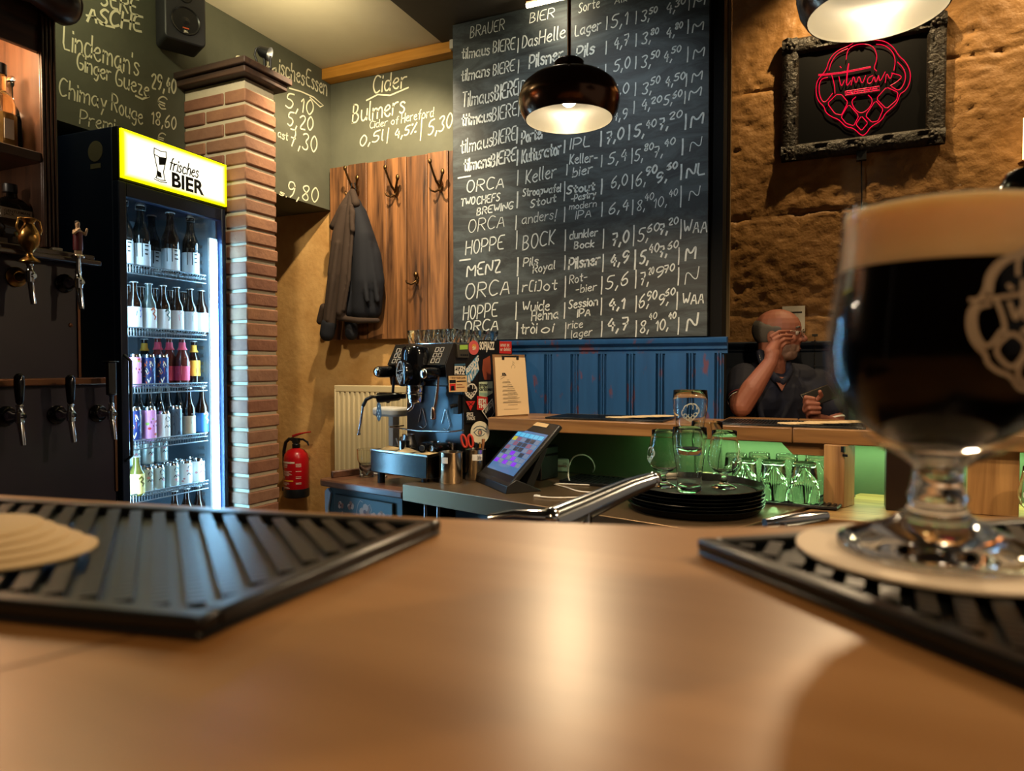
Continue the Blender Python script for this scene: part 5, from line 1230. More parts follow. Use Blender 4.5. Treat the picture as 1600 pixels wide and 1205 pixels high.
b = MB(); b.prism([sd(158, 186) + NX * .0122, sd(236, 184) + NX * .0122, sd(236, 228) + NX * .0122, sd(158, 232) + NX * .0122], NX * .0008); b.build('lcd_screen', mat('lcd_green', '#7f9a3c', .3, emit='#86a23a', es=.25), dev)
b = MB()
for i in range(4): b.axis_lathe(sd(172 + i * 20, 284) + NX * .012, (1, 0, 0), [(.004, 0), (.0035, .002)], 8)
b.build('button_marking', M_black, dev)
sticker([(365, 138), (490, 132), (490, 545), (362, 545)], M_sblack); s = sticker([(410, 330), (478, 290), (486, 420), (482, 530), (420, 530), (400, 430)], M_orange)
s = sticker([(368, 145), (575, 140), (578, 265), (368, 262)], M_sblack); sprint('SOFIJAZZ', M_swhite, s, 372, 150, 520, 258, .04); 
s = sticker([(570, 148), (690, 150), (690, 272), (570, 268)], M_sred); sprint('smut ist\ner defekt', M_swhite, s, 578, 165, 680, 245, .01)
s = sticker_round(315, 212, 52, 72, M_salmon); s2 = sticker_round(318, 205, 22, 30, mat('sticker_gold', '#c98a3a', .5)); sprint('SV', M_swhite, s2, 302, 200, 334, 236, .02)
s = sticker([(118, 372), (232, 368), (232, 486), (118, 490)], M_sblack); sticker([(122, 374), (230, 368), (230, 388), (122, 392)], mat('sticker_slate', '#34566a', .5)); sprint('FTZN\nFRTZ', M_swhite, s, 122, 394, 228, 478, .05)
s = sticker([(228, 432), (350, 285), (363, 440), (248, 620)], M_sblue)
sprint('RESING', M_swhite, s, 240, 440, 352, 480, .04, rot=((362, 340), (236, 420))); sprint('ANTIFA', M_swhite, s, 250, 560, 352, 600, .04, rot=((364, 430), (246, 500)))
s = sticker_round(285, 640, 78, 98, M_sblack)
b = MB()
for l in hop(False, False): b.ribbon([sd(225 + x * 120, 720 - y * 150) + NX * (lev[0] + .001) for x, y in l], .0032, NX)
b.build('emblem_marking', M_swhite, s, smooth=0)
s = sticker([(62, 492), (245, 488), (246, 648), (66, 652)], M_cream); sprint('TESTSIEGER', mat('badge_brown', '#4c3114', .6), s, 76, 500, 232, 522, .02)
s2 = sticker([(72, 570), (132, 568), (132, 636), (74, 638)], M_sred); sticker([(88, 590), (116, 588), (122, 636), (84, 638)], M_sblack); sticker([(70, 532), (132, 530), (132, 562), (70, 564)], M_sblack)
sticker([(140, 540), (236, 537), (236, 548), (140, 551)], M_sblack); sticker([(140, 575), (196, 573), (196, 579), (140, 581)], M_orange); sticker([(140, 600), (220, 598), (220, 603), (140, 605)], M_orange)
s = sticker([(360, 552), (495, 545), (495, 660), (430, 702), (360, 690)], mat('sticker_mint', '#b8c4a0', .5)); sprint('ginger\ncaribbean', M_sblack, s, 362, 560, 492, 640, .03); sticker([(365, 655), (470, 668), (440, 696), (365, 684)], mat('sticker_green', '#8aa890', .5))
s = sticker([(228, 742), (322, 740), (275, 835)], M_sred); b = MB(); b.ribbon([sd(255, 752) + NX * (lev[0] + .001), sd(300, 790) + NX * (lev[0] + .001)], .003, NX); b.ribbon([sd(300, 752) + NX * (lev[0] + .0012), sd(255, 790) + NX * (lev[0] + .0012)], .003, NX); b.build('cross_marking', M_sblack, s)
s = sticker([(340, 690), (447, 702), (445, 835), (338, 826)], M_sred); sprint('STM\nTHK', M_swhite, s, 350, 715, 440, 810, .06)
s = sticker([(228, 845), (322, 842), (322, 955), (228, 958)], M_sblack); sprint('SPICE\nTRADE', M_swhite, s, 234, 852, 318, 928, .03)
s = sticker([(385, 840), (490, 715), (512, 850), (455, 942)], M_swhite); s = sticker([(396, 842), (488, 728), (505, 850), (455, 930)], M_sblack); sprint('AMIGOS', M_swhite, s, 415, 850, 490, 874, .02, rot=((492, 790), (410, 822)))

# ------------------------------------------------------------------ small glasses on the machine
def glass_mat(): return mat('drinking_glass', '#fbfdfa', 0.0, trans=1.0, ior=1.42)
M_glass = glass_mat()
def shell(prof, th, base):
    """closed glass wall from an outer profile"""
    inner = [(max(r - th, .001), z) for r, z in prof if z >= base]
    if inner[0][1] > base: inner = [(max(prof[0][0] - th, .001), base)] + inner
    return prof + [(prof[-1][0] - th * .5, prof[-1][1] + th * .4)] + inner[::-1] + [(.0005, base)]
gp = shell([(.0005, 0), (.018, 0), (.021, .003), (.027, .056)], .0022, .007)
k = 0; base = None
rowname = ['front', 'second', 'third', 'back']
for j in range(4):
    for i in range(5):
        x, y = .085 + i * .058, .17 + j * .085
        wp_ = mc.matrix_basis @ Vector((x, y, mz(1.3786)))
        nm = 'small clear glass on the espresso machine, %s row, %s from its sticker side' % (rowname[j], ['fifth', 'fourth', 'third', 'second', 'first'][i])
        if base is None:
            b = MB(); b.lathe(gp, 14, caps=False); base = tag(b.build('espresso_glass', M_glass, smooth=50), nm, 'glass', 'small glasses on the espresso machine'); base.location = wp_
        else:
            o = base.copy(); C.objects.link(o); o.location = wp_; o['label'] = nm
# ------------------------------------------------------------------ tools on the drip tray
tz = .9325
def mp(x, y, z): return mc.matrix_basis @ Vector((x, y, mz(z)))
t = thing('milk_pitcher', 'small steel milk pitcher on the drip tray below the portafilter', 'pitcher', mp(.10, .125, tz), MA)
b = MB(); b.lathe([(.0005, 0), (.034, 0), (.036, .003), (.036, .02), (.026, .05), (.028, .058), (.0265, .058), (.0245, .05), (.034, .02), (.034, .004), (.0005, .004)], 24, caps=False); b.build('pitcher_body', M_steel, t, smooth=50)
b = MB(); b.tube([(-.03, 0, .045), (-.05, 0, .042), (-.052, 0, .02), (-.036, 0, .012)], .004, 8); b.build('handle', M_steel, t, smooth=50)
t = thing('dosing_cup', 'small steel dosing cup next to the milk pitcher on drip tray', 'cup', mp(.155, .05, tz), MA)
b = MB(); b.lathe([(.0005, 0), (.022, 0), (.023, .04), (.0215, .04), (.0205, .003), (.0005, .003)], 20, caps=False); b.build('cup_body', M_chrome, t, smooth=50)
for nm, x, y, z, a in [('spare portafilter with thick black handle lying on the drip tray', .265, .085, tz + .0225, -1.15), ('second spare portafilter lying behind the first one on drip tray', .312, .118, tz + .0205, -1.45)]:
    t = thing('spare_portafilter', nm, 'portafilter', mp(x, y, z), MA + a)
    b = MB(); b.axis_lathe((-.02, 0, 0), (1, 0, 0), [(.012, 0), (.018, .01), (.020, .05), (.0205, .088), (.018, .095)], 18); b.build('handle', M_blackgloss, t, smooth=50)
    b = MB(); b.axis_lathe((.0755, 0, 0), (1, 0, 0), [(.013, 0), (.012, .002)], 16); b.build('handle_end', M_steel, t)
    b = MB(); b.lathe([(.0005, -.016), (.026, -.016), (.029, .012), (.027, .012), (.024, -.012), (.0005, -.012)], 20, (-.055, 0, 0), caps=False); b.cyl((-.03, 0, 0), (-.015, 0, 0), .008); b.build('filter_basket', M_chrome, t, smooth=50)
for i, (x, y, r) in enumerate([(.09, .035, .2), (.20, .025, -.15), (.30, .03, .1)]):
    b = MB(); b.add([(-.04, -.025, .0), (.04, -.025, .0), (.05, .02, .004), (-.03, .025, .012), (-.04, -.025, .0008), (.04, -.025, .0008), (.05, .02, .0048), (-.03, .025, .0128)], [(3, 2, 1, 0), (4, 5, 6, 7), (0, 1, 5, 4), (1, 2, 6, 5), (2, 3, 7, 6), (3, 0, 4, 7)])
    o = tag(b.build('paper_napkin', mat('kraft_paper', '#b39a6c', .85)), 'crumpled kraft paper napkin on the %s of the drip tray grid' % ['left end', 'middle', 'right end'][i], 'napkin'); o.location = mp(x, y, tz); o.rotation_euler.z = MA + r
# white stand behind the machine
p = hit(612, 739, 'z', WT); t = thing('white_stand', 'small white rounded stand beside the radiator behind the steam wand', 'stand', (-1.875, 2.70, WT), MA)
b = MB(); b.prism(rounded([(-.07, -.06, .262), (.10, -.06, .262), (.10, .06, .262), (-.07, .06, .262)], [0, 1, 2, 3], .05), (0, 0, .04)); b.build('stand_top', M_white, t, bevel=.012, seg=3)
b = MB(); b.bx(.02, .05, -.02, .02, .0, .262); b.tube([(.05, 0, .16), (.10, -.01, .09), (.11, -.01, .01)], .004, 8); b.build('stand_leg', M_white, t, bevel=.004)
b = MB(); b.bx(-.04, .10, -.05, .05, 0, .012); b.build('stand_foot', M_white, t, bevel=.004)
# water glass at the left end of the counter
t0 = hit(572, 744, 'z', WT)
t = thing('water_glass', 'faceted tumbler of water near the left end of wooden counter', 'glass', (t0.x + .012, t0.y - .012, WT + .0005))
b = MB(); b.lathe(shell([(.0005, 0), (.028, 0), (.031, .004), (.034, .06), (.040, .075), (.0425, .122)], .003, .009), 9 * 2, caps=False); b.build('tumbler', M_glass, t, smooth=20)
b = MB(); b.lathe([(.0005, .0092), (.0276, .0092), (.0302, .055), (.0005, .055)], 18); b.build('water', mat('water', '#f0f4f4', 0.0, trans=1.0, ior=1.33), t)
b = MB(); b.tube([t0 + Vector(q) for q in [(-.05, .05, .004), (-.02, .055, .004), (.04, .05, .004), (.07, .02, .004), (.11, .0, .004)]], .004, 8); tag(b.build('white_cable', M_white), 'short white cable looped behind the water tumbler on the counter', 'cable')
# ------------------------------------------------------------------ canisters
M_canst = mat('canister_steel', '#c2b8a4', .22, metal=1.0)
def canister(loc, r, h, label, s=None):
    t = thing('steel_canister', label, 'canister', loc)
    b = MB(); b.lathe([(.0005, 0), (r * .97, 0), (r, .004), (r, h - .004), (r * 1.03, h), (r * .99, h), (r * .96, h - .006), (r * .96, .006), (.0005, .006)], 32, caps=False); b.build('can_body', M_canst, t, smooth=40)
    b = MB(); a0 = math.atan2(-loc[1], -loc[0]) - .1; wdt = .5 if s else .3; off = .28 if s else -.45
    pts = [(a0 + off + wdt * (i / 8 - .5) * 2) for i in range(9)]
    b.rings([[(r * 1.005 * math.cos(a), r * 1.005 * math.sin(a), h * .66), (r * 1.005 * math.cos(a), r * 1.005 * math.sin(a), h * .86)] for a in pts], closed=False, caps=False); lb = b.build('label_strip', M_paper, t, smooth=60)
    if s:
        b = MB(); st, wd = strokes(s, .1, .2)
        for pl_ in st:
            q = [Vector((r * 1.009 * math.cos(a0 + off - .02 + a / wd * .42), r * 1.009 * math.sin(a0 + off - .02 + a / wd * .42), h * .69 + c * h * .013)) for a, c in pl_]
            for i in range(len(q) - 1): b.ribbon([q[i], q[i + 1]], .0013, Vector((q[i].x, q[i].y, 0)).normalized(), .0002)
        b.build('handwritten_marking', M_ink, lb, smooth=0)
    return t
k1, k2 = hit(703, 754, 'z', ST), hit(739, 749, 'z', ST)
canister((k1.x + .004, k1.y, ST + .0005), .047, .122, 'steel canister with blank label in front of the drip tray corner')
canister((k2.x + .012, k2.y, ST + .0005), .042, .124, "steel canister labelled for pens, holding scissors and a wooden stick", 'Stifte')
cz = ST + .007; c2 = Vector((k2.x + .012, k2.y, cz))
vl = CAMROT @ Vector((1, 0, 0)); vl.z = 0; vl.normalize()
t = thing('scissors', 'scissors with red and black handles standing in the pen canister', 'scissors', c2 + vl * -.012)
b = MB(); b.tube([(-.005, 0, 0), (-.012, 0, .10), (-.016, 0, .125)], .003, 6); b.tube([(.0, .004, 0), (-.006, .004, .10), (-.008, .004, .125)], .003, 6); b.build('blade', M_steel, t)
M_grip = mat('scissor_red', '#c23a28', .4)
for dx, s in ((-.035, -.25), (-.008, -.12)):
    b = MB(); cc = vl * dx; pts = []
    for i in range(13):
        a = 2 * math.pi * i / 12; w_, h_ = .010 * math.cos(a), .026 * math.sin(a)
        pts.append(cc + vl * (w_ + s * h_) + Vector((0, 0, .150 + h_)))
    b.tube(pts, .005, 8, caps=False); b.build('finger_ring', M_grip, t, smooth=60)
b = MB(); b.tube([c2 + vl * .018 + Vector((0, .006, 0)), c2 + vl * .026 + Vector((0, .006, .115)), c2 + vl * .030 + Vector((0, .006, .158))], [.003, .004, .008], 8); tag(b.build('wooden_stick', wood('stick_wood', '#8a5a34', '#b07a4c', .5, 'z')), 'wooden-handled stick standing in the pen canister', 'stick')
b = MB(); b.tube([c2 + vl * .004 + Vector((0, -.012, 0)), c2 + vl * .010 + Vector((0, -.012, .145))], .004, 8); tag(b.build('black_pen', M_black), 'black pen standing in the pen canister behind the scissors', 'pen')
# oval card with an eye, propped behind the canister
p = V(750, 676, 2.88); t = thing('eye_card', 'oval cream card with a drawn eye propped behind the pen canister', 'card', (p.x, p.y, 0))
fx_ = CAMROT @ Vector((1, 0, 0)); fx_ = Vector((fx_.x, fx_.y, 0)).normalized(); fn = Vector((fx_.y, -fx_.x, 0)); eo = Vector((0, 0, p.z))
b = MB(); b.prism([eo + fx_ * (.039 * math.cos(k * .262)) + Vector((0, 0, .047 * math.sin(k * .262))) for k in range(24)], fn * -.002); cd_ = b.build('card_face', mat('card_ivory', '#d9cfae', .6), t)
b = MB()
E = lambda pts, w: b.ribbon([eo + fx_ * x + Vector((0, 0, z)) for x, z in pts], w, fn, .0008)
E([(-.026, .014), (-.014, .024), (0, .027), (.014, .023), (.026, .012)], .003)
E([(-.025, 0), (-.012, .012), (0, .014), (.012, .011), (.026, .002)], .003); E([(-.025, 0), (-.012, -.012), (0, -.015), (.012, -.012), (.02, -.004)], .0025)
E([(.008 * math.cos(k * .524), .011 * math.sin(k * .524)) for k in range(13)], .0025); b.build('eye_marking', mat('eye_blue', '#1d4456', .6), cd_, smooth=0)
b = MB(); b.ribbon([eo + fx_ * (.004 * math.cos(k * .785)) + Vector((0, 0, .006 * math.sin(k * .785))) for k in range(9)], .0025, fn, .001); b.build('iris_marking', mat('iris_red', '#a8452c', .6), cd_, smooth=0)
b = MB(); b.prism([eo + fx_ * -.004 + Vector((0, 0, -.04)), eo + fx_ * .004 + Vector((0, 0, -.04)), eo + fx_ * .004 + Vector((0, 0, ST + .001 - p.z)), eo + fx_ * -.004 + Vector((0, 0, ST + .001 - p.z))], fn * -.003); b.build('card_stick', M_beam, t)
# ------------------------------------------------------------------ clipboard with the food menu on the bar shelf
q0, q1 = hit(773, 652, 'z', 1.0725), hit(819, 650, 'z', 1.0725)
cb = thing('menu_clipboard', 'clipboard with a cream food menu standing on the left end of the bar shelf', 'clipboard', q0 + Vector((.0, .02, 0)), math.atan2((q1 - q0).y, (q1 - q0).x) - .12)
w_ = (q1 - q0).length; h_ = .258
def lean(x, z, y=0): return Vector((x, y + z * .10, z))
Mc = mat('hardboard', '#7a5630', .6); Mp = mat('menu_paper', '#d2b488', .75)
b = MB(); b.prism([lean(-.004, 0), lean(w_, 0), lean(w_ - .004, h_), lean(-.008, h_)], (0, .004, 0)); b.build('hardboard', Mc, cb)
b = MB(); b.prism([lean(.002, .004, -.0012), lean(w_ + .004, .008, -.0012), lean(w_ + .002, .03, -.006), lean(w_ - .004, h_ - .012, -.0012), lean(.0, h_ - .012, -.0012)], (0, -.002, 0)); pg = b.build('menu_sheet', Mp, cb)
up = Vector((0, .10, 1)).normalized()
printed('lettering', 'ESSEN', M_ink, pg, lean(.030, h_ * .655, -.0042), (1, 0, 0), up, w_ * .36, .013, font_bold=.05)
b = MB(); q = random.Random(6); pn = Vector((0, -1, .1)).normalized()
for i, fz in enumerate([.60, .57, .555, .52, .50, .485, .455, .435, .42, .39, .37, .355, .325, .305, .29, .26, .24, .225, .19, .12]):
    if i % 3 == 2: a0, a1 = .2, q.uniform(.70, .82)
    else: a0, a1 = (.36, .66) if i % 3 == 0 else (.22, .78)
    b.ribbon([lean(w_ * a0, h_ * fz * .98, -.0042), lean(w_ * a1, h_ * fz * .98, -.0042)], .0011, pn)
for pts in [[(.42, .72), (.55, .74)], [(.55, .76), (.50, .80), (.58, .84), (.64, .80), (.58, .77)], [(.56, .84), (.56, .90), (.61, .86)], [(.16, .64), (.26, .68)], [(.15, .60), (.28, .64)]]: b.ribbon([lean(w_ * x, h_ * z, -.0042) for x, z in pts], .0012, pn)
b.build('menu_marking', M_ink, pg, smooth=0)
b = MB(); b.bx(w_ * .22, w_ * .76, -.006 + h_ * .098, .002 + h_ * .098, h_ - .010, h_ - .004); b.bx(w_ * .22, w_ * .30, -.007 + h_ * .096, -.002 + h_ * .096, h_ - .022, h_ - .006); b.bx(w_ * .68, w_ * .76, -.007 + h_ * .096, -.002 + h_ * .096, h_ - .022, h_ - .006); b.build('clip', M_black, cb, bevel=.001)
# ================================================================== TILL AND CABLES
uL, uR = hit(747, 752, 'z', ST), hit(795, 772, 'z', ST)
ud = (uR - uL).normalized(); ta = math.atan2(ud.y, ud.x); TWD = (uR - uL).length * .93
tt = thing('till_tablet', 'black tilted till tablet showing a colourful grid of buttons', 'till', uL + ud * .01, ta)
ln = localdir(tt, Vector((.65, .76, 0))); A2 = Vector((0, 1, 0))
M_till = mat('till_black', '#17181b', .38)
P0 = lambda x, s, off=0: Vector((x, .012 + s * .178 - off * .735, .040 + s * .182 + off * .68))      # s: 0..1 up the slope
b = MB(); b.prism([P0(-.012, -.10, -.02), P0(TWD + .012, -.10, -.02), P0(TWD + .004, 1.12, -.02), P0(-.004, 1.12, -.02)], (0, -.0147, .0136)); b.build('tablet_frame', M_till, tt, bevel=.006, seg=3)
b = MB(); b.prism([(-.012, -.012, 0), (-.012, .13, 0), (-.012, .13, .006), (-.012, .03, .05), (-.012, -.006, .028)], (TWD + .024, 0, 0)); b.prism([(.05, .09, .006), (.05, .13, .006), (.05, .19, .15), (.05, .17, .15)], (TWD - .1, 0, 0)); b.build('stand', M_till, tt, bevel=.005)
S = lambda u, w, off=.0012: P0(.016 + u * (TWD - .030), .10 + w * .80, off)
b = MB(); b.prism([S(0, 0, .0), S(1, 0, .0), S(1, 1, .0), S(0, 1, .0)], (0, -.0007, .0007)); scr = b.build('screen', mat('screen_blue', '#28405e', .08, emit='#5f86b8', es=.55), tt)
cols = {'c': ('screen_cyan', '#5cc4ee', .9), 'g': ('screen_grey', '#8ea0bc', .6), 'd': ('screen_dark', '#4c5a70', .4), 'p': ('screen_purple', '#8a2be8', .95), 'y': ('screen_yellow', '#d8c83a', .8), 'r': ('screen_rose', '#a8728e', .6)}
grid = ['cccccc', 'yrgddg', 'grddrg', 'rgddgr', 'dgpgdg', 'gpgpgg', 'pgpgpg']
mats_ = [mat(n, '#202020', .1, emit=c, es=e) for n, c, e in cols.values()]; idx = {k: i for i, k in enumerate(cols)}
b = MB()
for r_, row_ in enumerate(grid):
    for c_, k in enumerate(row_):
        u0, u1 = .03 + c_ * .158, .03 + c_ * .158 + .142; w1 = .94 - r_ * .112; w0 = w1 - .095; b.mi = idx[k]
        b.poly([S(u0, w0, .0022), S(u1, w0, .0022), S(u1, w1, .0022), S(u0, w1, .0022)])
b.build('button_grid_marking', mats_, scr, smooth=0)
b = MB(); b.prism([P0(.05, 1.02, .0012), P0(TWD - .07, 1.02, .0012), P0(TWD - .07, 1.09, .0012), P0(.05, 1.09, .0012)], (0, -.0008, .0008)); b.build('label_strip', M_cream, tt)
# receipt printer behind it
p = hit(776, 744, 'z', ST) + Vector((.06, .26, 0))
t = thing('receipt_printer', 'black receipt printer behind the tilted till tablet', 'printer', (-1.12, 2.66, ST), R(-14))
b = MB(); b.bx(-.075, .075, -.06, .06, 0, .10); b.prism([(-.075, -.06, .10), (-.075, .06, .10), (-.075, .06, .135), (-.075, -.02, .135)], (.15, 0, 0)); b.build('casing', M_black, t, bevel=.006)
b = MB(); b.bx(-.04, .04, -.0615, -.0600, .085, .09); b.build('paper_slot', M_white, t)
# white power adapter, cables, black rubber mat
p = hit(872, 739, 'z', ST)
t = thing('power_adapter', 'white power adapter block on the steel counter right of the till', 'adapter', p + Vector((0, .05, 0)), .5)
b = MB(); b.bx(-.028, .028, -.022, .022, 0, .056); b.build('casing', M_white, t, bevel=.006, seg=3)
b = MB(); b.axis_lathe((.010, -.0225, .03), (0, -1, 0), [(.012, 0), (.012, .001)], 16); b.cyl((.028, 0, .03), (.044, 0, .032), .006); b.build('socket_face', mat('plug_grey', '#b5b2a8', .5), t)
def cable(pts, label, r=.0028):
    q = [Vector(p) for p in pts]; out = []
    for i in range(len(q) - 1):
        p0, p1, p2, p3 = q[max(i - 1, 0)], q[i], q[i + 1], q[min(i + 2, len(q) - 1)]
        for k in range(8):
            u = k / 8; out.append(.5 * ((2 * p1) + (p2 - p0) * u + (2 * p0 - 5 * p1 + 4 * p2 - p3) * u * u + (3 * p1 - p0 - 3 * p2 + p3) * u ** 3))
    out.append(q[-1]); b = MB(); b.tube(out, r, 8); return tag(b.build('white_cable', M_white, smooth=60), label, 'cable')
H = lambda x, y, dz=.004: hit(x, y, 'z', ST + dz)
def HV(x, y, base): q = hit(*base, 'z', ST); return V(x, y, (CAMROT.transposed() @ (q - EYE)).z * -1)
cable([H(840, 776), H(870, 778), H(920, 777), H(965, 778), H(990, 770)], 'white cable with plug lying along the front of the steel counter', .003)
cable([H(868, 756), H(895, 757), H(930, 758), H(962, 756)], 'thin white cable lying straight before the black mat', .003)
cable([H(866, 757), H(885, 762), H(905, 768), H(935, 770)], 'thin white cable bending toward the counter front', .003)
cable([H(826, 740, .006), H(842, 738, .02), H(862, 730, .03), HV(886, 728, (888, 742))], 'thick white cable leading from the adapter to the till', .0045)
cable([H(822, 738), H(835, 744), H(850, 742), H(860, 736)], 'white cable knotted beside the till stand', .004)
cable([H(892, 755), H(888, 745, .02), HV(889, 728, (888, 745)), HV(897, 714, (888, 745)), HV(912, 711, (900, 745)), HV(924, 718, (915, 742)), HV(929, 730, (920, 742)), H(926, 738)], 'white charging cable standing up in a loop', .003)
b = MB(); b.bx(-.011, .011, -.007, .007, 0, .008); o = tag(b.build('cable_plug', M_white, bevel=.002), 'white cable plug at the end of the long front cable', 'plug'); o.location = H(839, 777, .0005)
k0 = H(885, 752, .0005); bar_mat('black ribbed rubber mat on the steel counter behind the cables', (-.98, 2.57, ST + .0005), (.40, -.05, 0), (.02, .19, 0), 18, 9, .012)

# ================================================================== TRAYS WITH GLASSES
tc = V(1085, 790, 2.27); tcx, tcy = tc.x, tc.y
M_tray = mat('black_tray', '#0b0d0d', .25)
for i in range(6):
    t = thing('round_tray', ['bottom tray of the stack of black round trays', 'second tray from the bottom of the black tray stack', 'third tray from the bottom of the black tray stack', 'third tray from the top of the black tray stack', 'second tray from the top of the black tray stack', 'top tray of the black stack, carrying four beer glasses'][i], 'tray', (tcx + (i % 2) * .003, tcy - (i % 3) * .002, ST + .0005 + i * .0108 + (.006 if i == 5 else 0)), 0, 'stacked round black trays')
    R_ = .214
    b = MB(); b.lathe([(.0005, 0), (R_ * .90, 0), (R_ * .95, .006), (R_ * 1.0, .022), (R_ * 1.01, .0225), (R_ * 1.0, .024), (R_ * .985, .023), (R_ * .94, .008), (R_ * .89, .0028), (.0005, .0028)], 56, caps=False)
    b.build('tray_body', M_tray, t, smooth=50)
    if i == 5:
        b = MB(); b.lathe([(.0005, .0029), (R_ * .88, .0029), (R_ * .88, .0036), (.0005, .0036)], 48, caps=False); b.build('rubber_lining', mat('tray_rubber', '#1f201e', .75), t)
tz_ = ST + .0005 + 5 * .0108 + .006 + .0040
def emblem_on(par, prof_r, zc, hgt, ang, name, m, w=.0016, script=False):
    b = MB()
    for l in hop(script, script):
        q = []
        for x, y in l:
            z = zc + (y - .5) * hgt; r = prof_r(z) + .0006; a = ang + (x - .5) * hgt * .98 / r
            q.append(Vector((r * math.cos(a), r * math.sin(a), z)))
        for i in range(len(q) - 1):
            mdl = (q[i] + q[i + 1]) / 2; b.ribbon([q[i], q[i + 1]], w, Vector((mdl.x, mdl.y, 0)).normalized(), .0003)
    return b.build(name, m, par, smooth=0)
def interp(prof):
    def f(z):
        for (r0, z0), (r1, z1) in zip(prof, prof[1:]):
            if z0 <= z <= z1 and z1 > z0: return r0 + (r1 - r0) * (z - z0) / (z1 - z0)
        return prof[-1][0]
    return f
M_print = mat('glass_print', '#cfd4c8', .5)
def tulip(loc, label, s=1.0, rz=0, emblem=True):
    t = thing('tulip_glass', label, 'glass', loc, rz, None)
    prof = [(.0005, 0), (.038, 0), (.040, .002), (.036, .006), (.014, .014), (.0085, .024), (.0085, .038), (.014, .046), (.030, .054), (.046, .070), (.053, .092), (.052, .112), (.046, .140), (.0405, .167), (.0395, .186)]
    prof = [(r * s, z * s) for r, z in prof]
    b = MB(); b.lathe(shell(prof, .0018 * s, .052 * s), 28, caps=False); b.build('glass_body', M_glass, t, smooth=60)
    if emblem: emblem_on(t, interp(prof), .105 * s, .055 * s, math.atan2(-loc[1], -loc[0]) - rz + emblem - 1, 'printed_emblem', M_print)
    return t
def pint(loc, label, emblem=False):
    t = thing('pint_glass', label, 'glass', loc)
    prof = [(.0005, 0), (.036, 0), (.0385, .003), (.038, .02), (.041, .07), (.048, .115), (.0535, .150), (.0545, .172), (.052, .203)]
    b = MB(); b.lathe(shell(prof, .002, .012), 28, caps=False); b.build('glass_body', M_glass, t, smooth=60)
    if emblem: emblem_on(t, interp(prof), .135, .058, math.atan2(-loc[1], -loc[0]) + .02, 'printed_emblem', M_print)
    return t
q = hit(1037, 760, 'z', tz_); tulip((q.x, q.y, tz_), 'stemmed tulip glass at the left on the black tray', 1.0, 0, -.1)
q = hit(1131, 762, 'z', tz_); tulip((q.x, q.y, tz_), 'stemmed tulip glass at the right on the black tray', 1.0, 0, 2.4)
q = hit(1077, 768, 'z', tz_); pint((q.x, q.y, tz_), 'pint glass on the black tray with another one stacked in it')
pint((q.x + .001, q.y, tz_ + .118), 'pint glass with white hop emblem stacked inside the pint below', True)
q2 = hit(1096, 752, 'z', tz_); pint((q2.x + .01, q2.y + .05, tz_), 'pint glass at the back of the tray behind the stacked pints')
# drained tumblers upside down on a black mat
gp2 = [(.0005, 0), (.049, 0)]
q = hit(1197, 790, 'z', ST); kx = hit(1290, 785, 'z', ST)
bar_mat('black drip mat under the upturned tumblers', (-.285, 2.46, ST + .0003), (.30, .0, 0), (.06, .27, 0), 14, 12, .008)
prof = [(.050, 0), (.0505, .004), (.0465, .050), (.0445, .056), (.0435, .062), (.0375, .128), (.036, .132), (.0005, .132)]
inn = [(.0005, .118), (.034, .117), (.041, .06), (.0475, .002)]
first = None
for i, (px, py) in enumerate([(1163, 776), (1208, 780), (1256, 784), (1186, 763), (1229, 766), (1275, 769), (1150, 764)]):
    q = hit(px, py, 'z', ST + .008); q = Vector((q.x, min(q.y, 2.79), ST + .0085))
    nm = 'upturned tumbler under the bar shelf, %s' % ['front row, nearest the trays', 'front row, middle', 'front row, next to the oak post', 'back row, second from the trays', 'back row, third from the trays', 'back row, beside the oak post', 'back row, half hidden by the trays'][i]
    if first is None:
        b = MB(); b.lathe(inn[::-1] + [(.049, -.0002)] + prof, 28, caps=False); first = tag(b.build('tumbler', M_glass, smooth=45), nm, 'glass', 'upturned tumblers under the bar shelf'); first.location = q
    else:
        o = first.copy(); C.objects.link(o); o.location = q; o['label'] = nm
q = hit(1596, 806, 'z', ST - .005); tulip((q.x, 2.44, ST - .0045), 'tulip glass with pale hop emblem before the oak panel at the right edge', .95, 0, .75)
# ================================================================== THE MAN AT THE BAR
M_skin = mat('skin', '#865040', .55, var=('#945e4a', 14, .3, .8)); M_navyshirt = mat('navy_polo', '#11162b', .8, bump=(300, .2, .001))
man = thing('person', 'bald man in a navy polo behind the bar shelf, hand raised to his glasses', 'person', V(1225, 640, 3.16))
man.location.z = 0
def L(px, py, d): return V(px, py, d) - man.location
ca, ba = [], []
# head: cranium, face, jaw, nose, ears (he looks to the right and a little toward the camera)
hd_ = 3.06
fr = (CAMROT @ Vector((1, 0, 0))); fw = CAMROT @ Vector((0, 0, -1))
face = (fr * .82 - fw * .45).normalized(); side = Vector((-face.y, face.x, 0)).normalized(); upv = Vector((0, 0, 1))
HM = Matrix((face, side, upv)).transposed()
hc = L(1214, 521, hd_)
def hp(f, s, u): return hc + face * f + side * s + upv * u
ba += [(hp(0, 0, .018), (.101, .079, .088), HM), (hp(.022, 0, -.035), (.076, .066, .085), HM), (hp(.040, 0, -.085), (.046, .048, .036), HM), (hp(.055, 0, -.095), (.030, .030, .024), HM)]
ca += [(hp(.092, 0, .004), hp(.112, 0, -.028), .008, .014), (hp(.096, .012, -.034), hp(.096, -.012, -.034), .009, .009),
       (hp(.080, .026, .016), hp(.080, -.026, .016), .014, .014), (hp(.086, .014, -.066), hp(.086, -.014, -.066), .010, .010), (hp(.086, .013, -.074), hp(.086, -.013, -.074), .009, .009)]
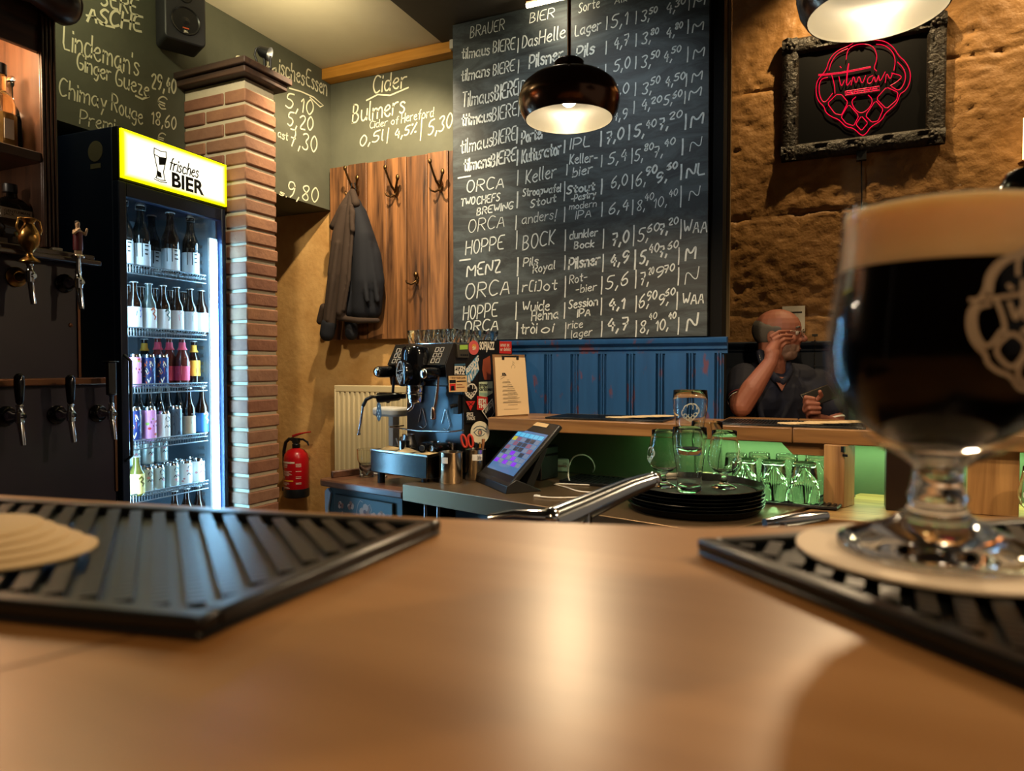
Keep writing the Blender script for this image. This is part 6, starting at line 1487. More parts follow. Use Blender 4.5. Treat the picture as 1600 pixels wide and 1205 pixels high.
for s in (-1, 1):
    ba.append((hp(-.008, s * .076, -.018), (.022, .010, .034), HM)); ba.append((hp(.062, s * .036, -.028), (.026, .024, .024), HM))
neck = hp(-.022, 0, -.13)
ca += [(hp(-.02, 0, -.04), neck, .060, .058), (neck, L(1210, 592, 3.12), .060, .075)]
sR, sL = L(1163, 592, 3.06), L(1277, 600, 3.14)          # shoulders
chest, belly, hip = L(1216, 622, 3.12), L(1216, 690, 3.14), L(1220, 745, 3.16)
hip.z = .78
ca += [(L(1190, 590, 3.10), L(1250, 594, 3.14), .075, .072), (chest, belly, .125, .14), (belly, hip, .14, .15), (sR, L(1190, 620, 3.08), .062, .10), (sL, L(1245, 625, 3.12), .060, .10)]
elR, wrR = L(1158, 634, 2.90), L(1204, 566, 2.88)
ca += [(sR, elR, .058, .047), (elR, L(1176, 606, 2.885), .046, .044), (L(1176, 606, 2.885), wrR, .044, .029)]
# raised hand: palm, four bent fingers touching the glasses, thumb
pk = L(1210, 545, 2.895); ca += [(wrR, L(1207, 553, 2.885), .028, .030), (L(1205, 550, 2.885), L(1213, 534, 2.90), .028, .022), (L(1212, 556, 2.895), L(1218, 540, 2.905), .020, .018)]
for a, m_, c in [((1205, 526, 2.89), (1217, 518.5, 2.895), (1234, 517.5, 2.925)), ((1209, 531, 2.885), (1221, 524.5, 2.885), (1237, 524, 2.92)), ((1214, 537, 2.885), (1225, 530.5, 2.885), (1238, 530, 2.925)), ((1219, 543, 2.89), (1227, 537, 2.89), (1235, 536, 2.93))]:
    ca += [(L(*a), L(*m_), .0082, .0072), (L(*m_), L(*c), .0072, .0060)]
ca += [(L(1209, 552, 2.905), L(1217, 544, 2.93), .011, .010), (L(1217, 544, 2.93), L(1225, 537, 2.945), .010, .008)]
# other arm: elbow out to the right, hand up with the phone
elL, wrL = L(1306, 668, 3.06), L(1272, 655, 2.90)
ca += [(sL, elL, .056, .046), (elL, wrL, .042, .029), (wrL, L(1268, 636, 2.885), .029, .030), (L(1262, 640, 2.89), L(1266, 628, 2.885), .022, .024)]
for i, (a, m_, c) in enumerate([((1276, 626, 2.89), (1283, 618, 2.87), (1281, 612, 2.855)), ((1258, 629, 2.875), (1259, 621, 2.85), (1272, 623, 2.842)), ((1259, 636, 2.873), (1262, 630, 2.845), (1279, 631, 2.84)), ((1261, 642, 2.873), (1265, 638, 2.845), (1281, 638, 2.842)), ((1264, 648, 2.875), (1268, 645, 2.85), (1280, 645, 2.85))]):
    ca += [(L(*a), L(*m_), .0105, .0095), (L(*m_), L(*c), .0095, .008)]
# thighs and shins below the bar, turned along the bench
kR, kL = hip + Vector((.30, -.03, -.02)), hip + Vector((.34, .12, -.02)); ca += [(hip, kR, .10, .062), (hip, kL, .10, .062)]
for k in (kR, kL):
    an = k + Vector((.04, 0, -.40)); an.z = .32; ca += [(k, an, .06, .038), (an + Vector((0, 0, -.02)), an + Vector((.15, 0, -.05)), .036, .030)]
blob('body', M_skin, man, ca, ba, voxel=.0033, smooth=2, factor=.5)
M_stub = mat('stubbled_skin', '#84695c', .8, bump=(400, .3, .001))
bd_ = man.children[0].data; bd_.materials.append(M_stub); HMi = HM.transposed()
for pg_ in bd_.polygons:
    q = HMi @ (pg_.center - hc); nz = noise.noise(pg_.center * 60) * .006
    if q.z < -.052 + nz + max(0, .03 - q.x) * -.3 and q.z > -.135 and q.x > .012 + nz - (q.z + .05) * .3 and abs(q.y) < .075 and q.length < .15 and not (q.x > .086 and abs(q.y) < .014 and q.z > -.08): pg_.material_index = 1
# clothing
sh_c = [(L(1190, 592, 3.10), L(1250, 596, 3.14), .083, .080), (chest, belly, .135, .152), (belly, hip, .152, .16), (sR, L(1190, 622, 3.08), .071, .11), (sL, L(1245, 627, 3.12), .069, .11), (sR, sR.lerp(elR, .62), .070, .064), (sL, sL.lerp(elL, .60), .068, .062), (L(1196, 585, 3.10), L(1240, 588, 3.13), .062, .06),
        (L(1180, 610, 2.99), L(1192, 660, 2.98), .012, .014), (L(1240, 620, 3.0), L(1215, 668, 2.985), .012, .012)]
blob('polo_shirt', M_navyshirt, man, sh_c, voxel=.006, smooth=4)
b = MB()
def ringat(c, d, r, w, n=22):
    d = d.normalized(); q = d.to_track_quat('Z', 'Y').to_matrix()
    b.rings([[c + q @ Vector((r * math.cos(2 * math.pi * k / n), r * math.sin(2 * math.pi * k / n), z)) for k in range(n)] for z in (-w, w)], caps=False)
M_wt = mat('white_tipping', '#cfcfc8', .8); M_rd = mat('red_tipping', '#6e1e24', .8)
cR, cL_ = sR.lerp(elR, .62) + (elR - sR).normalized() * .052, sL.lerp(elL, .60) + (elL - sL).normalized() * .05
ringat(cR, elR - sR, .054, .0035); ringat(cL_, elL - sL, .053, .0035); b.build('sleeve_tipping', M_wt, man, smooth=60)
b = MB(); ringat(cR - (elR - sR).normalized() * .009, elR - sR, .059, .003); b.build('sleeve_tipping', M_rd, man, smooth=60)
cu = [L(1187, 552, 3.03), L(1190, 562, 3.02), L(1195, 572, 3.005), L(1204, 584, 2.992), L(1214, 594, 2.985)]; cv = [L(1232, 570, 3.05), L(1234, 580, 3.02), L(1230, 588, 3.0), L(1222, 598, 2.985)]
blob('collar', M_navyshirt, man, [(cu[i], cu[i + 1], .017, .017) for i in range(4)] + [(cv[i], cv[i + 1], .016, .016) for i in range(3)] + [(L(1187, 552, 3.03), L(1200, 556, 3.15), .018, .018), (L(1232, 570, 3.05), L(1225, 560, 3.17), .016, .016)], voxel=.005, smooth=3)
b = MB(); b.tube([p - fw * .017 + Vector((-.008, 0, -.005)) for p in cu[:4]], .0024, 6); b.build('collar_tipping', M_wt, man)
M_vskin = M_skin
b = MB(); v0 = [L(1206, 588, 2.985), L(1232, 590, 2.99), L(1221, 611, 2.972)]
b.prism([p - fw * .002 for p in v0], -fw * .004); b.build('open_neckline', M_skin, man)
# hair at the sides, short grey beard, eyes, glasses
M_hair = mat('grey_hair', '#57534f', .85, bump=(240, .5, .002)); M_beard = mat('grey_stubble', '#75665c', .9, bump=(300, .5, .002))
def head_patch(b, p0, p1, u0, u1, k_in, k_out, n=16, m=8):
    """a cap of hair hugging the skull between two bearings and two heights"""
    def at(ph, el, k): return hp(.101 * k * math.cos(ph) * math.cos(el), .079 * k * math.sin(ph) * math.cos(el), .018 + .088 * k * math.sin(el))
    rs = []
    for i in range(n + 1):
        ph = R(p0 + (p1 - p0) * i / n); tp = u1 - 26 * abs(math.cos(math.pi * i / n)) ** 3 + 5 * noise.noise(Vector((i * .7, 3, 1))); lo_ = u0 + 30 * abs(math.cos(math.pi * i / n)) ** 4; e = [R(lo_ + (tp - lo_) * q / m) for q in range(m + 1)]; ed = min(1, min(i, n - i) / 2)
        rs.append([at(ph, x, k_in + (k_out - k_in) * ed * min(1, min(q, m - q) / 1.5)) for q, x in enumerate(e)] + [at(ph, x, k_in - .05) for x in reversed(e)])
    b.rings(rs)
b = MB(); head_patch(b, 72, 288, -62, 30, .985, 1.05, 28, 10); b.build('hair', M_hair, man, smooth=70)
b = MB()
for s in (-1, 1): b.sphere(hp(.083, s * .031, -.002), .0115, 12, 8)
b.build('eyes', mat('eye_white', '#b8aca0', .3), man, smooth=60)
b = MB()
for s in (-1, 1): b.sphere(hp(.0925, s * .030, -.002), .0048, 10, 6)
b.build('pupils', mat('eye_dark', '#1e140e', .2), man, smooth=60)
b = MB(); b.tube([hp(.094, -.018, -.070), hp(.098, 0, -.0695), hp(.094, .018, -.070)], .0022, 6); b.build('lips', mat('lips', '#8e5048', .5), man)
b = MB()
for s in (-1, 1): b.tube([hp(.094, s * .018, .020), hp(.094, s * .032, .025), hp(.084, s * .046, .019)], .004, 6)
b.build('eyebrows', M_hair, man)
gl = thing('eyeglasses', 'thin metal-rimmed glasses worn by the man at the bar', 'glasses', man.location)
b = MB()
for s in (-1, 1):
    b.tube([hp(.113 - .006 * abs(math.cos(k * .524)), s * .033 + .022 * math.cos(k * .524), -.004 + .017 * math.sin(k * .524)) for k in range(13)], .0014, 6, caps=False)
    b.tube([hp(.107, s * .055, .002), hp(.06, s * .073, .006), hp(-.005, s * .080, .006)], .0014, 6)
b.tube([hp(.112, -.012, .002), hp(.117, 0, .005), hp(.112, .012, .002)], .0014, 6); b.build('rim', mat('glasses_metal', '#6a625a', .3, metal=.9), gl, smooth=60)
b = MB()
for s in (-1, 1): b.poly([hp(.112, s * .033 + .021 * math.cos(k * .524), -.004 + .016 * math.sin(k * .524)) for k in range(12)])
b.build('lens', thin_glass('lens_glass'), gl, smooth=0)
ph = thing('smartphone', 'black smartphone held level in the man\'s lower hand', 'phone', man.location)
a0, a1 = L(1251, 617, 2.868), L(1294, 601, 2.95); dd = (a1 - a0); nn = Vector((0, 0, 1)); ww = dd.cross(nn).normalized(); nn = ww.cross(dd).normalized(); ww2 = (ww * .55 + nn * -.83).normalized(); tn = dd.cross(ww2).normalized()
b = MB(); b.prism([a0, a1, a1 + ww2 * .066, a0 + ww2 * .066], tn * .008); b.build('phone_body', M_black, ph, bevel=.003)
b = MB(); b.tube([a0 + tn * .004, a1 + tn * .004], .0022, 6); b.build('metal_edge', mat('phone_edge', '#8a8478', .25, metal=1), ph)
# stool under him
st_ = thing('bar_stool', 'round dark bar stool under the seated man', 'stool', man.location + Vector((hip.x, hip.y, 0)))
b = MB(); b.lathe([(.0005, .545), (.16, .545), (.17, .56), (.165, .585), (.0005, .59)], 24, caps=False); b.build('seat', M_panel, st_)
for k in range(4):
    b = MB(); b.cyl((.11 * math.cos(k * 1.57 + .78), .11 * math.sin(k * 1.57 + .78), .547), (.16 * math.cos(k * 1.57 + .78), .16 * math.sin(k * 1.57 + .78), 0), .014); b.build('leg', M_walnut, st_)
# ================================================================== NEON PICTURE
fy = AY - .045
f0, f1 = hit(1222, 62.5, 'y', fy), hit(1481, 14, 'y', fy); g0, g1 = hit(1222, 253, 'y', fy), hit(1481, 220, 'y', fy)
fx0, fx1, fz0, fz1 = f0.x, f1.x, (g0.z + g1.z) / 2, (f0.z + f1.z) / 2
NP = thing('neon_picture', 'black picture in a carved dark frame with a red neon hop emblem', 'neon sign', (fx0, AY - .012, fz0))
W_, H_ = fx1 - fx0, fz1 - fz0
M_frame = mat('carved_frame_wood', '#130e09', .5, var=('#2c2316', 26, .4, .8), bump=(70, .9, .008))
def frame_side(p0, p1, inward):
    """carved moulding along one side"""
    p0, p1, inw = Vector(p0), Vector(p1), Vector(inward); d = p1 - p0; n = int(d.length / .012); rs = []
    for i in range(n + 1):
        t_ = i / n; c = p0 + d * t_; k = .004 * math.sin(t_ * n * .55) + .003 * noise.noise(c * 40)
        corner = .006 if t_ < .09 or t_ > .91 else 0
        m0 = min(t_, 1 - t_) * d.length
        rs.append([c + inw * min(a, max(a, 0)) + Vector((0, -h, 0)) + inw * 0 for a, h in [(0, 0), (0, .018), (.012, .026 + corner), (.028, .034 + k + corner), (.046, .026 - k + corner), (.062, .030 + k * .5), (.074, .016), (.074, 0)]])
    return rs
b = MB()
for p0, p1, inw in [((0, 0, 0), (W_, 0, 0), (0, 0, 1)), ((0, 0, H_), (W_, 0, H_), (0, 0, -1)), ((0, 0, 0), (0, 0, H_), (1, 0, 0)), ((W_, 0, 0), (W_, 0, H_), (-1, 0, 0))]: b.rings(frame_side(p0, p1, inw), True, True)
b.build('carved_frame', M_frame, NP, smooth=70)
for x, z in ((.036, .036), (W_ - .036, .036), (.036, H_ - .036), (W_ - .036, H_ - .036), (W_ / 2, .036), (W_ / 2, H_ - .036)):
    b = MB()
    for k in range(5): b.sphere((x + .016 * math.cos(k * 1.257), -.032, z + .016 * math.sin(k * 1.257)), (.012, .010, .012), 8, 6)
    b.sphere((x, -.036, z), (.011, .010, .011), 8, 6); b.build('carved_rosette', M_frame, NP, smooth=60)
b = MB(); b.bx(.05, W_ - .05, -.012, -.002, .05, H_ - .05); b.build('picture_panel', mat('picture_black', '#050609', .35), NP)
M_neon = mat('red_neon', '#300008', .3, emit='#f00838', es=1.25)
b = MB(); ny = fy + .012
def zp(x, y): return hit(1200 + x * 300 / 1572, 30 + y * 230 / 1205, 'y', ny) - NP.location
def soft(l):
    q = []
    for a, c in zip(l, l[1:]): q += [(a[0] * .88 + c[0] * .12, a[1] * .88 + c[1] * .12), (a[0] * .12 + c[0] * .88, a[1] * .12 + c[1] * .88)]
    return q + [q[0]]
def inset(l, k): # second parallel outline of the same petal
    cx, cy = sum(p[0] for p in l) / len(l), sum(p[1] for p in l) / len(l); return [(cx + (x - cx) * k, cy + (y - cy) * k) for x, y in l]
for l in [HOP_OUT] + HOP_IN + HOP_SCRIPT + [[(x, y + 9) for x, y in s] for s in HOP_SCRIPT[:1]]:
    l2 = soft(inset(l, 1.05)) if l[0] == l[-1] and len(l) < 10 else chaikin(chaikin(l)); b.tube([zp(x, y) for x, y in l2], .0017, 5)
for l in HOP_BAR: b.tube([zp(x, y) for x, y in l], .0015, 4)
st, wd = strokes('BIERE', .1, .2)
for pl_ in st: b.tube([zp(642 + a / wd * 262, 618 - c * 3.1 - a / wd * 40) for a, c in pl_], .0013, 4)
b.build('neon_tube', M_neon, NP, smooth=60)
b = MB(); p = hit(1346, 240, 'y', AY - .02) - NP.location; b.bx(p.x - .02, p.x + .02, -.03, .0, -.035, .004); b.tube([(p.x, -.012, -.03), (p.x + .004, -.010, -.2), (p.x, -.012, -.36)], .003, 6); b.build('power_cord', M_black, NP)
b = MB(); p = hit(1240, 505, 'y', AY - .01); b.bx(-.05, .05, -.003, 0, -.06, .08); o = tag(b.build('wall_notice', M_paper), 'small white paper notice on the stone wall behind the man', 'notice'); o.location = (p.x, AY - .022, p.z)
b = MB(); b.ribbon([(-.03, -.0032, .05), (.035, -.0032, .05)], .006, (0, -1, 0), .0003); b.build('lettering', M_ink, o)
# beaded light pull chain hanging in the alcove
p = hit(1274, 470, 'y', AY - .09); b = MB()
for k in range(38): b.sphere((0, 0, -.02 * k), .0035, 6, 4)
b.tube([(0, 0, 0), (0, 0, -.74)], .0008, 4)
b.bx(-.012, .012, -.01, .018, 0, .01)
o = tag(b.build('bead_chain', mat('chain_dark', '#3c3a34', .4, metal=.7)), 'thin beaded chain hanging on the dark panelling right of the man', 'chain'); o.location = (p.x, AY - .088, 1.42)

# ================================================================== PENDANT LAMPS
M_shade = mat('shade_bronze', '#5a4234', .2, metal=.9); M_shade_in = mat('shade_inside', '#d0c9b8', .34, metal=.7, bump=(90, .05, .001), stretch=(1, 1, 12))
M_bulb = mat('warm_bulb', '#ffffff', .4, emit='#fff0d6', es=20)
def pendant(x, y, z, label, power):
    t = thing('pendant_lamp', label, 'pendant lamp', (x, y, z), 0, 'bronze pendant lamps over the bar')
    po = [(.1316, 0), (.1345, 0), (.148, .022), (.1545, .050), (.1545, .068), (.152, .072), (.150, .082), (.142, .100), (.122, .118), (.085, .130), (.056, .136), (.049, .143), (.047, .150), (.046, .172), (.040, .178), (.006, .180)]
    b = MB(); b.lathe(po, 48, caps=False); b.build('shade', M_shade, t, smooth=50)
    pi_ = [(.1316, 0), (.145, .024), (.1505, .05), (.1505, .068), (.138, .098), (.118, .114), (.05, .130), (.03, .132), (.0005, .132)]
    b = MB(); b.lathe(pi_, 48, caps=False); b.build('reflector', M_shade_in, t, smooth=50)
    b = MB(); b.cyl((0, 0, .176), (0, 0, CEIL - .03 - z), .0055); b.build('rod', M_bronze, t)
    b = MB(); b.lathe([(.05, CEIL - .036 - z), (.045, CEIL - .045 - z), (.006, CEIL - .065 - z)], 20); b.build('ceiling_rose', M_black, t, smooth=40)
    b = MB(); b.sphere((0, 0, .072), (.028, .028, .034), 16, 10); b.cyl((0, 0, .10), (0, 0, .131), .016); b.build('bulb', M_bulb, t, smooth=60)
    d = bpy.data.lights.new('pendant_light', 'SPOT'); d.energy = power; d.color = (1, .74, .44); d.shadow_soft_size = .03; d.spot_size = R(165); d.spot_blend = .5
    o = bpy.data.objects.new('pendant_light', d); C.objects.link(o); o.parent = t; o.location = (0, 0, .012)
    return t
l1 = V(889, 187, 2.14); l2 = V(1369.5, 20, 1.44)
pendant(l1.x, l1.y, l1.z, 'dark bronze pendant lamp hanging in front of the menu board', 38)
pendant(l2.x, l2.y, l2.z, 'pendant lamp in front of the neon picture, cut off by the top edge', 38)
dl = l2 - l1
pendant(l2.x + dl.x, l2.y + dl.y, (l1.z + l2.z) / 2, 'pendant lamp further along the row, past the one before the neon picture', 38)
# light bar over the board
b = MB(); p0, p1 = hit(823, 11, 'y', 2.80), hit(905, -12, 'y', 2.80); c = (p0 + p1) / 2; lb = thing('light_bar', 'slim bright light bar at the top of the menu board', 'light bar', c)
q0, q1 = p0 - c, p1 - c; q1.z = q0.z = 0
b.tube([q0, q1], .010, 10); b.build('light_tube', mat('bar_glow', '#ffffff', .4, emit='#ffe6b0', es=14), lb)
b = MB(); b.bx(q0.x, q1.x, -.012, .012, .011, .03); b.cyl((0, 0, .03), (0, 0, CEIL - .006 - c.z), .008); b.build('holder', M_bronze, lb)
d = bpy.data.lights.new('light_bar_glow', 'POINT'); d.energy = 2; d.color = (1, .88, .62); d.shadow_soft_size = .02
o = bpy.data.objects.new('light_bar_glow', d); C.objects.link(o); o.location = c + Vector((0, -.03, -.03))
p = hit(1606, 215, 'y', AY - .08)
t = thing('wall_candle_light', 'glowing candle-shaped wall light at the right edge of the stone wall', 'wall light', (p.x, AY - .085, p.z - .09))
b = MB(); b.cyl((0, 0, 0), (0, 0, .17), .018); b.build('candle_tube', mat('candle_glow', '#ffffff', .5, emit='#ffcf80', es=5), t)
b = MB(); b.lathe([(.03, -.02), (.034, -.012), (.02, -.001)], 16); b.cyl((0, 0, -.012), (0, .07, -.03), .008); b.build('holder', M_bronze, t)
# ================================================================== SPEAKER, SPOT ON THE PIER
pb = hit(302, 70, 'x', -2.36)
sk = thing('loudspeaker', 'black wall loudspeaker high on the chalk-painted left wall', 'speaker', (-2.43, pb.y, pb.z), R(90) - R(24))
M_spk = mat('speaker_plastic', '#26262a', .5, bump=(200, .15, .001))
def rr_box(w, h0, h1, y0, y1, r): return rounded([(-w, y0, h0), (w, y0, h0), (w, y0, h1), (-w, y0, h1)], [0, 1, 2, 3], r)
b = MB(); b.prism(rr_box(.078, 0, .235, -.065, .07, .022), (0, .13, 0)); b.build('casing', M_spk, sk, bevel=.006)
b = MB(); b.axis_lathe((0, -.0655, .085), (0, -1, 0), [(.056, 0), (.054, .004), (.050, .001), (.046, -.002), (.02, -.001), (.001, .004)], 28); b.build('woofer_cone', mat('cone_black', '#1a1a1c', .3), sk, smooth=60)
b = MB(); b.axis_lathe((0, -.0655, .182), (0, -1, 0), [(.026, 0), (.024, .003), (.012, .002), (.001, .005)], 20); b.build('tweeter', M_black, sk, smooth=60)
b = MB(); b.bx(-.012, .012, -.068, -.0655, .030, .058); bd = b.build('badge', M_black, sk)
b = MB(); b.bx(-.012, .012, -.0686, -.068, .0535, .058); b.build('badge_stripe', mat('badge_orange', '#c8562a', .5), bd)
printed('lettering', 'JBL', M_swhite, bd, (-.009, -.0682, .036), (1, 0, 0), (0, 0, 1), .018, .011, font_bold=.03)
b = MB(); b.bx(-.02, .02, .066, .11, .08, .15); b.cyl((0, .085, .115), (0, .13, .115), .012); b.build('wall_bracket', M_black, sk)
cp = Vector((-2.155, 2.22, 2.5125))
sp_ = thing('small_spotlight', 'small black spotlight with ring bracket standing on the brick pier', 'spotlight', cp)
vr = (CAMROT @ Vector((1, 0, 0))); vr.z = 0; vr.normalize()
b = MB(); b.tube([vr * -.026 , vr * -.028 + Vector((0, 0, .035)), vr * -.036 + Vector((0, 0, .055)), vr * -.03 + Vector((0, 0, .08)), vr * -.014 + Vector((0, 0, .088)), Vector((0, 0, .075))], .004, 8); b.tube([vr * .03, vr * .03 + Vector((0, 0, .05))], .004, 8); b.tube([vr * -.03, vr * .034], .004, 8); b.build('bracket', M_black, sp_, smooth=60)
b = MB(); b.axis_lathe(vr * -.02 + Vector((0, 0, .075)), vr * .9 + Vector((0, 0, -.35)), [(.012, 0), (.022, .012), (.027, .045), (.029, .05), (.024, .048), (.001, .03)], 18); b.tube([vr * .004 + Vector((0, 0, .05)), vr * .006], .006, 8); b.build('lamp_head', M_black, sp_, smooth=40)
d = bpy.data.lights.new('pier_uplight', 'SPOT'); d.energy = 11; d.color = (1, .84, .52); d.spot_size = R(150); d.spot_blend = .8; d.shadow_soft_size = .02
o = bpy.data.objects.new('pier_uplight', d); C.objects.link(o); o.location = cp + Vector((.10, .06, .03)); o.rotation_euler = (R(172), R(-20), 0)
b = MB(); b.tube([hit(292, 135, 'y', 2.12), hit(310, 124, 'y', 2.13), hit(335, 121, 'y', 2.15), hit(372, 118, 'y', 2.17)], .0025, 6); tag(b.build('black_cable', M_black), 'thin black cable running over the top of the brick pier', 'cable')

# ================================================================== FOREGROUND BAR
BT = 1.19
M_oak = wood('oiled_oak', '#94683c', '#b5885a', 0.33, 'x', 0.35, bump=.04, spec=.4)
edge = [hit(x, y, 'z', BT) for x, y in [(-60, 768), (300, 789), (690, 808), (1090, 822), (1300, 819), (1660, 802)]]
near = [Vector((1.25, -.25, BT)), Vector((.6, -.75, BT)), Vector((-.5, -.45, BT)), Vector((-.75, .1, BT))]
pl_ = [edge[0] + (edge[0] - edge[1]).normalized() * .35] + edge[1:-1] + [edge[-1] + (edge[-1] - edge[-2]).normalized() * .7]
b = MB(); b.prism([p - Vector((0, 0, .045)) for p in pl_ + near], (0, 0, .045))
bar = tag(b.build('bar_counter', M_oak, None, bevel=.004, seg=3), 'wide oiled oak bar counter in the foreground', 'bar counter')
b = MB(); b.prism([(-.6, .30, 0), (.95, .62, 0), (.95, .2, 0), (-.4, -.1, 0)], (0, 0, BT - .0455)); b.build('bar_front', M_panel, bar)
b = MB(); cb0, cb1 = hit(-20, 1052, 'z', BT), hit(250, 985, 'z', BT)
b.ribbon([cb0, cb1], .0008, (0, 0, 1), .0003); b.build('board_joint_marking', mat('joint_dark', '#4a2e18', .6), bar)
b = MB(); b.bx(-.75, .9, .62, 1.05, 0, .93); o = tag(b.build('sink_unit', mat('sink_steel', '#6a6a66', .3, metal=1), None, bevel=.004), 'low steel sink unit behind the foreground bar', 'sink unit')

# two large mats on the bar
TH = .008
def flat(x, y, z=BT): return hit(x, y, 'z', z)
cR_, cN = flat(690, 836), flat(312, 1006); cF = flat(0, 790)
e1 = (cR_ - cN)                                   # right side, away from the camera
eN = (flat(0, 975) - cN).normalized() * .36       # near side, to the left
bar_mat('large black rubber bar mat at the left on the foreground bar', cN + Vector((0, 0, .0004)), eN, e1, 26, 22, TH, diag=1)
c0_ = flat(1088, 868); e_far = (flat(1600, 832) - c0_).normalized() * .36; e_near = (flat(1600, 1085) - c0_).normalized() * .17
bar_mat('large black rubber bar mat under the glass of dark beer', c0_ + Vector((0, 0, .0004)), e_near, e_far, 12, 26, TH, diag=-1)
# fan of beer mats on the left mat
q = random.Random(12); zc = BT + TH + .0006
for i in range(5):
    b = MB(); b.lathe([(.031, 0), (.0315, .0002), (.0315, .0012), (.031, .0014)], 36); o = b.build('beer_mat', M_cm, smooth=30)
    p = flat(30, 864, zc); tag(o, 'cream beer mat in the fanned pile on the left bar mat', 'beer mat', 'beer mats piled on the left bar mat')
    rgt = Vector((.9081, .4187, 0)); o.location = p + rgt * (-.002 - .009 * i) + Vector((-.4187, .9081, 0)) * (.0 + .004 * i); o.location.z = zc + .0015 * i
# ------------------------------------------------------------------ glass of dark beer
gd_ = .300; gx_ = (1468 - 800) / F * gd_
gp_ = Vector((-.4187 * gd_ + .9081 * gx_, .9081 * gd_ + .4187 * gx_, 0)); zb = BT + TH + .0004
b = MB(); b.lathe([(.056, 0), (.0565, .0003), (.0565, .0012), (.056, .0015)], 48); cs = tag(b.build('coaster', mat('coaster_white', '#e4d2bc', .75), None, smooth=30), 'round white coaster under the glass of dark beer', 'coaster'); cs.location = (gp_.x, gp_.y, zb)
zb += .0016
mf = mat('tan_foam', '#e4be8c', .8, var=('#ecca9c', 60, .3, .8), bump=(220, .4, .001)); bf = mf.node_tree.nodes['Principled BSDF']; bf.inputs['Subsurface Weight'].default_value = .6; bf.inputs['Subsurface Radius'].default_value = (1, .8, .6); bf.inputs['Subsurface Scale'].default_value = .02
BG = thing('beer_glass', 'stemmed glass of black beer with a thick tan head', 'beer glass', (gp_.x, gp_.y, zb))
k = 1.0
po = [(.0005, .0005), (.030, .0005), (.038, 0), (.0395, .0015), (.039, .004), (.034, .0065), (.020, .012), (.0125, .017), (.0105, .021), (.0118, .024), (.0105, .027), (.0095, .033), (.0098, .037), (.0150, .0405), (.024, .045), (.0335, .053), (.0408, .064), (.0448, .077), (.0455, .088), (.0440, .102), (.0418, .116), (.0400, .130), (.0392, .141), (.0388, .1475)]
TW_ = .0016
wall_in = [(.0005, .0455), (.012, .0455), (.022, .0485), (.0315, .0555), (.0388, .066), (.0429, .078), (.0437, .088), (.0423, .102), (.0402, .116), (.0384, .130), (.0376, .141), (.0376, .1478)]
ks = 14
b = MB(); b.lathe(po[:ks + 1] + [(.0150, .0412), (.0005, .0412)], 64, caps=False); b.build('stem_and_foot', mat('beer_glass_clear', '#ffffff', 0.0, trans=1.0, ior=1.5), BG, smooth=60)
b = MB(); b.lathe([(.0005, .0416)] + po[ks:] + [(.0382, .1484)] + wall_in[::-1], 64, caps=False); b.build('glass_bowl', thin_glass('bowl_glass', '#ffffff', .012, .5, 4.0), BG, smooth=60)
FZ = .1215
def liquid(z0, z1, d=.0003):
    f = interp(wall_in); zs_ = [z0 + (z1 - z0) * i / 24 for i in range(25)]
    return [(.0005, z0)] + [(max(f(z) - d, .001), z) for z in zs_] + [(.0005, z1)]
b = MB(); b.lathe(liquid(.0462, FZ), 56, caps=False); b.build('dark_beer', mat('stout', '#040202', .2, spec=.1), BG, smooth=60)
b = MB(); b.lathe(liquid(FZ + .0002, .1462), 56, caps=False); b.build('foam_head', mat('tan_foam', '#e4be8c', .8, var=('#ecca9c', 60, .3, .8), bump=(220, .4, .001)), BG, smooth=60)
emblem_on(BG, interp([p for p in po if p[1] > .04]), .096, .060, math.atan2(-gp_.y, -gp_.x) + .84, 'printed_emblem', mat('glass_print_beige', '#b8a998', .5), .0016, True)
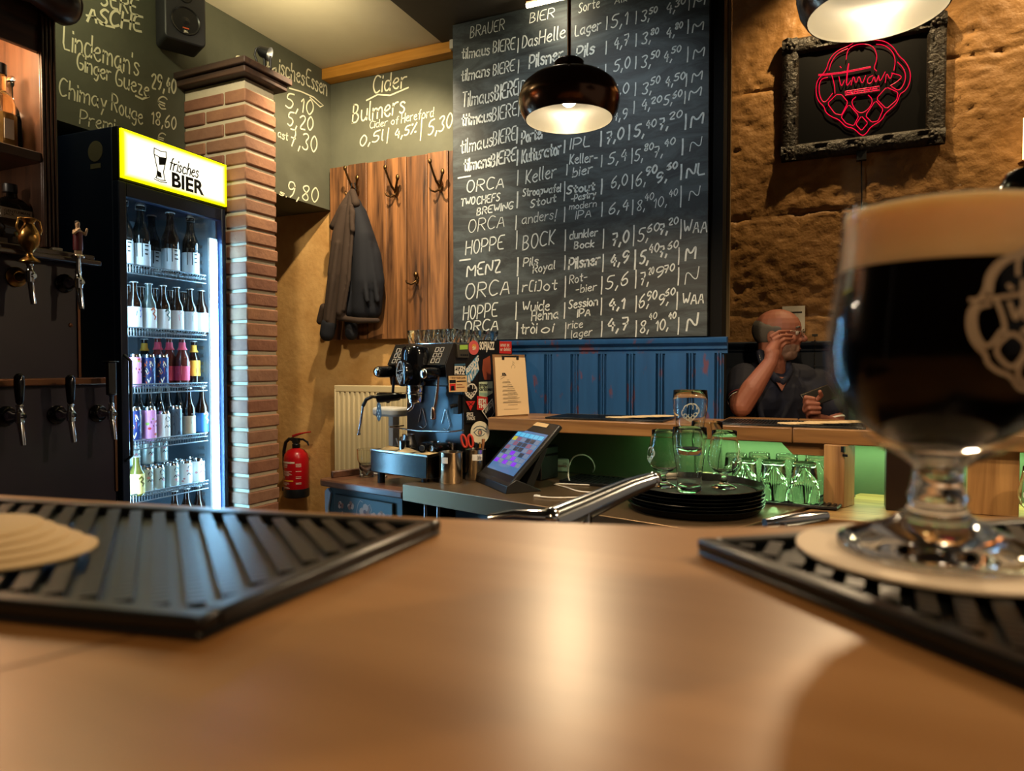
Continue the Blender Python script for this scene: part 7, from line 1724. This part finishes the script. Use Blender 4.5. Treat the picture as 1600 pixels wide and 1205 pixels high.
# ------------------------------------------------------------------ chrome things behind the bar
t = thing('chrome_tap', 'chrome mixer tap with a long slanted spout behind the foreground bar', 'tap', V(930, 800, .90)); o0 = t.location
D = lambda x, y, d: V(x, y, d) - o0
b = MB(); b.tube([D(858, 818, .80), D(905, 798, .84), D(985, 762, .90), D(1020, 750, .92)], [.017, .016, .0125, .010], 18); b.sphere(D(1021, 750, .92), .0105, 14, 8); b.build('spout', M_chrome, t, smooth=60)
b = MB(); b.tube([D(762, 810, .78), D(800, 806, .785), D(858, 810, .80)], [.004, .007, .010], 12); b.sphere(D(860, 812, .80), .014, 14, 8); b.build('lever', M_chrome, t, smooth=60)
c = D(905, 800, .84); b = MB(); b.cyl((c.x, c.y, c.z), (c.x, c.y, .9305 - o0.z), .016); b.cyl((c.x, c.y, .9305 - o0.z), (c.x, c.y, .94 - o0.z), .03); b.build('column', M_chrome, t, smooth=40)
t = thing('chrome_lever', 'small chrome lever showing just above the bar edge beside the beer glass', 'tap lever', V(1250, 812, .88)); o0 = t.location
b = MB(); b.tube([D(1195, 818, .86), D(1240, 812, .87), D(1290, 806, .89)], [.006, .009, .007], 12); c = D(1220, 816, .865); b.cyl((c.x, c.y, c.z), (c.x, c.y, .9305 - o0.z), .008); b.build('lever_arm', M_chrome, t, smooth=60)
pa, pb_, pc_ = V(1608, 268, .62), V(1640, 470, .62), V(1760, 800, .62)
t = thing('black_tap_handle', 'glossy black tap handle behind the beer glass at the right edge', 'tap handle', (pc_.x, pc_.y, .9305))
ax = (pa - pb_).normalized(); ln_ = (pa - pb_).length
b = MB(); b.axis_lathe(pb_ - t.location, ax, [(.016, 0), (.022, .02), (.027, ln_ - .03), (.025, ln_ - .01), (.017, ln_ + .002), (.001, ln_ + .006)], 24); b.build('handle_grip', M_blackgloss, t, smooth=60)
b = MB(); b.tube([pb_ - t.location, V(1690, 620, .62) - t.location, pc_ - t.location, Vector((0, 0, 0))], [.012, .014, .016, .02], 16); b.build('column', M_chrome, t, smooth=40)
